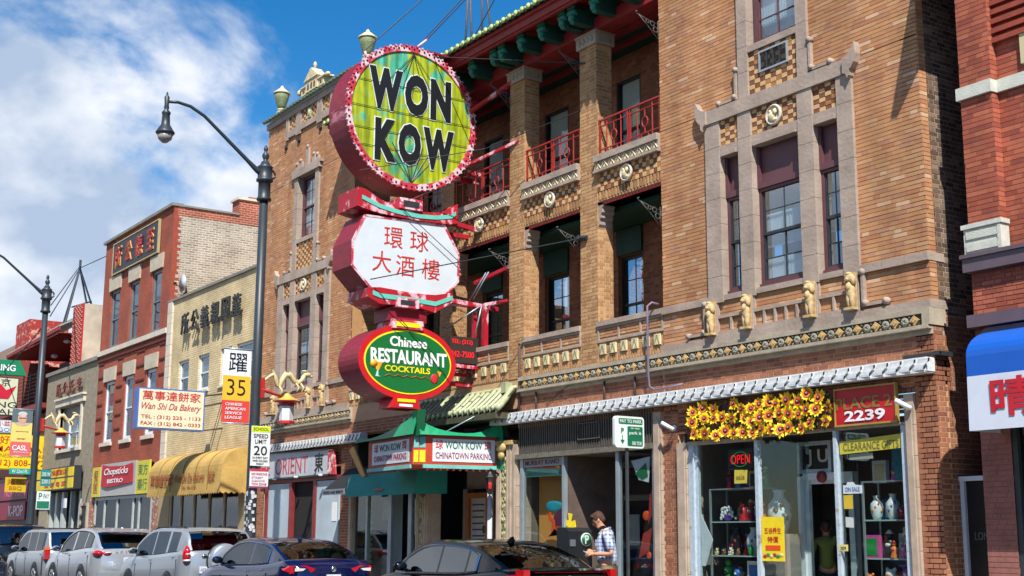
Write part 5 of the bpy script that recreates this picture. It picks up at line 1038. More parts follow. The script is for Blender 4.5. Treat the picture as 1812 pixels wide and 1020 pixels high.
g = G(); g.box(-11.14, -11.08, .35, .45, .13, 2.28).box(-11.3 if False else -11.14, -10.51, .33, .47, 2.28, 2.34); mesh_obj('frame', g, whitep, D_); mesh_obj('door_leaf', G().box(-11.08, -10.51, .4, .43, .13, 2.28), M('black_steel', '#15171a', .45, .2, 4), D_)
txt('LOM', (-10.98, .395, 1.52), .2, .1, M('scratch_grey', '#74797c', .6), D_, 'x', -.01)
mesh_obj('wall_above', G().box(-11.14, -10.51, 1.3, 1.4, 2.34, 13), side_mo, D_); boxes_obj('side_bricks', course(-11.14, -10.51, 2.34, 12, 1.3), side_br, D_, 'stuff')
t = thing('fabric_awning', 'blue and white plastic awning with big red Chinese character', 'awning', (-8.5, -.6, 2.8))
awx0, awd = -10.2, .62; g = G(); prof = [(0, 4.12)]+[(-awd*math.sin(a), 3.75+.36*math.cos(a)) for a in [i*math.pi/16 for i in range(1, 9)]]+[(-awd-.02, 2.83)]
def prof_strip(pr, x0, x1, k): g.k = k; [g.quad((x0, a[0], a[1]), (x0, b[0], b[1]), (x1, b[0], b[1]), (x1, a[0], a[1])) for a, b in zip(pr, pr[1:])]
zsp = 3.5; g.smooth = True; prof_strip(prof[:-1]+[(-awd-.005, zsp)], awx0, -3, 0); g.smooth = False; prof_strip([(-awd-.005, zsp), prof[-1]], awx0, -3, 1)
g.k = 0; g.add([(awx0, p[0], p[1]) for p in prof[:-1]]+[(awx0, -awd-.005, zsp), (awx0, 0, zsp)], [tuple(range(len(prof)+1))]); g.k = 1; g.add([(awx0, -awd-.005, zsp), (awx0, -awd-.02, 2.83), (awx0, 0, 2.83), (awx0, 0, zsp)], [(0, 1, 2, 3)])
cv = mesh_obj('canvas', g, [M('awning_blue', '#0f56b4', .45, .05), M('awning_white', '#c9d0dc', .45, .05)], t); txt('晴', (-9.87, -awd-.022, 2.98), .62, .47, M('awning_red', '#b81c2a', .5), cv, 'x', .02)

# ---------------------------------------------------------------- yellow brick building
yel_t = BT('yellow_brickwork', '#dcc79c', '#d0b98a', '#bda880', .21, .072); cream = M('cream_stone', '#c9bc92')
Yb = thing('brick_building', 'pale yellow brick building with black Chinese characters and a yellow bakery awning', 'building', (-37.5, 0, .13))
x0, x1 = -41.15, -33.62; wn = [(-40.0, -39.1), (-38.3, -37.4), (-36.5, -35.65), (-35.3, -34.15)]
g = G(); xs_ = [x0]+[v for w in wn for v in w]+[x1]
for i in range(0, len(xs_), 2): g.box(xs_[i], xs_[i+1], 0, .3, 5.8, 6.95)
g.box(x0, x1, 0, .3, 6.95, 9.0).box(x0, x1, 0, .3, 3.4, 5.8).box(x0, x1, .3, 12, .1, 8.9); mesh_obj('wall', g, yel_t, Yb)
mesh_obj('parapet_cap', G().box(x0-.05, x1, -.06, .3, 9.0, 9.08), M('grey_cap', '#7e7a72', .7), Yb)
g = G(); [g.box(x0, x0+.42, -.06, 0, 3.4+i*.35, 3.74+i*.35).brk() for i in range(16)]; mesh_obj('cream_quoin', g, stone2, Yb)
for a, b in wn: window(Yb, a, b, 5.86, 6.95, .08, whitep, 1, 1, .5, win_glass, .5, .07, bcol=curtG, bt=0); mesh_obj('window_sill', G().box(a-.06, b+.06, -.05, .14, 5.8, 5.86), stone2, Yb)
for i, c in enumerate('所公義親岡龍'): txt(c, (-39.45+i*.83, -.16, 7.72), .62, .66, M('bronze_black', '#1d2120', .5, .1), Yb, 'x', .012, .05, 'character')
g = G(); g.box(x0, -40.15, -.02, .3, .13, 3.4).box(-34.6, x1, -.02, .3, .13, 3.4).box(x0, x1, .25, .3, 2.9, 3.4); mesh_obj('tan_panel', g, M('tan_tile', '#9c8a68', .7, .1, 4), Yb)
g = G()
for xx in (-40.1, -39.2, -38.1, -36.9, -35.75, -34.65): g.box(xx-.05, xx+.05, 0, .1, .13, 2.95).brk()
mesh_obj('window_post', g, M('beige_post', '#a89f8c', .6), Yb); mesh_obj('shop_window', G().box(-40.1, -34.65, .04, .05, .5, 2.9), dark_glass, Yb); mesh_obj('room', G().box(-40.1, -34.65, .6, .62, .1, 2.9), M('dim_shop', '#5c5a50', .9, .3, 2), Yb)
for (xx, zz, h, r_) in ((-38.5, 1.7, '#c2558c', .18), (-35.3, 1.75, '#8a8f3a', .3), (-35.1, 2.1, '#9a3a9a', .14), (-39.3, 1.9, '#7a7f48', .25)): mesh_obj('window_display', G().ell((xx, .3, zz), (r_, .1, r_)), M('display'+h[1:], h, .7, .3, 8), Yb)
t = thing('fabric_awning', 'long rounded yellow bakery awning with faded red lettering', 'awning', (-37, -.4, 2.7)); ya = M('yellow_canvas', '#b3924f', .8, .2, 1.6, .5)
prof = [(-.02, 3.98)]+[(-.05-.75*math.sin(a), 3.35+.6*math.cos(a)) for a in [i*math.pi/16 for i in range(1, 9)]]+[(-.82, 2.8)]
g = G(); g.smooth = True; prof_strip(prof, -39.9, -34.0, 0); g.smooth = False
for xx in (-39.9, -34.0): g.add([(xx, *p) for p in prof]+[(xx, 0, 2.8)], [tuple(range(len(prof)+1))])
cv = mesh_obj('canvas', g, ya, t); g = G(); n = 34
for i in range(n): a = -39.9+5.9*i/n; b = a+5.9/n; g.slab([(a, -.83, 2.8), (a, -.83, 2.72), ((a+b)/2, -.83, 2.67), (b, -.83, 2.72), (b, -.83, 2.8)], (0, .01, 0))
for i in range(5): a = -.82+.16*i; g.slab([(-33.99, a, 2.8), (-33.99, a, 2.72), (-33.99, a+.08, 2.67), (-33.99, a+.16, 2.72), (-33.99, a+.16, 2.8)], (.01, 0, 0))
mesh_obj('scalloped_valance', g, ya, t); fr_ = M('faded_brick_red', '#94532c', .8); txt('萬事達餅家', (-39.6, -.835, 2.98), 1.9, .36, fr_, cv, 'x', .02); txt('Wan Shi Da Bakery', (-37.55, -.835, 2.98), 2.4, .32, fr_, cv, 'x', .0, shear=.3); txt('萬家', (-34.9, -.835, 3.0), .5, .3, fr_, cv, 'x', .0); txt('TEL. 225-1133', (-36.9, -.835, 2.87), 1.1, .08, fr_, cv, 'x')
g = G()
for xx in (-38.9, -37.9, -36.9, -35.9, -34.95): g.tube([(xx, p[0]-.006, p[1]) for p in prof], .014, 5, False)
mesh_obj('seam', g, M('awning_seam', '#7d5f22', .8), cv)
t = thing('satellite_dish', 'grey satellite dish on the parapet corner of the pale yellow building', 'dish', (-40.7, .3, 9.1)); g = G(); g.lathe([(.3, 0), (.26, .05), (.1, .09), (.02, .1)], (-40.65, .2, 9.62), 18, 'y'); mesh_obj('dish', g, M('dish_grey', '#a4abb0', .4, .1), t)
g = G(); g.tube([(-40.65, .3, 9.62), (-40.7, .4, 9.2), (-40.7, .4, 9.05)], .03, 6).tube([(-40.65, .28, 9.4), (-40.5, -.1, 9.55)], .015, 5).box(-40.55, -40.47, -.14, -.06, 9.52, 9.6); g.tube([(-41.0, .2, 9.08), (-40.7, .35, 9.35), (-40.3, .4, 9.08)], .03, 6); mesh_obj('mast', g, blackp, t)

# ---------------------------------------------------------------- three-storey red brick building
rt1 = BT('dark_red_brickwork', '#a24f38', '#94452f', '#865040', .21, .07, msz=.008); rt2 = BT('common_brickwork', '#a39788', '#7d7064', '#b5aa9a', .24, .085, True, .02); rt3 = BT('parapet_brickwork', '#a5513c', '#8b4130', '#b98a74', .24, .085, True, .014)
Q = thing('brick_building', 'tall dark red brick building with blue signboard of red and gold characters at the top', 'building', (-44.9, 0, .13))
x0, x1 = -48.52, -41.2; g = G(); w1 = [(-47.55, -46.5), (-45.35, -44.4), (-43.05, -42.1)]; w2 = w1
def wall_with(g, x0, x1, z0, z1, ws, wz0, wz1, y0=0, y1=.3):
    xs_ = [x0]+[v for w in ws for v in w]+[x1]
    for i in range(0, len(xs_), 2): g.box(xs_[i], xs_[i+1], y0, y1, wz0, wz1)
    g.box(x0, x1, y0, y1, z0, wz0).box(x0, x1, y0, y1, wz1, z1)
wall_with(g, x0, x1, 8.0, 12.3, w1, 8.22, 10.35); wall_with(g, x0, x1, 3.9, 8.0, w2, 4.8, 7.0); g.box(x0, x1-.01, .3, 11, .1, 12.2); mesh_obj('wall', g, rt1, Q)
mesh_obj('side_wall', G().box(x1-.008, x1+.003, .002, 12, .1, 12.0), rt2, Q); mesh_obj('side_parapet', G().box(x1-.01, x1+.01, .12, 12, 12.0, 12.3), rt3, Q)
g = G(); q = random.Random(3)
for i in range(32): g.box(x1-.005, x1+.008, -.01, .12+.1*(i % 2)+.06*q.random(), 9.1+i*.1, 9.197+i*.1).brk()
mesh_obj('corner_brick', g, M('corner_red', '#8f3f2c', .85, .15, 8), Q)
g = G(); g.box(x0-.08, x1+.05, -.1, .3, 12.3, 12.4); g.box(x1-.2, x1+.06, .3, 2.25, 12.3, 12.36); mesh_obj('parapet_cap', g, M('grey_cap'), Q)
g = G(); g.box(x1-.6, x1+.02, 2.25, 3.4, 12.0, 12.85); ch = mesh_obj('chimney', g, rt3, Q); mesh_obj('chimney_cap', G().box(x1-.65, x1+.08, 2.18, 3.48, 12.85, 12.93), stone2, ch); mesh_obj('chimney_pot', G().box(x1-.5, x1, 2.6, 3.3, 12.93, 13.0), M('orange_clay', '#a8502c', .8), ch)
for (a, b), (c, d) in zip(w1, w2):
    mesh_obj('stone_lintel', G().slab([(a-.12, -.06, 10.36), (b+.12, -.06, 10.36), (b+.16, -.06, 10.86), (a-.16, -.06, 10.86)], (0, .3, 0)), M('worn_limestone', '#b9ad98', .85, .15, 4, .3), Q); mesh_obj('stone_lintel', G().slab([(c-.12, -.06, 7.01), (d+.12, -.06, 7.01), (d+.16, -.06, 7.5), (c-.16, -.06, 7.5)], (0, .3, 0)), M('worn_limestone', '#b9ad98', .85, .15, 4, .3), Q)
    window(Q, a, b, 8.22, 10.35, .08, M('grey_frame', '#6c7274', .5, .1), 1, 1, .4, win_glass, .5, .1, bcol=curtG); window(Q, c, d, 4.8, 7.0, .08, whitep, 1, 1, .5, win_glass, .5, .1, bcol=curtG); mesh_obj('window_sill', G().box(c-.1, d+.1, -.08, .16, 4.68, 4.8), stone2, Q)
mesh_obj('stone_belt', G().box(x0-.04, x1+.03, -.1, .1, 8.03, 8.2), stone2, Q)
g = G()
for z in (5.2, 5.7, 6.2, 6.7, 7.2, 7.7):
    for a, b in ((x0, -47.7), (-46.35, -45.5), (-44.25, -43.2), (-41.95, x1)): g.box(a+.1, b-.1, -.03, .0, z, z+.06).brk()
mesh_obj('brick_rib', g, M('dark_rib', '#5d2219', .9), Q)
mesh_obj('brick_cornice', G().box(x0, x1, -.05, 0, 7.82, 7.9), M('dark_rib'), Q)
t = thing('signboard', 'dark blue framed signboard with four red and gold Chinese characters high on the red building', 'sign', (-44.85, -.1, 10.95)); mesh_obj('board', G().box(-47.25, -42.45, -.1, 0, 10.98, 12.02), M('navy_board', '#131e30', .5, .1), t)
g = G(); frame_rect(g, -47.32, -42.38, 10.91, 12.09, -.07, .045, .09); mesh_obj('frame', g, M('pale_gold_frame', '#a99a6e', .5, .15), t)
for i, c in enumerate('所公德至'): txt(c, (-46.98+i*1.15, -.1, 11.12), .74, .76, M('sign_gold', '#c9a35a', .5, .1), t, 'x', .02, .03, 'character'); txt(c, (-46.95+i*1.15, -.13, 11.15), .7, .72, M('sign_crimson', '#a8182a', .5, .1), t, 'x', .0, .02, 'character')
# its shopfront
g = G(); g.box(x0, x0+.3, -.02, .3, .13, 3.9).box(-41.75, x1, -.02, .3, .13, 3.9); mesh_obj('tiled_pier', g, M('speckled_tile', '#8d5a4a', .6, .2, 9, h2='#b9b0a2', thr=.56), Q)
g = G()
for xx in (-47.9, -46.8, -45.4, -43.7, -43.1, -41.9): g.box(xx-.06, xx+.06, 0, .1, .13, 2.85).brk()
g.box(-47.9, -41.8, -.01, .1, 2.78, 2.88); mesh_obj('window_post', g, M('pale_post', '#a9b1b0', .5), Q); mesh_obj('shop_window', G().box(-47.9, -41.9, .04, .05, .4, 2.8), dark_glass, Q); mesh_obj('room', G().box(-47.9, -41.9, .7, .72, .1, 3.0), M('pale_shop_room', '#7b8584', .9, .3, 1.5), Q)
def flatsign(label, x0, x1, z0, z1, col, lines, cat='sign', nm='shop_sign', y=-.1, c2=None, group=None, th=.06, frame=None):
    t = thing(nm, label, cat, ((x0+x1)/2, y, z0), group); mesh_obj('board', G().box(x0, x1, y, y+th, z0, z1), M('board_'+col[1:], col, .55, .08, 3), t)
    if frame: g = G(); frame_rect(g, x0-.03, x1+.03, z0-.03, z1+.03, y+.02, .04, .07); mesh_obj('frame', g, M('frame_'+frame[1:], frame, .5), t)
    for s_, a, b, c, d, hcol in lines: txt(s_, (x0+(x1-x0)*a, y, z0+(z1-z0)*c), (x1-x0)*(b-a), (z1-z0)*(d-c), M('ink_'+hcol[1:], hcol, .5, .05), t, 'x', .004)
    return t
flatsign('narrow yellow upright sign with red characters at the grey stone end of the red shopfront', -48.1, -47.2, 2.9, 3.95, '#c9b93a', [('餐\n館', .2, .8, .1, .9, '#8a4a20')]); 
t = flatsign('grey shop sign with a draped red banner in white script lettering', -47.1, -43.3, 2.9, 4.02, '#a6a5a2', [])
g = G(); g.slab([(-46.9, -.14, 3.25), (-46.2, -.16, 3.2), (-45, -.14, 3.24), (-43.5, -.14, 3.3), (-43.55, -.14, 3.95), (-44.5, -.14, 3.88), (-46, -.14, 3.92), (-46.85, -.14, 4.0)], (0, .02, 0)); bn = mesh_obj('red_banner', g, M('banner_red', '#b01a30', .6, .1), t); txt('Chopsticks', (-46.5, -.165, 3.55), 2.6, .3, whi, bn, 'x', .01, shear=.25); txt('BISTRO', (-46.1, -.165, 3.33), 1.7, .14, whi, bn, 'x', .01)
flatsign('square yellow sign with green characters beside the bakery awning', -43.2, -41.95, 2.9, 3.98, '#c6bd3c', [('東方', .12, .88, .55, .9, '#3a6a3a'), ('藥行', .12, .88, .1, .45, '#3a6a3a')])
# dishes between the buildings
t = thing('satellite_dish', 'small dishes on the side of the beige tower above the grey stone building', 'dish', (-49.5, 1.0, 9.2)); mesh_obj('dish', G().lathe([(.3, 0), (.2, .06), (.02, .1)], (-50.5, 1.6, 9.9), 14, 'y'), M('dish_grey'), t); mesh_obj('dish_rear', G().lathe([(.02, 0), (.28, .04), (.35, .1)], (-49.6, 1.2, 9.3), 14, 'y'), M('dish_brown', '#5a5148', .6), t); mesh_obj('mast', G().tube([(-50.5, 1.7, 9.9), (-50.2, 1.8, 8.9), (-49.6, 1.3, 8.4)], .03, 5), blackp, t)

# ---------------------------------------------------------------- grey stone building
gs = M('rough_grey_stone', '#8e8471', .9, .28, 5, .6); K = thing('stone_building', 'low rough grey stone building with four red-brown characters over its window', 'building', (-52, 0, .13))
g = G(); wall_with(g, -55.45, -48.55, 3.9, 7.95, [(-53.2, -50.35)], 4.85, 6.5); g.box(-55.45, -48.55, .3, 8, .1, 7.9).box(-55.45, -54.2, 0, .3, .13, 3.9).box(-49.6, -48.55, 0, .3, .13, 3.9); mesh_obj('wall', g, gs, K)
mesh_obj('parapet_cap', G().box(-55.5, -48.53, -.1, .3, 7.96, 8.1), M('grey_cap'), K); mesh_obj('stone_hood', G().box(-53.7, -49.9, -.1, .1, 6.55, 6.8).box(-53.75, -49.85, -.16, .1, 6.8, 6.88), stone2, K); mesh_obj('stone_trim', G().box(-53.4, -53.2, -.06, .1, 4.85, 6.55).brk().box(-50.35, -50.15, -.06, .1, 4.85, 6.55), stone2, K)
for i, c in enumerate('所公氏李'): txt(c, (-53.5+i*.93, -.12, 6.98), .58, .5, M('brown_red_character', '#6e3328', .6), K, 'x', .012, .05, 'character')
window(K, -52.6, -50.6, 4.9, 6.1, .22, whitep, 2, 1, .9, win_glass, .5, .08, bcol=M('poster_blind', '#bfb7a8', .7, .3, 3, h2='#b8474a', thr=.58)); mesh_obj('window_head', G().box(-53.2, -50.35, .15, .25, 6.1, 6.5).brk().box(-53.2, -52.6, .15, .25, 4.85, 6.1), M('grey_frame'), K)
mesh_obj('window_sill', G().box(-53.4, -50.1, -.1, .15, 4.72, 4.84), stone2, K); g = G(); g.tube([(-54.5, -2.2, 5.6), (-46.9, -.05, 6.15)], .03, 6)
g = G(); g.box(-54.2, -49.6, .25, .3, .13, 3.3); mesh_obj('shopfront', g, M('dark_shopfront', '#2e2a2b', .6, .3, 2), K)
g = G()
for xx, w in ((-54.0, .12), (-53.2, .25), (-52.3, .3), (-51.2, .12), (-50.0, .2)): g.box(xx-w/2, xx+w/2, .05, .2, .13, 3.2).brk()
mesh_obj('shop_post', g, M('pale_post'), K); mesh_obj('door', G().box(-49.4, -48.7, -.03, 0, .13, 2.6), M('dark_door_panel', '#2b2523', .5), K)
g = G(); frame_rect(g, -49.5, -48.6, .13, 2.72, -.04, .1, .08); mesh_obj('door_frame', g, M('beige_post'), K)
t = thing('shop_sign', 'two-deck yellow sign with red characters across the grey stone building', 'sign', (-52.5, -.3, 3.3)); mesh_obj('case', G().box(-55.4, -49.65, -.32, -.05, 3.26, 4.12), charc, t)
for z0_, z1_, s_, q_ in ((3.74, 4.07, '香港燒臘飯店', .16), (3.3, 3.68, '酒 家 粵 菜', .14)): p_ = mesh_obj('lit_panel', G().box(-55.35, -49.7, -.34, -.32, z0_, z1_), M('sign_yellow', '#d8be0c', .5, .12, 2), t); txt(s_, (-53.6, -.342, z0_+.07), 3.0, q_+.06, M('sign_char_red'), p_, 'x', .012)
mesh_obj('letter_d', G().box(-50.4, -49.9, -.5, -.45, 2.55, 2.9), whitep, K)

# ---------------------------------------------------------------- red balcony building and what lies beyond
Z = thing('balcony_building', 'red building with latticed brick column, sloping grey metal roof and dark balcony', 'building', (-60, 2, .13)); lat = M('bright_red_lattice', '#a8201f', .6, .15, 5)
g = G(); g.box(-57.0, -55.6, 1.25, 1.33, 3, 11.25); c_ = mesh_obj('column', g, lat, Z); lt = None; g = G()
for i in range(40):
    for k in range(4): xx = -56.85+k*.34+(.2 if i % 2 else 0); zz = 7.7+i*.09; g.box(xx-.08, xx+.02, 1.22, 1.25, zz, zz+.05)
o = mesh_obj('lattice_bricks', g, M('pale_lattice', '#c98a78', .7), c_); o['kind'] = 'stuff'
mesh_obj('side_wall', G().box(-57.0, -55.59, 1.33, 9, 3, 11.25), M('beige_block', '#b5a692', .9, .2, 1.5), Z)
mesh_obj('rear_wall', G().box(-66, -57.6, 3.2, 9, 3, 9.9), M('dark_red_wall', '#4d1f1c', .8, .2), Z); mesh_obj('balcony_floor', G().box(-64, -55.7, -.2, 3.2, 6.75, 6.95), M('red_slab', '#7c2a28', .6, .1), Z)
mesh_obj('lower_wall', G().box(-64, -55.6, .2, 9, .1, 6.6), M('dark_red_wall'), Z)
g = G(); g.slab([(-62, -.2, 9.6), (-57.6, .9, 10.5), (-57.6, 3, 11.6), (-66, 3, 11.3)], (0, 0, .08)); mesh_obj('roof_sheet', g, M('grey_metal_roof', '#8f958f', .5, .2, 2), Z); g = G(); g.slab([(-62, -.25, 9.45), (-57.6, .85, 10.33), (-57.6, .85, 10.5), (-62, -.25, 9.6)], (0, .08, 0)); mesh_obj('fascia', g, M('red_slab'), Z); mesh_obj('soffit', G().slab([(-62, -.2, 9.4), (-57.6, .9, 10.2), (-57.6, 3.2, 10.2), (-64, 3.2, 9.8)], (0, 0, .04)), M('soffit_red', '#6e2722', .7), Z)
g = G()
for i in range(9): g.tube([(-63.5, -.1, 7.0+i*.16), (-55.8, -.1, 7.0+i*.16)], .015, 4)
for i in range(8): g.tube([(-63.5+i*1.1, -.1, 6.95), (-63.5+i*1.1, -.1, 8.4)], .03, 4)
mesh_obj('railing', g, blackp, Z)
for xx, zz in ((-60.5, 9.55), (-58.6, 10.0)): mesh_obj('ceiling_lamp', G().ell((xx, 1.5, zz), (.16, .16, .1)), whitep, Z)
g = G(); g.box(-64, -56, 0, .2, .13, 4); mesh_obj('shopfront', g, M('dark_shopfront'), Z)
t = thing('lattice_mast', 'dark lattice mast standing on the flat roof behind the red column', 'mast', (-61.5, 3, 11.3)); g = G(); top = (-62.8, 3, 14.2)
for a in ((-63.8, 2.6, 11.3), (-62.6, 2.4, 11.3), (-60.2, 3.2, 11.3), (-62.4, 3.6, 11.3)): g.tube([a, top], .05, 5)
g.tube([(-62.8, 3, 14.1), (-62.8, 3, 14.6)], .06, 5); g.tube([(-63, 2.8, 12.3), (-60.9, 3.1, 12.3)], .04, 5); mesh_obj('mast_frame', g, M('mast_steel', '#2c3440', .6), t)
t = thing('shingled_house', 'brown shingled roof with red chimney at the far end of the street', 'building', (-76, 5, .13)); mesh_obj('roof', G().slab([(-92, 2, 10.6), (-70.5, 2, 10.6), (-70.5, 5, 13.0), (-92, 5, 13.0)], (0, .1, .1)), M('brown_shingle', '#6b5647', .9, .2, 6, .4), t)
mesh_obj('wall', G().box(-92, -70.5, 2.2, 9, .1, 10.6), M('far_red_brick', '#7c4034', .9, .15), t); ch = mesh_obj('chimney', G().box(-72.3, -69.6, 2.5, 4.5, 10.2, 12.6), M('chimney_red', '#9c2c24', .8, .25, 3, h2='#c4907c', thr=.58), t)
g = G(); g.slab([(-80, .2, 9.6), (-71, .2, 9.6), (-71, 2, 10.4), (-80, 2, 10.4)], (0, 0, .1)); mesh_obj('clay_tile_roof', g, M('clay_tile', '#a55a3c', .8, .3, 7), t); mesh_obj('shop_wall', G().box(-92, -64, .3, 2.2, .1, 9.6), M('far_red_brick'), t)
flatsign('purple-red shop sign reading K-POP under a pink sign', -62.3, -57.3, 2.2, 2.95, '#7c1634', [('K-POP', .45, .93, .2, .8, '#d8c8cc')]); flatsign('dim pink shop sign with pale lettering above the K-POP sign', -62.6, -57.1, 3.05, 3.8, '#7a2a40', [('NEW ASIA', .3, .93, .2, .75, '#c0607e')])
def perpsign(label, x, y0, y1, z0, z1, col, lines, frame='#4a4a48', th=.25, nm='hanging_sign', rim=None):
    t = thing(nm, label, 'sign', (x, (y0+y1)/2, z0)); mesh_obj('box', G().box(x-th, x, y0, y1, z0, z1), M('signbox_'+frame[1:], frame, .5, .1), t); w = y1-y0; h = z1-z0
    f_ = mesh_obj('face', G().box(x, x+.01, y0+.04, y1-.04, z0+.04, z1-.04), M('board_'+col[1:], col, .5, .06, 3), t)
    for s_, a, b, c, d, hcol, sh in lines: txt(s_, (x+.011, y0+w*a, z0+h*c), w*(b-a), h*(d-c), M('ink_'+hcol[1:], hcol, .5, .05), f_, 'y', .006, shear=sh)
    return t
perpsign('large yellow restaurant sign with red lettering and phone number 808-1722', -55.55, -2.1, .34, 4.15, 5.58, '#e0be10', [('好', .16, .32, .72, .95, '#b03018', 0), ('MANDAR', .08, .98, .5, .66, '#a83420', 0), ('CHINESE RESTAURANT', .02, .98, .34, .45, '#a06a1c', 0), ('(312) 808-1722', .05, .98, .06, .28, '#a02a1c', 0)], '#8a7a20')
t = perpsign('pale sign with a red crown over the letters KING WAH', -55.6, -3.0, -1.12, 6.32, 7.88, '#c3c3a6', [('KING', .3, .98, .2, .36, '#23262a', 0), ('WAH', .3, .98, .03, .17, '#23262a', 0), ('京', .62, .82, .76, .96, '#23262a', 0)], '#2e3030')
mesh_obj('crown', G().slab([(-55.585, -2.6, 7.0), (-55.585, -1.5, 7.0), (-55.585, -1.22, 7.55), (-55.585, -1.6, 7.35), (-55.585, -1.85, 7.6), (-55.585, -2.2, 7.35), (-55.585, -2.7, 7.55)], (.01, 0, 0)), M('crown_red', '#b81430', .5), t)
t = thing('hanging_sign', 'green roof-shaped sign with white letters above the crown sign', 'sign', (-55.6, -2, 7.95)); mesh_obj('green_roof', G().slab([(-55.6, -3.1, 7.97), (-55.6, -.85, 7.99), (-55.6, -1.14, 8.6), (-55.6, -3.1, 8.58)], (-.3, 0, 0)), M('sign_green', '#0b7a54', .5, .1), t); txt('CATERING', (-55.59, -2.95, 8.14), 1.65, .26, whi, t, 'y', .02)
perpsign('small white sign with red and blue characters under the crown sign', -55.58, -2.4, -1.3, 5.62, 6.14, '#cfd2d6', [('家常小菜', .05, .95, .5, .9, '#a82038', 0), ('TO GO', .05, .95, .1, .4, '#3a6aa0', 0)], '#9aa0a4')

# bakery sign hanging over the pavement
t = perpsign('blue-edged hanging bakery sign with red Chinese characters and telephone numbers', -36.0, -2.56, -.6, 4.47, 5.62, '#d0cbb0', [('萬事達餅家', .07, .93, .7, .93, '#b81f20', 0), ('Wan Shi Da Bakery', .06, .94, .43, .64, '#a8453c', .35), ('TEL : (312) 225 - 1133', .06, .94, .23, .34, '#a02a22', 0), ('FAX : (312) 842 - 0333', .06, .94, .07, .18, '#a02a22', 0)], '#4466a8', .32)
mesh_obj('support_arm', G().tube([(-36.1, -.6, 5.5), (-36.1, 0, 5.6)], .03, 6).tube([(-36.1, -.6, 5.2), (-36.1, .0, 5.35)], .03, 6).tube([(-36.1, -.62, 4.5), (-36.1, .0, 4.6)], .025, 6), M('rusty_pipe'), t)

# ---------------------------------------------------------------- street lamps
pole_m = M('lamp_post_paint', '#2b333a', .45, .12, 3)
def street_lamp(x, y, label):
    t = thing('street_lamp', label, 'street lamp', (x, y, .27), 'tall cobra-arm street lamps along the kerb')
    g = G(); g.lathe([(.26, .27), (.26, .5), (.2, .6), (.16, .9), (.135, 1.0), (.125, 2.5), (.115, 5), (.1, 9.35)], (x, y, 0), 16); mesh_obj('post', g, pole_m, t)
    g = G(); g.lathe([(.16, 9.3), (.18, 9.34), (.16, 9.38), (.145, 9.4), (.145, 9.75), (.2, 9.78), (.2, 9.83), (.17, 9.85), (.175, 10.1), (.19, 10.13), (.12, 10.18), (.09, 10.26), (.05, 10.28), (.06, 10.33), (.09, 10.4), (.07, 10.46), (.035, 10.5), (.05, 10.54), (.055, 10.59), (.02, 10.66)], (x, y, 0), 14); mesh_obj('finial', g, pole_m, t)
    g = G(); g.tube([(x, y, 9.9), (x, y-.2, 10.02), (x, y-.45, 10.22), (x, y-.8, 10.5), (x, y-1.2, 10.82), (x, y-1.55, 11.1), (x, y-1.9, 11.27), (x, y-2.2, 11.31), (x, y-2.42, 11.28)], [.08, .07, .05, .045, .042, .04, .04, .038, .035], 8); arm = mesh_obj('arm', g, pole_m, t)
    g = G(); g.tube([(x, y+.17+.09*math.cos(a*.6), 9.97+.1*math.sin(a*.6)) for a in range(11)], .03, 6, False); mesh_obj('scroll', g, pole_m, t)
    g = G(); X_, Y_ = x, y-2.46; g.lathe([(.015, 11.5), (.03, 11.42), (.06, 11.38), (.05, 11.2), (.06, 11.12), (.045, 11.08), (.1, 11.02), (.1, 10.98), (.085, 10.96), (.1, 10.72), (.13, 10.68), (.19, 10.58), (.22, 10.54), (.2, 10.5)][::-1], (X_, Y_, 0), 14); hd = mesh_obj('lamp_head', g, pole_m, t)
    g = G(); g.lathe([(.06, 10.3), (.15, 10.38), (.18, 10.5)], (X_, Y_, 0), 14); mesh_obj('globe', g, M('frosted_globe', '#8f8a86', .3, .1), hd); return t
PXm, PY = -28.12, -2.4
t = street_lamp(PXm, PY, 'tall dark street lamp carrying the speed limit sign and the CASL banner')
street_lamp(-47.2, PY, 'tall dark street lamp carrying the street name signs near the yellow signs')
g = G(); q = random.Random(5)
for i in range(34): a = q.random()*2-1.7; z = 1.6+q.random()*.9; r = .14; xx, yy = PXm+r*math.cos(a), PY+r*math.sin(a); g.slab([(xx-.03, yy, z), (xx+.03, yy, z), (xx+.03, yy, z+.07), (xx-.03, yy, z+.07)], (0, .004, 0)) if abs(a) > .7 else g.slab([(xx, yy-.03, z), (xx, yy+.03, z), (xx, yy+.03, z+.07), (xx, yy-.03, z+.07)], (.004, 0, 0))
o = mesh_obj('stickers', g, M('sticker_white', '#c2c2c4', .6, .3, 20), t); o['kind'] = 'stuff'
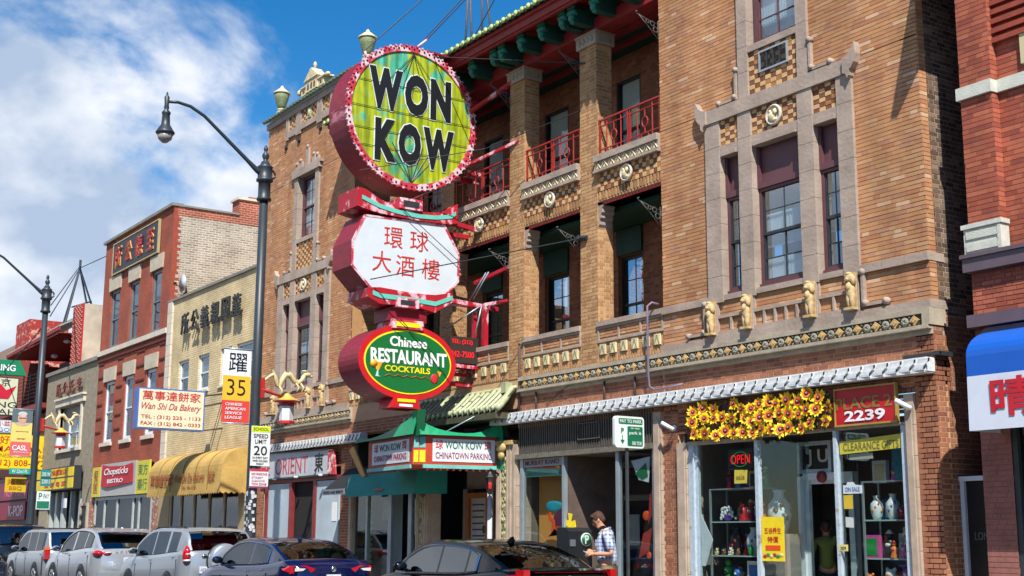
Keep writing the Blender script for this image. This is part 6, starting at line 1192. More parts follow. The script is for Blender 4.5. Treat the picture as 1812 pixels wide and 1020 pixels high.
def lantern(x, y, z, label):
    """dragon-topped pedestrian lantern held out from a street lamp, away from the road"""
    t = thing('dragon_lantern', label, 'lantern', (x, y+.75, z-.5), 'white lanterns under golden dragons'); rd = M('lantern_red', '#a8261e', .5, .1)
    mesh_obj('arm', G().tube([(x+.1, y+.1, z+.3), (x+.05, y+.4, z+.22), (x, y+.7, z+.16)], [.05, .035, .03], 6).box(x-.06, x+.14, y+.06, y+.16, z+.1, z+.55), rd, t); c = (x, y+.78)
    mesh_obj('lamp_glass', G().lathe([(.16, z-.38), (.175, z-.05)], (*c, 0), 6), M('white_lamp_glass', '#d6dae2', .3, .03), t)
    g = G(); g.lathe([(.2, z-.45), (.2, z-.4), (.17, z-.38)], (*c, 0), 6).lathe([(.17, z-.06), (.18, z+.03), (.33, z+.06), (.33, z+.08)], (*c, 0), 6); g.lathe([(.03, z-.5), (.05, z-.45)], (*c, 0), 6); mesh_obj('red_frame', g, rd, t)
    mesh_obj('gold_roof', G().lathe([(.32, z+.08), (.2, z+.13), (.08, z+.2), (.04, z+.25)], (*c, 0), 6), goldp, t)
    g = G(); pts = [(x, y+.12, z+.5), (x, y+.22, z+.53), (x, y+.33, z+.62), (x, y+.42, z+.68), (x, y+.48, z+.58), (x, y+.52, z+.42), (x, y+.58, z+.38), (x, y+.64, z+.55), (x, y+.72, z+.68), (x, y+.84, z+.68), (x, y+.94, z+.55), (x, y+1.04, z+.5), (x, y+1.14, z+.58), (x, y+1.2, z+.7)]
    g.tube(pts, [.015, .03, .04, .05, .055, .055, .06, .07, .075, .07, .065, .06, .055, .05], 8); g.ell((x, y+1.27, z+.72), (.07, .11, .06)).ell((x, y+1.36, z+.69), (.045, .07, .03)).ell((x+.02, y+1.2, z+.8), (.03, .08, .025))
    for a, b in ((y+.56, z+.4), (y+.98, z+.5), (y+1.1, z+.5)): g.tube([(x+.04, a, b), (x+.08, a+.06, b-.1), (x+.06, a+.02, b-.2)], .025, 6)
    for i in range(9): p = pts[3+i]; g.slab([(x-.01, p[1]-.03, p[2]+.05), (x-.01, p[1]+.03, p[2]+.05), (x-.01, p[1]-.02, p[2]+.11)], (.02, 0, 0))
    mesh_obj('dragon', g, M('dragon_gold', '#c2b387', .55, .2, 10), t)
lantern(PXm, PY, 4.55, 'white lantern with golden dragon on the street lamp beside the far brick tower'); lantern(-47.0, PY, 5.0, 'white lantern with golden dragon on the farther street lamp before the yellow signs')
def banner(x, y0, y1, z0, z1, bands, label):
    t = thing('street_banner', label, 'banner', (x, (y0+y1)/2, z0)); h = z1-z0; a = 0
    for i, (f, col) in enumerate(bands): mesh_obj('cloth', G().slab([(x, y0, z0+h*a), (x, y1, z0+h*a), (x, y1, z0+h*(a+f)), (x, y0, z0+h*(a+f))], (-.012, 0, 0)), M('cloth_'+col[1:], col, .75, .05), t); a += f
    mesh_obj('rod', G().tube([(x, y0, z1+.02), (x, y1+.15, z1+.02)], .018, 6), alu, t); mesh_obj('rod', G().tube([(x, y0, z0-.02), (x, y1+.15, z0-.02)], .018, 6), alu, t); return t
t = banner(PXm, -3.2, -2.54, 4.06, 5.72, ((.3, '#cf3a34'), (.34, '#dcae2c'), (.36, '#d9dce0')), 'white, yellow and red street banner with number 35 for a community league'); X1 = PXm+.004
txt('躍', (X1, -3.08, 5.22), .44, .42, blk, t, 'y', .0); txt('35', (X1, -3.1, 4.68), .44, .36, blk, t, 'y', -.012)
for i, s_ in enumerate(('CHINESE', 'AMERICAN', 'SERVICE', 'LEAGUE')): txt(s_, (X1, -3.12, 4.44-i*.1), .48 if i == 1 else .4, .065, whi, t, 'y', .006)
t = banner(-47.2, -3.25, -2.56, 4.24, 5.82, ((.3, '#cf5a5c'), (.42, '#d8c26a'), (.28, '#56656c')), 'street banner with an elderly person portrait above yellow and red panels'); X1 = -47.196
g = G(); g.ell((X1, -2.9, 5.5), (.006, .17, .22)); g.k = 1; g.slab([(X1, -3.18, 5.38), (X1, -2.64, 5.38), (X1, -2.74, 5.3), (X1, -2.9, 5.26), (X1, -3.08, 5.3)], (.003, 0, 0)); g.k = 2; g.ell((X1+.001, -2.9, 5.66), (.006, .17, .1)); g.k = 3; g.box(X1, X1+.009, -3.02, -2.78, 5.52, 5.55); mesh_obj('portrait', g, [M('portrait_skin', '#c49a80', .7), M('portrait_cloth', '#b5a9a0', .7), M('portrait_hair', '#b9b4ad', .7), M('portrait_glasses', '#3a3638', .7)], t)
txt('CASL', (X1, -3.18, 4.42), .5, .18, whi, t, 'y', .02); txt('SERVICE LEAGUE', (X1, -3.15, 4.34), .52, .04, whi, t, 'y'); txt('community', (X1, -3.1, 5.05), .42, .05, M('ink_olive', '#7a6a38'), t, 'y'); txt('center', (X1, -3.05, 4.8), .3, .05, M('ink_olive'), t, 'y')
def plate(nm, label, x, y0, y1, z0, z1, col, lines, cat='sign', back='#8a8f92', grp=None):
    t = thing(nm, label, cat, (x, (y0+y1)/2, z0), grp); mesh_obj('plate', G().box(x, x+.012, y0, y1, z0, z1), M('plate_'+col[1:], col, .45, .03), t)
    for s_, a, b, c, d, hc in lines:
        if s_ == '#': mesh_obj('panel', G().box(x+.012, x+.016, y0+(y1-y0)*a, y0+(y1-y0)*b, z0+(z1-z0)*c, z0+(z1-z0)*d), M('plate_'+hc[1:], hc, .45), t)
        else: txt(s_, (x+.017, y0+(y1-y0)*a, z0+(z1-z0)*c), (y1-y0)*(b-a), (z1-z0)*(d-c), M('ink_'+hc[1:], hc, .5, .03), t, 'y', .004, .004)
    return t
plate('traffic_sign', 'white and lime sign reading SCHOOL SPEED LIMIT 20 on the street lamp', PXm+.13, -2.52, -2.06, 3.1, 4.0, '#d6dad9', [('#', .02, .98, .85, .99, '#c6da12'), ('SCHOOL', .1, .9, .885, .96, '#202428'), ('SPEED', .12, .88, .7, .8, '#202428'), ('LIMIT', .2, .8, .56, .66, '#202428'), ('20', .15, .85, .27, .5, '#202428'), ('IN EVERY DAY', .1, .9, .18, .23, '#3a3e42'), ('WHEN CHILDREN', .1, .9, .1, .15, '#3a3e42'), ('PRESENT', .3, .7, .03, .07, '#3a3e42')])
plate('traffic_sign', 'white notice plate with red border hanging below the speed limit sign', PXm+.13, -2.52, -2.07, 2.6, 3.03, '#d6d6da', [('#', .0, 1, .88, 1, '#c0384a'), ('#', .0, 1, 0, .1, '#8a3a5a'), ('NO PARKING', .08, .92, .68, .8, '#b8384a'), ('STREET', .1, .7, .5, .6, '#c0808a'), ('CLEANING', .1, .8, .34, .44, '#c0808a'), ('TOW ZONE', .1, .9, .16, .27, '#b8384a')])
plate('street_sign', 'teal street name sign reading 22nd PL on the farther street lamp', -47.05, -3.25, -2.55, 3.6, 3.8, '#1a9484', [('W 22nd PL', .12, .88, .2, .8, '#d6dad9')]); plate('street_sign', 'blue-green name plate of two rows beside the 22nd place sign', -47.0, -2.2, -1.85, 3.22, 3.78, '#1f7f7c', [('300 W', .1, .9, .6, .85, '#d6dad9'), ('2200 S', .1, .9, .15, .4, '#d6dad9'), ('#', 0, 1, .46, .54, '#2c3a40')])
plate('shop_sign', 'small yellow advertising plate low on the farther lamp post, orange lettering', -47.3, -3.3, -2.6, 3.0, 3.5, '#c8a81c', [('烤鴨', .1, .9, .5, .9, '#b0661c'), ('BBQ', .2, .8, .1, .4, '#b0661c')])
plate('traffic_sign', 'white and green parking sign under the street name signs', -46.9, -2.32, -1.86, 2.42, 3.04, '#cfd8d4', [('#', .05, .95, .05, .45, '#1a6e55'), ('P', .15, .4, .55, .9, '#1a6e55'), ('PAY', .5, .9, .6, .85, '#1a6e55')])
# pay to park sign, pay box
t = thing('parking_sign', 'green and white PAY TO PARK sign on a thin perforated post', 'sign', (-14.69, -2.35, .27)); X0 = -14.78
mesh_obj('post', G().box(-14.73, -14.695, -2.39, -2.355, .13, 3.2), M('galvanised_post', '#4c5052', .5, .2, 8, metal=.5), t)
g = G(); 
def rrect(x, y0, y1, z0, z1, r=.05, th=-.05):
    p = []
    for cx_, cz_, a0 in ((y1-r, z1-r, 0), (y0+r, z1-r, 90), (y0+r, z0+r, 180), (y1-r, z0+r, 270)):
        for k in range(5): a = math.radians(a0+k*22.5); p.append((x, cx_+r*math.cos(a), cz_+r*math.sin(a)))
    return G().slab(p, (th, 0, 0))
pb = mesh_obj('plate', rrect(-14.66, -2.63, -2.09, 2.79, 3.24), M('plate_white', '#cfd8d2', .4, .03), t); gp = M('park_green', '#0f6644', .45); wp = M('plate_white')
mesh_obj('green_field', rrect(-14.655, -2.56, -2.12, 3.13, 3.21, .02, -.006), gp, pb); mesh_obj('green_field', rrect(-14.655, -2.4, -2.12, 2.82, 3.1, .02, -.006), gp, pb)
txt('PAY TO PARK', (-14.654, -2.54, 3.145), .4, .05, wp, pb, 'y', .004, .003); txt('P', (-14.654, -2.52, 3.0), .05, .07, gp, pb, 'y', .01, .003); mesh_obj('arrow', G().slab([(-14.655, -2.5, 2.97), (-14.655, -2.49, 2.97), (-14.655, -2.49, 2.9), (-14.655, -2.46, 2.9), (-14.655, -2.495, 2.85), (-14.655, -2.53, 2.9), (-14.655, -2.5, 2.9)], (.004, 0, 0)), gp, pb)
txt('park it', (-14.654, -2.37, 2.97), .22, .06, wp, pb, 'y', .006, .003); txt('500 TOK', (-14.654, -2.32, 2.835), .18, .05, wp, pb, 'y', .004, .003); txt('PAY HERE', (-14.654, -2.34, 3.06), .16, .022, wp, pb, 'y', 0, .003)
t = thing('pay_box', 'black pay station with a round green P badge in front of the glass shop', 'parking meter', (-16.3, -2.3, .27)); g = G(); g.slab([(-16.3, -2.46, .27), (-16.0, -2.46, .27), (-16.0, -2.46, 1.62), (-16.06, -2.46, 1.67), (-16.28, -2.46, 1.68), (-16.3, -2.46, 1.66)], (0, .44, 0)); mesh_obj('body', g, M('pay_box_black', '#1c2024', .4, .1), t)
mesh_obj('badge', G().lathe([(.1, -15.998), (.1, -15.98)], (0, -2.14, 1.5), 20, 'x'), wp, t); bd = mesh_obj('badge_green', G().lathe([(.088, -15.985), (.088, -15.972)], (0, -2.14, 1.5), 20, 'x'), gp, t); txt('P', (-15.97, -2.175, 1.435), .07, .13, wp, bd, 'y', .02, .003); mesh_obj('card_slot', G().box(-15.999, -15.985, -2.44, -2.34, 1.4, 1.5), M('slot_grey', '#5c6166', .4), t)
# ---------------------------------------------------------------- parked cars (metres; front of each car towards +x of its own axes)
rubber = M('tyre_rubber', '#1a1a1b', .85, .15, 6); rimm = M('alloy_rim', '#a4a8ad', .3, .08, 6, metal=.8); trimd = M('black_trim', '#141517', .5, .15); chrome = M('chrome_trim', '#c2c7cc', .12, .02, 5, metal=1)
car_glass = glass('car_glass', '#5a6c6c', .17); tint_glass = glass('tinted_car_glass', '#12171a', .2); lampr = M('tail_lamp_red', '#b00f18', .15, .1, 20, coat=.6); lampw = M('lamp_clear', '#d8c9c6', .2, .1, 30, coat=.5); lampo = M('lamp_orange', '#d8641c', .2, .1, 20)
platem = M('licence_plate', '#c9ccd6', .5, .08, 20); seatm = M('seat_cloth', '#4a4642', .9, .2, 4)
def interp(tab, x):
    xs = [p[0] for p in tab]; ys = [p[1] for p in tab]
    if x <= xs[0]: return ys[0]
    for i in range(len(xs)-1):
        if x <= xs[i+1]:
            t = (x-xs[i])/(xs[i+1]-xs[i]); m0 = (ys[i+1]-ys[max(i-1, 0)])/(xs[i+1]-xs[max(i-1, 0)]) if i > 0 else (ys[i+1]-ys[i])/(xs[i+1]-xs[i])
            m1 = (ys[min(i+2, len(ys)-1)]-ys[i])/(xs[min(i+2, len(xs)-1)]-xs[i]); h = xs[i+1]-xs[i]; t2, t3 = t*t, t*t*t
            return (2*t3-3*t2+1)*ys[i]+(t3-2*t2+t)*h*m0+(-2*t3+3*t2)*ys[i+1]+(t3-t2)*h*m1
    return ys[-1]
def car(label, loc, Lc, Wc, Hc, paint, belt, roof, wins, rs, fs, gm=None, wb=.86, wt=.70, wheels=(1.35, -1.35), wr=.33, nm='parked_car', grp='cars parked along the kerb', rz=math.pi, extra=None, chrome_win=True):
    """belt: (x, z) line of bonnet, waist and boot; roof: (x, z) line of windscreen, roof and rear window; wins: x ranges of side glass; rs, fs: x where roof panel begins and ends"""
    gm = gm or car_glass; t = thing(nm, label, 'car', (loc[0], loc[1], 0), grp, u=False, rz=rz); W2 = Wc/2
    g = G(False); g.smooth = True; n = 56; xs = [-Lc/2+Lc*(.5-.5*math.cos(math.pi*i/(n-1))) for i in range(n)]; rows = []
    for x in xs:
        e = min(1, (Lc/2-abs(x))/.42); k = (1-(1-e)**2.6); w = W2*(.80+.20*k); zb = interp(belt, x); bot = .22+.1*(1-k); cz = zb+.045*k
        if e < .12: zb = min(zb, zb-.03*(1-e/.12))
        rows.append([(x, 0, bot), (x, w*.9, bot), (x, w*.985, bot+.14), (x, w, (bot+zb)/2-.03), (x, w*.995, zb-.26), (x, w*.975, zb-.12), (x, w*.955, zb-.045), (x, w*.9, zb), (x, w*.62, zb+(cz-zb)*.6), (x, 0, cz)])
    vs = []; m_ = len(rows[0])*2-2
    for r in rows: vs += r+[(p[0], -p[1], p[2]) for p in r[-2:0:-1]]
    fs_ = [(i*m_+k, (i+1)*m_+k, (i+1)*m_+(k+1) % m_, i*m_+(k+1) % m_) for i in range(n-1) for k in range(m_)]
    fs_.append(tuple(range(m_))); fs_.append(tuple((n-1)*m_+k for k in range(m_-1, -1, -1)))
    g.add(vs, fs_); mesh_obj('body', g, paint, t)
    x0, x1 = roof[0][0], roof[-1][0]; n2 = 60; top = max(z for _, z in roof)
    def sec(x):
        zb = interp(belt, x); zt = max(zb+.004, interp(roof, x)); f = (zt-zb)/(top-zb+1e-6); bw_ = wb*min(1, W2/.9); tw = wt*min(1, W2/.9); e = min(1, min(x-x0, x1-x)/.5); bw2 = bw_*(.86+.14*math.sqrt(max(0, e))); wtx = bw2+(tw-bw_)*f
        zs = max(zb, zt-.075); ws = bw2+(tw-bw_)*((zs-zb)/(top-zb+1e-6))
        return [(x, bw2, zb-.02), (x, ws, zs), (x, wtx+.004, max(zb, zt-.02)), (x, wtx-.05, zt+.002), (x, wtx*.55, zt+.018), (x, 0, zt+.024)]
    S_ = [sec(x0+(x1-x0)*i/(n2-1)) for i in range(n2)]
    pan, gla = G(False), G(False); pan.smooth = gla.smooth = True; gr = G(False)
    for i in range(n2-1):
        xm = (S_[i][0][0]+S_[i+1][0][0])/2
        for k in range(5):
            if k == 0: isg = any(a <= xm <= b for a, b in wins)
            elif k in (1, 2): isg = False
            else: isg = xm < rs or xm > fs
            tgt = gla if isg else pan; a, b, c, d = S_[i][k], S_[i+1][k], S_[i+1][k+1], S_[i][k+1]
            if k == 1 and not isg and False: pass
            tgt.add([a, b, c, d], [(0, 1, 2, 3)]); tgt.add([(p[0], -p[1], p[2]) for p in (a, b, c, d)], [(3, 2, 1, 0)])
    mesh_obj('roof', pan, paint, t); mesh_obj('glass', gla, gm, t)
    if chrome_win:
        tr_ = .017 if paint.name.startswith('black') else .012
        for sgn in (-1, 1):
            lo = [p for p in S_ if wins[0][0]-.05 <= p[0][0] <= wins[-1][1]+.05]; g = G(False)
            g.tube([(p[0][0], sgn*(p[0][1]+.004), p[0][2]+.02) for p in lo[::3]], tr_, 5, False); up_ = [(p[1][0], sgn*(p[1][1]+.004), p[1][2]) for p in lo]; g.tube([(lo[0][0][0], sgn*(lo[0][0][1]+.004), lo[0][0][2]+.02)]+up_[::3]+[(lo[-1][0][0], sgn*(lo[-1][0][1]+.004), lo[-1][0][2]+.02)], tr_, 5, False); mesh_obj('window_trim', g, chrome if chrome_win is True else chrome_win, t)
    for wx in wheels:
        for sgn in (-1, 1):
            y = sgn*(W2-.02); a = mesh_obj('wheel_arch', G(False).lathe([(wr+.055, y-sgn*.06), (wr+.055, y+sgn*.024)], (wx, 0, wr+.01), 24, 'y'), trimd, t)
            w_ = mesh_obj('wheel', G(False).lathe([(wr*.7, y-sgn*.14), (wr, y-sgn*.13), (wr, y+sgn*.02), (wr*.93, y+sgn*.04), (wr*.66, y+sgn*.035)], (wx, 0, wr), 26, 'y'), rubber, t)
            g = G(False); g.lathe([(wr*.66, y+sgn*.033), (wr*.6, y+sgn*.045), (.06, y+sgn*.04)], (wx, 0, wr), 20, 'y')
            rim = mesh_obj('rim', g, rimm, w_); g = G(False)
            for k in range(5): aa = k*2*math.pi/5; g.ell((wx+wr*.38*math.cos(aa), y+sgn*.046, wr+wr*.38*math.sin(aa)), (wr*.13, .008, wr*.13), 7, 4)
            mesh_obj('rim_gap', g, trimd, w_)
    for sgn in (-1, 1):
        mx_ = x1-.62; zb = interp(belt, mx_); g = G(False); g.ell((mx_, sgn*(W2+.07), zb+.10), (.07, .12, .075), 10, 6); g.tube([(mx_, sgn*(W2-.08), zb+.02), (mx_, sgn*(W2+.02), zb+.06)], .03, 6); mr_ = mesh_obj('mirror', g, paint, t)
        mesh_obj('mirror_glass', G(False).ell((mx_-.06, sgn*(W2+.07), zb+.10), (.015, .095, .055), 8, 5), dark_glass, mr_)
        for hx in (wins[-1][0]-.02, wins[0][0]+.1): zb = interp(belt, hx); mesh_obj('door_handle', G(False).ell((hx, sgn*(W2*.985), zb-.13), (.085, .028, .016), 8, 5), chrome if chrome_win else paint, t)
        for dx in (wins[-1][0]-.08, wins[0][0]-.12, wins[-1][1]-.1): zb = interp(belt, dx); mesh_obj('door_gap', G(False).box(dx-.004, dx+.004, sgn*W2*.992-.012, sgn*W2*.992+.012, .4, zb-.2), trimd, t)
    g = G(False)
    for sx_, y in ((.45, .36), (.45, -.36)): g.ell((sx_, y, 1.0), (.1, .24, .3)).ell((sx_-.05, y, Hc-.24), (.06, .13, .1))
    g.box(-.75, -.5, -.6, .6, .75, 1.1); g.ell((-.6, .4, 1.16), (.06, .12, .07)).ell((-.6, -.4, 1.16), (.06, .12, .07)); g.box(.5, 1.5, -.6, .6, .6, .85); o = mesh_obj('seats', g, seatm, t); o['kind'] = 'stuff'
    if gm is not car_glass: mesh_obj('dark_cabin_filler', G(False).slab([(roof[0][0]+.42, -.56, .8), (roof[0][0]+.5, -.5, Hc-.16), (x1-.95, -.5, Hc-.16), (x1-.35, -.56, .85)], (0, 1.08, 0)), interior, t)  # added near-black block inside the cabin, makes the windows look dark
    if extra: extra(t, W2, Lc)
    return t
def sedan_rear(t, W2, Lc, kind, logo=True):
    x = -Lc/2
    for sgn in (-1, 1):
        g = G(False)
        if kind == 'blue':
            pr = [(.02, .99), (.30, 1.0), (.50, .93), (.42, .87), (.02, .84)]; g.slab([(x+.09 if d < .2 else x-.005, sgn*(W2-.06-d), z) for d, z in pr], (.1, 0, 0)); g.slab([(x+.5, sgn*(W2*.965), 1.0), (x+.06, sgn*(W2*.9), .99), (x+.04, sgn*(W2*.88), .85), (x+.25, sgn*(W2*.985), .9)], (0, -sgn*.03, 0)); o = mesh_obj('tail_lamp', g, lampr, t)
            mesh_obj('lamp_lens', G(False).slab([(x-.012, sgn*(W2-.14), .95), (x-.012, sgn*(W2-.36), .94), (x-.012, sgn*(W2-.3), .9), (x-.012, sgn*(W2-.14), .89)], (.02, 0, 0)), lampw, o)
        else:
            g.slab([(x-.03, sgn*(W2-.1), 1.08), (x-.03, sgn*(W2-.21), 1.08), (x-.01, sgn*(W2-.2), .66), (x-.01, sgn*(W2-.1), .66)], (.2, 0, 0)); g.slab([(x+.3, sgn*(W2*.93), 1.0), (x+.02, sgn*(W2*.86), 1.02), (x+.02, sgn*(W2*.86), .7), (x+.1, sgn*(W2*.9), .7)], (0, sgn*.03, 0)); mesh_obj('tail_lamp', g, lampr, t)
    if kind == 'black': mesh_obj('brake_light_strip', G(False).slab([(x-.02, -.62, 1.055), (x-.02, .62, 1.055), (x-.02, .62, 1.035), (x-.02, -.62, 1.035)], (.06, 0, 0)), lampr, t); mesh_obj('spoiler', G(False).slab([(x-.03, -.68, 1.05), (x-.03, .68, 1.05), (x+.25, .7, 1.075), (x+.25, -.7, 1.075)], (0, 0, .015)), t_paint, t)
    g = G(False); g.lathe([(.055, x-.02), (.055, x-.012)], (0, 0, .93 if kind == 'blue' else .95), 14, 'x'); mesh_obj('badge', g, chrome, t)
    mesh_obj('number_plate', G(False).box(x-.03, x-.015, -.15, .15, .68, .83), platem, t); g = G(False); g.box(x-.02, x+.05, -.75, .75, .5, .53); mesh_obj('bumper_line', g, trimd, t)
    mesh_obj('antenna_fin', G(False).slab([(-.95, -.03, 1.44), (-.8, -.03, 1.46), (-.94, -.01, 1.53)], (0, .05, 0)).slab([(-.99, -.02, 1.46), (-.93, -.02, 1.47), (-.97, -.0, 1.54)], (0, .04, 0)), t_paint, t)
def paintm(nm, h, metal=.35, rough=.28): return M(nm, h, rough, .06, 1.2, metal=metal, coat=.6)
CY = -4.12
t_paint = M('black_car_paint', '#030408', .12, .06, 1.2, coat=.15, spec=.3)
car('black sedan with red tail lamps parked nearest in front of the glass shop', (-15.35-2.4, CY), 4.8, 1.84, 1.45, t_paint,
    [(-2.4, 1.02), (-2.2, 1.06), (-1.6, 1.06), (-.8, 1.0), (.3, .98), (1.0, .97), (1.4, .95), (2.0, .82), (2.4, .66)],
    [(-2.0, 1.06), (-1.5, 1.26), (-1.0, 1.41), (-.5, 1.47), (.1, 1.48), (.5, 1.43), (.9, 1.26), (1.38, .96)], [(-1.22, -.98), (-.94, -.16), (-.10, .98)], -1.0, .35, tint_glass, extra=lambda t, w, l: sedan_rear(t, w, l, 'black'), wheels=(1.45, -1.4))
t_paint = paintm('navy_car_paint', '#07123a', .05, .14)
car('dark blue sedan with sweeping red tail lamps parked before the boarded shop', (-22.85-2.42, CY), 4.85, 1.86, 1.47, t_paint,
    [(-2.43, .98), (-2.2, 1.08), (-1.6, 1.05), (-.8, 1.0), (.3, .97), (1.0, .95), (1.5, .92), (2.0, .8), (2.43, .62)],
    [(-2.05, 1.07), (-1.5, 1.3), (-1.0, 1.43), (-.5, 1.48), (0, 1.49), (.5, 1.43), (.95, 1.24), (1.5, .94)], [(-1.28, -.5), (-.42, 1.0)], -1.15, .25, car_glass, extra=lambda t, w, l: sedan_rear(t, w, l, 'blue'))
def suv_rear(t, W2, Lc, kind):
    x = -Lc/2
    zt = 1.3 if kind != 'round' else 1.15
    for sgn in (-1, 1):
        if kind == 'spare':
            o = mesh_obj('tail_lamp', G(False).ell((x+.1, sgn*(W2-.12), 1.12), (.13, .085, .2), 14, 9), lampr, t); mesh_obj('lamp_lens', G(False).ell((x+.07, sgn*(W2-.125), 1.14), (.12, .08, .03), 10, 5).ell((x+.075, sgn*(W2-.125), 1.0), (.12, .085, .04), 10, 5), lampw, o)
        elif kind == 'round': g = G(False); g.ell((x+.16, sgn*(W2-.16), 1.08), (.22, .135, .085), 14, 8).ell((x+.03, sgn*(W2-.36), 1.07), (.06, .14, .06), 12, 6); o = mesh_obj('tail_lamp', g, lampr, t); mesh_obj('lamp_lens', G(False).ell((x-.0, sgn*(W2-.38), 1.1), (.05, .09, .025), 10, 5), lampw, o)
        else: g = G(False); g.box(x-.01, x+.16, *sorted((sgn*(W2-.16), sgn*(W2-.035))), .86, 1.12); o = mesh_obj('tail_lamp', g, lampr, t); mesh_obj('lamp_lens', G(False).box(x-.02, x+.17, *sorted((sgn*(W2-.165), sgn*(W2-.03))), 1.12, 1.2), lampo, o)
    if kind == 'spare':
        sp = mesh_obj('spare_wheel_cover', G(False).lathe([(.3, x-.0), (.37, x-.03), (.385, x-.1), (.375, x-.2), (.33, x-.24), (.0, x-.245)], (0, -.02, .99), 28, 'x'), t_paint, t); mesh_obj('wheel_cover_rim', G(False).lathe([(.395, x-.02), (.395, x-.06)], (0, -.02, .99), 28, 'x'), trimd, sp)
        mesh_obj('badge', G(False).lathe([(.04, x-.02), (.04, x)], (0, .42, 1.1), 12, 'x', 1.5), chrome, t)
    mesh_obj('number_plate', G(False).box(x-.03, x-.01, -.05 if kind != 'spare' else .2, .28 if kind != 'spare' else .52, .72, .87) if kind != 'round' else G(False).box(x-.03, x-.01, -.17, .17, .84, .98), platem, t)
    mesh_obj('rear_bumper', G(False).box(x-.04, x+.1, -W2*.86, W2*.86, .45, .6), t_paint if kind != 'box' else trimd, t)
    if kind == 'round': mesh_obj('model_letters', G(False).box(x-.015, x+.0, -.32, -.28, 1.12, 1.15), chrome, t) if False else txt('CAYENNE', (x-.012, .4, 1.1), .8, .05, chrome, t, uvec=(0, -1, 0), u=False, space=1.6)
    mesh_obj('wiper', G(False).tube([(x+.04, 0, zt-.05), (x+.1, -.35, zt+.03)], .012, 5), trimd, t)
    txt('H27 4081', (x-.032, .13 if kind != 'spare' else .49, .76 if kind != 'round' else .88), .26, .07, M('plate_blue_ink', '#4a5a8a', .5), t, uvec=(0, -1, 0), u=False, ext=.003)
    for sgn in (-1, 1):
        if kind == 'spare' or kind == 'box': mesh_obj('roof_rail', G(False).tube([(-1.7, sgn*.6, Hs-.01), (-1.5, sgn*.6, Hs+.045), (.2, sgn*.6, Hs+.045), (.45, sgn*.6, Hs-.01)], .018, 6), trimd, t)
    if kind == 'box': mesh_obj('roof_bar', G(False).tube([(-.3, -.62, Hs+.05), (-.3, .62, Hs+.05)], .016, 6).tube([(-1.3, -.62, Hs+.05), (-1.3, .62, Hs+.05)], .016, 6), trimd, t)
    if kind == 'round': mesh_obj('rear_wiper_base', G(False).ell((x+.2, 0, 1.22), (.04, .05, .03)), trimd, t); mesh_obj('spoiler', G(False).slab([(-2.12, -.6, 1.63), (-2.12, .6, 1.63), (-1.75, .62, 1.69), (-1.75, -.62, 1.69)], (0, 0, .03)), t_paint, t); mesh_obj('antenna', G(False).ell((-1.6, 0, 1.73), (.06, .025, .03)), whitep, t)
t_paint = paintm('silver_car_paint', '#9aa1a9', .45, .3); Hs = 1.69
car('silver compact SUV with a round spare wheel cover on the tailgate', (-28.4-2.3, CY), 4.6, 1.82, 1.69, t_paint,
    [(-2.3, 1.16), (-2.2, 1.22), (-1.5, 1.2), (-.5, 1.14), (.5, 1.1), (1.1, 1.07), (1.5, 1.03), (2.0, .9), (2.3, .7)],
    [(-2.26, 1.23), (-2.1, 1.5), (-1.85, 1.66), (-1.4, 1.70), (-.5, 1.71), (.1, 1.69), (.5, 1.6), (1.0, 1.36), (1.5, 1.04)], [(-1.75, -1.15), (-1.08, -.22), (-.14, 1.0)], -1.93, .3, tint_glass, wt=.72, wr=.35, extra=lambda t, w, l: suv_rear(t, w, l, 'spare'), chrome_win=None)
t_paint = paintm('bright_silver_paint', '#a9aeb4', .45, .25)
car('rounded silver SUV with oval red tail lamps behind the spare-wheel one', (-34.75-2.4, CY), 4.8, 1.93, 1.70, t_paint,
    [(-2.4, 1.08), (-2.25, 1.2), (-1.5, 1.22), (-.5, 1.16), (.5, 1.1), (1.1, 1.07), (1.5, 1.03), (2.0, .9), (2.4, .68)],
    [(-2.3, 1.2), (-2.1, 1.38), (-1.8, 1.58), (-1.4, 1.68), (-.6, 1.73), (.0, 1.71), (.5, 1.58), (1.0, 1.34), (1.5, 1.04)], [(-1.75, -1.2), (-1.12, -.22), (-.14, 1.0)], -1.72, .25, tint_glass, wr=.37, extra=lambda t, w, l: suv_rear(t, w, l, 'round'), chrome_win=trimd)
t_paint = paintm('grey_silver_paint', '#969ca2', .4, .35); Hs = 1.7
car('older boxy silver SUV with orange and red tail lamps and roof bars', (-39.7-2.3, CY), 4.6, 1.84, 1.70, t_paint,
    [(-2.3, 1.1), (-2.2, 1.14), (-1.5, 1.12), (-.5, 1.1), (.5, 1.07), (1.1, 1.05), (1.5, 1.02), (2.0, .96), (2.3, .8)],
    [(-2.28, 1.15), (-2.12, 1.5), (-1.98, 1.66), (-1.6, 1.70), (-.5, 1.71), (.2, 1.69), (.5, 1.6), (.9, 1.4), (1.35, 1.08)], [(-2.0, -1.2), (-1.1, -.25), (-.16, .95)], -2.05, .35, tint_glass, wt=.76, wr=.36, extra=lambda t, w, l: suv_rear(t, w, l, 'box'), chrome_win=None)
t_paint = paintm('dark_suv_paint', '#0d1116', .2, .25); Hs = 1.85
car('large dark SUV parked farthest up the street beside the K-POP shop', (-45.9-2.5, CY), 5.0, 1.98, 1.86, t_paint,
    [(-2.5, 1.2), (-2.4, 1.25), (-1.5, 1.25), (-.5, 1.22), (.5, 1.2), (1.1, 1.18), (1.6, 1.14), (2.2, 1.05), (2.5, .85)],
    [(-2.48, 1.26), (-2.3, 1.68), (-2.1, 1.83), (-1.4, 1.87), (-.5, 1.88), (.4, 1.86), (.8, 1.7), (1.5, 1.18)], [(-2.1, -1.4), (-1.3, -.3), (-.2, 1.0)], -2.2, .5, dark_glass, wt=.8, wr=.38, extra=lambda t, w, l: suv_rear(t, w, l, 'box'), chrome_win=None)
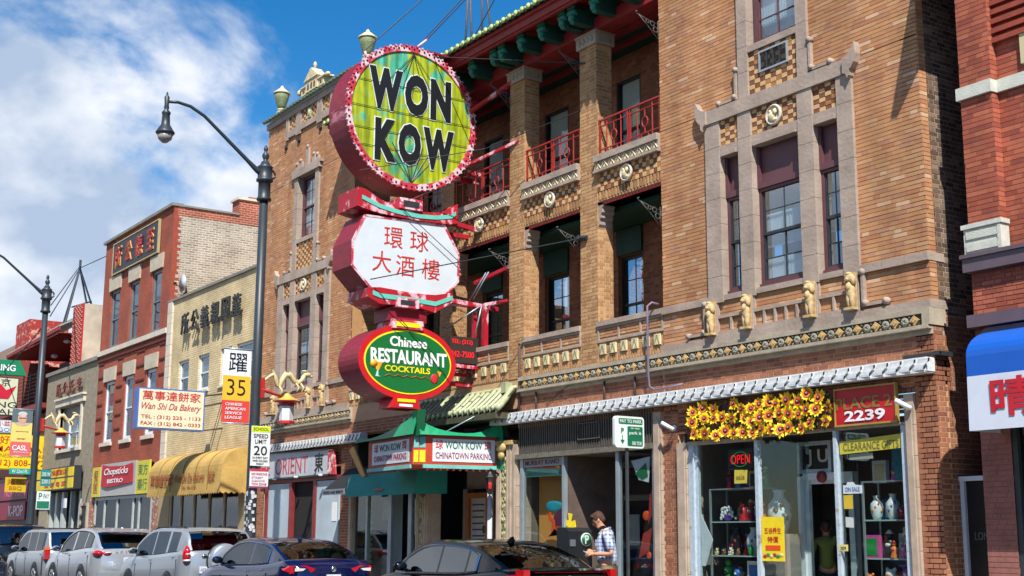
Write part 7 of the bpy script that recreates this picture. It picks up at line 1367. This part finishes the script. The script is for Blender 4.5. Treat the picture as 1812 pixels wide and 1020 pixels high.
t_paint = paintm('dusk_blue_paint', '#1b2334', .3, .25)
car('dark blue sedan with silver window trim driving in the road at the near lane', (-34.55, -8.6), 4.7, 1.8, 1.3, t_paint,
    [(-2.35, .85), (-2.2, .92), (-1.6, .93), (-.8, .9), (.3, .88), (1.0, .87), (1.4, .84), (2.0, .74), (2.35, .58)],
    [(-2.05, .93), (-1.5, 1.1), (-1.0, 1.22), (-.5, 1.27), (.1, 1.28), (.5, 1.23), (.9, 1.1), (1.38, .86)], [(-1.22, -.2), (-.10, .98)], -1.0, .35, dark_glass, nm='moving_car', grp=None)

# ---------------------------------------------------------------- people
skinm = M('skin', '#c08a6c', .6, .08, 12); hairb = M('brown_hair', '#4a3020', .8, .3, 30, .3); denim = M('khaki_trousers', '#8f7f60', .85, .1); shoe = M('dark_shoes', '#221d1a', .6)
def hand(par, wrist, dirv, upv, mt, curl=.5, s=1.0):
    """palm, four unequal fingers and a thumb, each finger bending at its knuckles; joined into one mesh"""
    d = Vector(dirv).normalized(); u_ = Vector(upv); u_ = (u_-d*u_.dot(d)).normalized(); a = d.cross(u_); w = Vector(wrist); g = G(False); P = lambda x, y, z: tuple(w+d*x*s+a*y*s+u_*z*s)
    g.tube([P(-.01, 0, 0), P(.03, 0, 0), P(.07, 0, 0), P(.095, 0, -.004)], [.026*s, .034*s, .04*s, .034*s], 10)
    for i, (o_, l_) in enumerate(((-.03, .072), (-.01, .082), (.01, .077), (.028, .06))):
        b = curl; pts = [(.08, o_, 0)]; ang = 0
        for k, f_ in enumerate((.45, .32, .23)): ang += b*(.55 if k == 0 else .7); pts.append((pts[-1][0]+l_*f_*math.cos(ang), o_, pts[-1][2]-l_*f_*math.sin(ang)))
        g.tube([P(*p) for p in pts], [.0105*s, .0098*s, .009*s, .0075*s], 7)
    g.tube([P(.02, -.03, -.005), P(.05, -.055, -.02), P(.075, -.05, -.04), P(.09, -.035, -.05)], [.013*s, .0125*s, .011*s, .009*s], 7)
    return mesh_obj('hand', g, mt, par)
def person(label, loc, rz, shirt, pants, hair, H=1.75, lean=0.06, head=(.10, -.35), arms='phone', bald=False, cap=None, grp=None, sleeves='short', lab2=None):
    t = thing('person', label, 'person', loc, grp, u=False, rz=rz); k = H/1.75; V3 = lambda x, y, z: (x*k, y*k, z*k)
    if arms == 'phone': el = [(-.08, .27, 1.12), (-.02, -.26, 1.12)]; wr_ = [(.22, .15, 1.12), (.23, -.1, 1.15)]
    elif arms == 'reach': el = [(.05, .27, 1.15), (.02, -.26, 1.12)]; wr_ = [(.2, .3, 1.38), (.12, -.2, .95)]
    else: el = [(-.03, .26, 1.12), (-.03, -.26, 1.12)]; wr_ = [(.03, .27, .86), (.03, -.27, .86)]
    hx = head[0]; pts = [V3(0, 0, .94), V3(0, 0, 1.12), V3(.01, 0, 1.28), V3(.0, 0, 1.41), V3(.03, 0, 1.49), V3(hx*.75, 0, 1.55), V3(hx, 0, 1.62), V3(hx*.95, 0, 1.70)]
    rad = [(.11, .09), (.14, .115), (.155, .12), (.13, .1), (.06, .06), (.058, .058), (.085, .075), (.075, .068)]; ed = [(i, i+1) for i in range(7)]
    for sgn, e, w in ((1, el[0], wr_[0]), (-1, el[1], wr_[1])):
        b = len(pts); pts += [V3(0, sgn*.19, 1.43), V3(*e), V3(*w)]; rad += [.052*1, .043, .029]; ed += [(3, b), (b, b+1), (b+1, b+2)]
    for sgn in (1, -1):
        b = len(pts); pts += [V3(0, sgn*.1, .88), V3(.02, sgn*.11, .5), V3(-.02, sgn*.12, .1)]; rad += [.085, .055, .04]; ed += [(0, b), (b, b+1), (b+1, b+2)]
    rad = [tuple(q*k for q in r) if isinstance(r, tuple) else r*k for r in rad]
    skin('body', pts, ed, rad, skinm, t)
    # face: nose, brow, ears, mouth; then hair
    fx, fz = hx*k, 1.645*k; nod = head[1]; c, s = math.cos(nod), math.sin(nod)
    def hp(x, y, z): return (fx+x*c-z*s, y, fz+x*s+z*c)
    g = G(False); g.ell(hp(.0, 0, .01), (.092, .074, .108), 16, 12).ell(hp(.05, 0, -.06), (.042, .045, .05), 10, 8).ell(hp(.095, 0, -.012), (.022, .014, .026), 8, 6).ell(hp(.0, .076, -.005), (.02, .012, .03), 8, 6).ell(hp(.0, -.076, -.005), (.02, .012, .03), 8, 6); hd = mesh_obj('head', g, skinm, t)
    g = G(False)
    for sgn in (1, -1): g.ell(hp(.083, sgn*.03, .015), (.009, .013, .007), 7, 5)
    mesh_obj('eyes', g, M('eye_dark', '#1c1614', .4), hd); mesh_obj('mouth', G(False).ell(hp(.088, 0, -.052), (.008, .022, .005), 8, 4), M('lips', '#8e4a40', .6), hd)
    if arms == 'phone': g = G(False); g.ell(hp(.09, .033, .015), (.006, .026, .018), 8, 5).ell(hp(.09, -.033, .015), (.006, .026, .018), 8, 5); g.tube([hp(.085, -.07, .02), hp(.0, -.08, .02)], .004, 5); g.tube([hp(.085, .07, .02), hp(.0, .08, .02)], .004, 5); mesh_obj('glasses', g, M('lens_dark', '#16120f', .2), hd)
    if not bald:
        g = G(False); q = random.Random(1); g.ell(hp(-.018, 0, .035), (.1, .084, .1), 16, 10).ell(hp(.035, 0, .085), (.06, .065, .04), 12, 7).ell(hp(-.06, 0, -.02), (.05, .07, .06), 10, 7)
        for i in range(60): a = q.random()*6.28; b = q.random()*1.2; x, y, z = -.018+.1*math.cos(a)*math.cos(b), .082*math.sin(a)*math.cos(b), .04+.1*math.sin(b); g.tube([hp(x*.95, y*.95, z*.98), hp(x*1.04+.01, y*1.06, z*1.06)], [.012, .004], 4)
        mesh_obj('hair', g, hair, hd)
    if cap: g = G(False); g.ell(hp(-.01, 0, .06), (.102, .086, .07), 14, 8).ell(hp(.1, 0, .055), (.06, .06, .01), 10, 4); mesh_obj('cap', g, cap, hd)
    # shirt and trousers
    sp = [V3(0, 0, .9), V3(0, 0, 1.12), V3(.012, 0, 1.28), V3(.0, 0, 1.42), V3(.025, 0, 1.48)]; sr_ = [(.185, .155), (.18, .15), (.185, .145), (.14, .105), (.062, .06)]; se = [(0, 1), (1, 2), (2, 3), (3, 4)]
    for sgn, e, w in ((1, el[0], wr_[0]), (-1, el[1], wr_[1])):
        E_ = Vector(e); S_ = Vector((0, sgn*.2, 1.425)); W_ = Vector(w); b = len(sp); m_ = S_.lerp(E_, .55); sp += [V3(*S_), V3(*m_), V3(*S_.lerp(E_, .86))]; sr_ += [.075, .07, .072]; se += [(3, b), (b, b+1), (b+1, b+2)]
        if sleeves == 'long': sp += [V3(*E_), V3(*E_.lerp(W_, .9))]; sr_ += [.055, .042]; se += [(b+2, b+3), (b+3, b+4)]
    sr_ = [tuple(q*k for q in r) if isinstance(r, tuple) else r*k for r in sr_]
    sh = skin('shirt', sp, se, sr_, shirt, t)
    if arms == 'phone':
        g = G(False); g.tube([V3(.05, .06, 1.47), V3(.02, .085, 1.5), V3(-.04, .05, 1.52), V3(-.055, 0, 1.525), V3(-.04, -.05, 1.52), V3(.02, -.085, 1.5), V3(.05, -.06, 1.47)], .02*k, 6); g.slab([V3(.07, .03, 1.49), V3(.05, .1, 1.5), V3(.13, .08, 1.42)], (.01, 0, .01)).slab([V3(.07, -.03, 1.49), V3(.05, -.1, 1.5), V3(.13, -.08, 1.42)], (.01, 0, .01)); mesh_obj('collar', g, shirt, sh); mesh_obj('pocket', G(False).box(.165*k, .18*k, .05, .13, 1.24, 1.35), shirt, sh)
    pp = [V3(0, 0, .98), V3(0, .1, .86), V3(.02, .11, .5), V3(-.01, .12, .12), V3(0, -.1, .86), V3(.02, -.11, .5), V3(-.01, -.12, .12)]
    skin('trousers', pp, [(0, 1), (1, 2), (2, 3), (0, 4), (4, 5), (5, 6)], [(.17*k, .135*k), .11*k, .08*k, .068*k, .1*k, .08*k, .068*k], pants, t)
    for sgn in (1, -1): mesh_obj('shoe', G(False).ell((.05*k, sgn*.12*k, .045), (.14, .05, .048), 12, 7), shoe, t)
    for e, w in zip(el, wr_):
        E_, W_ = Vector(V3(*e)), Vector(V3(*w)); d = (W_-E_).normalized()
        if arms == 'phone': d = (d+Vector((.4, -.35*(1 if w[1] > 0 else -1), .1))).normalized()
        hand(t, tuple(W_-d*.01), d, (0, 0, 1) if arms != 'hang' else (1, 0, 0), skinm, .75 if arms == 'phone' else .35, k)
    if arms == 'phone': mesh_obj('watch', G(False).tube([V3(.17, .15, 1.12), V3(.2, .135, 1.128)], .037*k, 10), M('watch_steel', '#5a5a5c', .3, metal=.6), t); mesh_obj('phone', G(False).slab([V3(.3, -.04, 1.12), V3(.37, -.04, 1.16), V3(.37, .04, 1.16), V3(.3, .04, 1.12)], (0, 0, .012)), M('phone_pale', '#b9b5ae', .4), t)
    return t
plaid = bpy.data.materials.new('blue_plaid_cloth'); plaid.use_nodes = True
n_, l_ = plaid.node_tree.nodes, plaid.node_tree.links; b_ = n_['Principled BSDF']; b_.inputs['Roughness'].default_value = .85
g_ = n_.new('ShaderNodeTexCoord'); sx_ = n_.new('ShaderNodeSeparateXYZ'); l_.new(g_.outputs['Object'], sx_.inputs[0])
def stripe(sock, f, w):
    a = n_.new('ShaderNodeMath'); a.operation = 'MULTIPLY'; a.inputs[1].default_value = f; l_.new(sock, a.inputs[0]); b = n_.new('ShaderNodeMath'); b.operation = 'FRACT'; l_.new(a.outputs[0], b.inputs[0])
    c = n_.new('ShaderNodeMath'); c.operation = 'LESS_THAN'; c.inputs[1].default_value = w; l_.new(b.outputs[0], c.inputs[0]); return c.outputs[0]
def addn(a, b): c = n_.new('ShaderNodeMath'); c.operation = 'ADD'; l_.new(a, c.inputs[0]); l_.new(b, c.inputs[1]); return c.outputs[0]
tot = addn(addn(stripe(sx_.outputs['Z'], 17, .4), stripe(sx_.outputs['X'], 17, .4)), stripe(sx_.outputs['Y'], 17, .4)); rp = n_.new('ShaderNodeMapRange'); rp.inputs[2].default_value = 3; l_.new(tot, rp.inputs[0])
rm = n_.new('ShaderNodeValToRGB'); rm.color_ramp.elements[0].color = hexc('#c2ccda'); rm.color_ramp.elements[1].color = hexc('#2c4780'); l_.new(rp.outputs[0], rm.inputs[0]); l_.new(rm.outputs[0], b_.inputs['Base Color'])
person('man in blue plaid shirt and glasses looking down at his phone by the pay box', (-16.75, -2.35, .15), math.radians(232), plaid, denim, hairb, 1.76, head=(.13, -.55), arms='phone')
person('person in olive green shirt seen from behind in the gift shop doorway', (-15.3, 1.1, .15), math.radians(138), M('olive_shirt', '#66702f', .85, .15, 6), M('navy_trousers', '#1a2030', .85), hairb, 1.66, head=(.04, -.1), arms='reach', sleeves='long')
person('man in grey cap walking behind the boxy silver SUV', (-44.6, -2.2, .15), math.radians(200), M('grey_jacket', '#5c5a58', .9), denim, hairb, 1.74, head=(.04, 0), arms='hang', cap=M('grey_cap_cloth', '#8e877e', .9), sleeves='long')

# ---------------------------------------------------------------- things inside the gift shop window
frm_m = M('shelf_steel', '#9fa9ad', .35, .08, metal=.5)
def shelf_unit(label, x0, x1, y0, y1, zs, top):
    t = thing('glass_shelf', label, 'shelf', ((x0+x1)/2, (y0+y1)/2, .2), 'glass shelf units in the gift shop'); g = G()
    for x in (x0, x1):
        for y in (y0, y1): g.box(x-.014, x+.014, y-.014, y+.014, .2, top)
    g.box(x0, x1, y0-.01, y0+.01, top-.02, top).box(x0, x1, y1-.01, y1+.01, top-.02, top).box(x0-.01, x0+.01, y0, y1, top-.02, top).box(x1-.01, x1+.01, y0, y1, top-.02, top); mesh_obj('steel_frame', g, frm_m, t)
    for z in zs: mesh_obj('shelf_board', G().box(x0, x1, y0, y1, z-.02, z), M('shelf_glass_edge', '#9db4ae', .2, .05), t)
ZS = (1.27, 1.79)
shelf_unit('glass shelf unit in the gift shop window nearest the glass shop', -15.72, -14.62, .14, .5, (.8, *ZS), 2.3)
shelf_unit('glass shelf unit behind the pane under the house number', -12.62, -11.82, .16, .5, (.8, *ZS), 2.32)
mesh_obj('lattice_screen', G().slab([(-15.86, .06, 1.1), (-15.78, .06, 1.1), (-15.6, .06, 1.5), (-15.86, .06, 1.9)], (0, .01, 0)), whitep, B)
cols = {'red': '#b02430', 'white': '#cfd2d2', 'green': '#1d8a3c', 'blue': '#2f62a8', 'pink': '#c2508e', 'orange': '#cf6f28', 'purple': '#6a2f96', 'brown': '#7a4f34', 'black': '#1d1b1c', 'cream': '#cbb88e'}
def good(kind, col, x, y, z, s, label, col2='white', cat=None):
    c = M('glaze_'+col, cols[col], .35, .12, 18); c2 = M('glaze_'+col2, cols[col2], .35, .12, 18); t = None
    if kind == 'vase':
        t = thing('vase', label, 'vase', (x, y, z)); mesh_obj('vase_body', G().lathe([(.3*s, z), (.42*s, z+.3*s), (.55*s, z+.9*s), (.5*s, z+1.3*s), (.25*s, z+1.6*s), (.22*s, z+1.8*s), (.32*s, z+1.95*s)], (x, y, 0), 16), c, t); g = G()
        for k in range(7): a = -1.6+k*.5; g.ell((x+.5*s*math.cos(a), y+.5*s*math.sin(a), z+s*(.7+.3*(k % 3))), (.1*s, .1*s, .13*s), 6, 4)
        mesh_obj('painted_flowers', g, c2, t)
    elif kind == 'bear':
        t = thing('plush_toy', label, 'toy', (x, y, z)); g = G(); g.ell((x, y, z+.5*s), (.42*s, .35*s, .5*s)).ell((x, y-.05*s, z+1.15*s), (.36*s, .33*s, .33*s)).ell((x-.28*s, y, z+1.45*s), .13*s, 8, 5).ell((x+.28*s, y, z+1.45*s), .13*s, 8, 5).ell((x-.4*s, y-.15*s, z+.6*s), (.15*s, .2*s, .25*s), 8, 5).ell((x+.4*s, y-.15*s, z+.6*s), (.15*s, .2*s, .25*s), 8, 5).ell((x-.2*s, y-.35*s, z+.15*s), (.17*s, .25*s, .15*s), 8, 5).ell((x+.2*s, y-.35*s, z+.15*s), (.17*s, .25*s, .15*s), 8, 5); mesh_obj('toy_body', g, c, t); mesh_obj('muzzle', G().ell((x, y-.33*s, z+1.08*s), (.15*s, .1*s, .11*s), 8, 5), c2, t)
    elif kind == 'figure':
        t = thing('figurine', label, 'figurine', (x, y, z)); mesh_obj('figure_body', G().lathe([(.35*s, z), (.38*s, z+.1*s), (.22*s, z+.6*s), (.3*s, z+.95*s), (.1*s, z+1.1*s)], (x, y, 0), 10).ell((x, y, z+1.28*s), .2*s, 8, 6), c, t); mesh_obj('figure_hat', G().lathe([(.26*s, z+1.38*s), (.05*s, z+1.6*s)], (x, y, 0), 10).ell((x, y-.2*s, z+.75*s), (.2*s, .12*s, .12*s), 8, 5), c2, t)
    elif kind == 'box':
        t = thing('gift_box', label, 'box', (x, y, z)); mesh_obj('carton', G().box(x-.5*s, x+.5*s, y-.15*s, y+.15*s, z, z+1.3*s), c, t); mesh_obj('box_window', G().box(x-.36*s, x+.36*s, y-.17*s, y-.15*s, z+.15*s, z+1.1*s), c2, t)
    elif kind == 'fan':
        t = thing('flower_fan', label, 'ornament', (x, y, z)); g = G(); q = random.Random(3)
        for i in range(26): a = math.pi*q.random(); r = s*(.4+.5*q.random()); g.ell((x+r*math.cos(a), y, z+.2*s+r*math.sin(a)*.9), .12*s, 6, 4)
        mesh_obj('blossoms', g, c2, t)['kind'] = 'stuff'; mesh_obj('fan_base', G().ell((x, y+.01, z+.3*s), (.5*s, .06*s, .25*s), 12, 6), c, t)
good('fan', 'purple', -15.45, .25, 1.79, .23, 'purple fan of white blossoms on the upper shelf'); good('figure', 'red', -15.1, .25, 1.79, .2, 'tall red figurine on the upper shelf beside the blossom fan', 'black'); good('figure', 'red', -14.98, .3, 1.79, .21, 'red figurine with cream hat on the upper shelf', 'cream'); good('vase', 'blue', -14.78, .28, 1.79, .15, 'small blue vase at the end of the upper shelf')
good('vase', 'black', -15.35, .35, 1.27, .22, 'dark vase on the lower shelf behind cream trinkets', 'red'); good('vase', 'white', -14.98, .35, 1.27, .22, 'pale vase on the lower shelf above green bowl', 'blue')
q = random.Random(9); NTH = ('first', 'second', 'third', 'fourth', 'fifth', 'sixth')
for i, c in enumerate(('cream', 'black', 'brown', 'white', 'cream', 'brown')): good('bear', c, -15.62+i*.085, .17+.05*(i % 2), 1.27, .062+.02*q.random(), f'{NTH[i]} trinket from the purple-fan end of the row on the lower shelf, {c}', 'white' if c != 'white' else 'black')
for o in [o for o in bpy.data.objects if 'trinket from the' in o.get('label', '')]: o['group'] = 'small trinkets on the lower shelf'
good('vase', 'green', -14.9, .2, 1.27, .085, 'small bright green pot on the lower shelf', 'green'); good('figure', 'green', -15.5, .3, .8, .28, 'dark green statue under the lower shelf', 'black'); good('bear', 'blue', -15.25, .25, .8, .18, 'blue plush toy at the foot of the shelf unit', 'white'); good('box', 'white', -14.9, .3, .8, .3, 'white gift carton at the foot of the shelf unit', 'blue')
good('vase', 'white', -14.52, .45, 1.6, .34, 'large white vase painted with dark flowers beside the doorway', 'brown')
mesh_obj('display_plinth', G().box(-14.8, -14.25, .3, .6, .2, 1.6), wallm, B)
good('vase', 'white', -12.5, .3, 1.79, .17, 'white vase with orange flowers on the upper shelf', 'orange'); good('vase', 'white', -12.2, .28, 1.79, .18, 'slender white and blue vase on the upper shelf under the address sign', 'blue'); good('box', 'blue', -12.35, .42, 1.79, .22, 'flat blue carton behind the slender vase', 'white'); good('bear', 'red', -12.02, .25, 1.79, .11, 'small red plush toy on the upper shelf', 'white'); good('bear', 'brown', -11.9, .35, 1.79, .17, 'brown plush toy at the end of the upper shelf', 'cream')
good('box', 'pink', -12.52, .22, 1.27, .24, 'bright pink gift carton with a doll window', 'green'); good('figure', 'black', -12.3, .3, 1.27, .24, 'black figurine behind the pink carton', 'white'); good('figure', 'orange', -12.15, .2, 1.27, .15, 'orange figurine in the middle of the lower shelf', 'red'); good('bear', 'white', -12.02, .38, 1.27, .27, 'big white plush toy on the lower shelf', 'pink'); good('bear', 'pink', -11.98, .2, 1.27, .12, 'small pink plush toy in front of the white one', 'white')
good('bear', 'white', -12.3, .3, .8, .22, 'white and orange plush dog at the foot of the far shelf unit', 'orange'); good('bear', 'purple', -12.0, .3, .8, .24, 'purple plush toy at the foot of the far shelf unit', 'white'); good('bear', 'orange', -12.62, .24, .8, .17, 'orange plush toy near the doorway', 'cream')
t = thing('hanging_dress', 'turquoise silk dress hanging above the far shelf unit', 'dress', (-12.1, .4, 2.32)); mesh_obj('dress', G().slab([(-12.3, .4, 2.34), (-11.95, .4, 2.34), (-12.0, .4, 2.75), (-12.08, .4, 2.86), (-12.2, .4, 2.86), (-12.28, .4, 2.75)], (0, .08, 0)), M('turquoise_silk', '#1f7f98', .45, .2, 9), t)
good('bear', 'brown', -15.3, .6, 2.3, .2, 'brown plush toy high on top of the shelf unit', 'cream'); good('figure', 'orange', -14.72, .3, 1.79, .2, 'orange lantern figurine beside the window post', 'red')
more = [('figure', 'white', 'blue'), ('vase', 'pink', 'white'), ('bear', 'cream', 'brown'), ('box', 'red', 'cream'), ('figure', 'green', 'cream'), ('bear', 'pink', 'white'), ('vase', 'blue', 'white'), ('box', 'orange', 'white'), ('figure', 'purple', 'white'), ('bear', 'white', 'blue'), ('vase', 'brown', 'cream'), ('box', 'purple', 'pink')]
q = random.Random(21); WH = {0: ('top of the shelf unit', 2.3), 1: ('rear of the upper shelf', 1.79), 2: ('rear of the lower shelf', 1.27), 3: ('bottom board', .8)}
for un, (xa, xb) in (('nearest the glass shop', (-15.66, -14.68)), ('under the house number', (-12.56, -11.88))):
    for lv in range(4):
        nn = 5 if un[0] == 'n' else 4
        for i in range(nn):
            kd, c1, c2_ = more[(i+lv*5+(3 if un[0] == 'u' else 0)) % 12]; c1 = list(cols)[(i*3+lv*2+(1 if un[0] == 'u' else 0)) % 10]
            if c1 == c2_: c2_ = 'black' if c1 != 'black' else 'cream'
            good(kd, c1, xa+(xb-xa)*(i+.3+.4*q.random())/nn, .42+.04*q.random(), WH[lv][1], {'vase': .12, 'bear': .12, 'figure': .17, 'box': .2}[kd]*(.85+.5*q.random()), f'{c1} and {c2_} {dict(vase="vase", bear="plush toy", figure="figurine", box="gift carton")[kd]} at the {WH[lv][0]} {un}', c2_)
# papers, posters and the neon sign on the glass
def sheetsign(nm, label, pts, col, lines, cat='poster', y=None):
    t = thing(nm, label, cat, pts[0]); mesh_obj('sheet', G().slab(pts, (0, .006, 0)), M('sheet_'+col[1:], col, .6, .08, 8), t)
    for s_, x, z, w, h, hc in lines: txt(s_, (x, pts[0][1]-.002, z), w, h, M('ink_'+hc[1:], hc, .5, .03), t, 'x', .004, .003)
    return t
t = thing('neon_sign', 'red neon OPEN sign with green oval hanging in the gift shop window', 'sign', (-15.0, .14, 2.55)); mesh_obj('backing', G().slab([(-15.3, .14, 2.57), (-14.74, .14, 2.6), (-14.74, .14, 2.9), (-15.3, .14, 2.9)], (0, .04, 0)), M('neon_backing', '#14181b', .4), t)
txt('OPEN', (-15.22, .13, 2.67), .42, .14, M('neon_red', '#c01824', .4, emit='#ff1a22', es=.9), t, 'x', -.02, .006); mesh_obj('green_oval', G().tube([(-15.01+.17*math.cos(a*.3142), .128, 2.74+.115*math.sin(a*.3142)) for a in range(21)], .007, 5, False), M('neon_green', '#1c7a4a', .4, emit='#18b060', es=.25), t)
sheetsign('paper_note', 'yellow paper note taped under the neon OPEN sign', [(-15.03, .01, 2.36), (-14.76, .01, 2.36), (-14.74, .01, 2.56), (-15.02, .01, 2.57)], '#b7a83c', [('sale', -14.98, 2.42, .18, .08, '#7d7028')], 'note')
t = sheetsign('poster', 'yellow poster with red characters and food pictures on the angled glass', [(-14.46, .0, 1.2), (-14.0, .0, 1.2), (-14.0, .0, 1.84), (-14.46, .0, 1.85)], '#e0c613', [('五谷养生', -14.4, 1.6, .34, .09, '#b81f28'), ('特價', -14.34, 1.47, .22, .09, '#b81f28')])
mesh_obj('orange_strip', G().box(-14.38, -14.08, -.006, .0, 1.36, 1.43), M('strip_orange', '#d8481c', .5), t); g = G()
for i in range(6): g.k = i % 3; g.ell((-14.4+.066*i, -.004, 1.27+.02*(i % 2)), (.045, .005, .028), 8, 4)
mesh_obj('food_picture', g, [M('glaze_red'), M('glaze_green'), M('glaze_cream')], t)
sheetsign('paper_banner', 'long yellow paper banner with handwritten grey lettering across the top of the pane', [(-12.87, .005, 2.7), (-11.78, .005, 2.74), (-11.79, .005, 2.93), (-12.87, .005, 2.88)], '#b9ae3a', [('CLEARANCE GIFTS', -12.8, 2.745, .98, .11, '#6c6a3a')], 'banner')
sheetsign('paper_note', 'torn white paper note on the pane at door height', [(-12.84, .01, 2.15), (-12.5, .01, 2.15), (-12.5, .01, 2.26), (-12.62, .01, 2.27), (-12.66, .01, 2.31), (-12.76, .01, 2.31), (-12.78, .01, 2.27), (-12.84, .01, 2.27)], '#bfc9d2', [('ON SALE', -12.8, 2.18, .26, .06, '#5f6f88')], 'note')
sheetsign('paper_note', 'narrow yellow note under the torn white one', [(-12.84, .01, 1.94), (-12.68, .01, 1.94), (-12.68, .01, 2.13), (-12.84, .01, 2.13)], '#c2a52c', [], 'note'); sheetsign('paper_note', 'small white photograph taped below the yellow note', [(-12.82, .01, 1.69), (-12.68, .01, 1.68), (-12.68, .01, 1.82), (-12.82, .01, 1.83)], '#b9bcba', [], 'note'); sheetsign('paper_note', 'small yellow label low on the window post', [(-12.92, -.035, 1.36), (-12.76, -.035, 1.36), (-12.76, -.035, 1.45), (-12.92, -.035, 1.45)], '#cdbf78', [('2239', -12.89, 1.38, .1, .04, '#4a4436')], 'note')
sheetsign('paper_note', 'pale handwritten strip behind the yellow banner', [(-12.72, .03, 2.62), (-12.3, .03, 2.62), (-12.3, .03, 2.7), (-12.72, .03, 2.7)], '#8f958c', [], 'note')

# ---------------------------------------------------------------- wires
def cable(pts, r, label, sag=0):
    P = [Vector(p) for p in pts]; out = []
    for a, b in zip(P, P[1:]):
        for k in range(10): t_ = k/10; p = a.lerp(b, t_); p.z -= sag*4*t_*(1-t_); out.append(tuple(p))
    out.append(tuple(P[-1])); t = single('cable', G().tube(out, r, 5), M('cable_black', '#24282c', .6), label, 'cable'); return t
cable([(XS-.3, -2.65, 11.27), (-22.4, -.7, 13.4)], .012, 'black guy wire from the upper edge of the round sign towards the roof')
cable([(XS-.15, -1.35, 11.75), (-22.0, .3, 13.9)], .012, 'first of a pair of guy wires from the top bracket of the round sign'); cable([(XS-.1, -1.3, 11.75), (-21.8, .35, 13.9)], .012, 'second of a pair of guy wires from the top bracket of the round sign')
cable([(XS-.1, -.6, 11.2), (-21.0, .2, 13.8)], .012, 'guy wire from the loggia side of the round sign up to the eaves')
cable([(XS, -1.2, 11.35), (-18.75, -.01, 10.35)], .012, 'thin wire stretched from the round sign to the second pier under the eaves'); cable([(XS+.1, -2.9, 8.6), (-21.3, -.6, 9.2), (-18.9, -.01, 9.45)], .009, 'thin wire passing in front of the WON KOW letters to the pier')
cable([(XS+.1, -2.6, 6.45), (-18.85, -.1, 6.95)], .012, 'wire running from the white octagonal sign to the pier above the windows'); cable([(XS+.1, -1.9, 7.95), (XS+.1, -.5, 7.0)], .008, 'thin wire slanting across the white octagonal sign')
cable([(XS+.2, -2.1, 5.75), (XS+.2, -1.2, 5.1)], .008, 'thin wire slanting over the word Chinese'); cable([(-18.95, -.05, 6.98), (-18.7, -.02, 6.95)], .05, 'rusty insulator fixed to the brick pier')
cable([(-47.3, -2.2, 9.6), (-62.8, 3, 14.3)], .02, 'wire from the farther street lamp up to the lattice mast'); cable([(-47.3, -2.2, 9.2), (-62.8, 3, 14.2)], .02, 'lower wire from the farther street lamp up to the lattice mast'); cable([(-62.8, 3, 14.2), (-49.0, .5, 12.2)], .02, 'wire from the lattice mast down to the tall red building'); cable([(-66, -1, 7.5), (-47.3, -2.3, 9.0)], .02, 'sagging wire running past the farther street lamp over the green sign', .2)
cable([(-20.0, -.02, 3.97), (-19.5, -.03, 4.2), (-19.2, -.03, 4.3)], .008, 'thin wire looped across the brown brick band')

# ---------------------------------------------------------------- the row across the street (seen only as reflections)
ob = BT('opposite_brickwork', '#7b4a38', '#6a3d2e', '#8a7464', .22, .08); 
for i, (x0, w, h, lab) in enumerate(((-62, 15, 8.6, 'two-storey brick building across the street nearest the far end'), (-46.5, 12, 6.4, 'low brick building across the street opposite the bakery'), (-34, 14, 8.2, 'brick building across the street opposite the restaurant'), (-19.5, 11, 5.6, 'low brick shop across the street opposite the glass shop'), (-8, 16, 8.0, 'brick corner building across the street behind the camera'))):
    t = thing('brick_building', lab, 'building', (x0+w/2, -21.5, 0), 'buildings across the street', u=False); mesh_obj('wall', G(False).box(-w/2, w/2, -8, 0, .1, h), ob, t)
    for k in range(int(w/3)):
        xx = -w/2+1.0+k*3
        mesh_obj('window', G(False).box(xx, xx+1.2, 0, .03, 4.2, min(6.0, h-.8)), M('grey_glass_pane', '#3c4650', .1, .1), t) if h > 6 else None
        mesh_obj('shop_window', G(False).box(xx-.5, xx+1.8, 0, .04, .7, 2.9), M('grey_glass_pane', '#3c4650', .1, .1), t)
    mesh_obj('cornice', G(False).box(-w/2, w/2, 0, .2, h-.4, h), stone2, t)
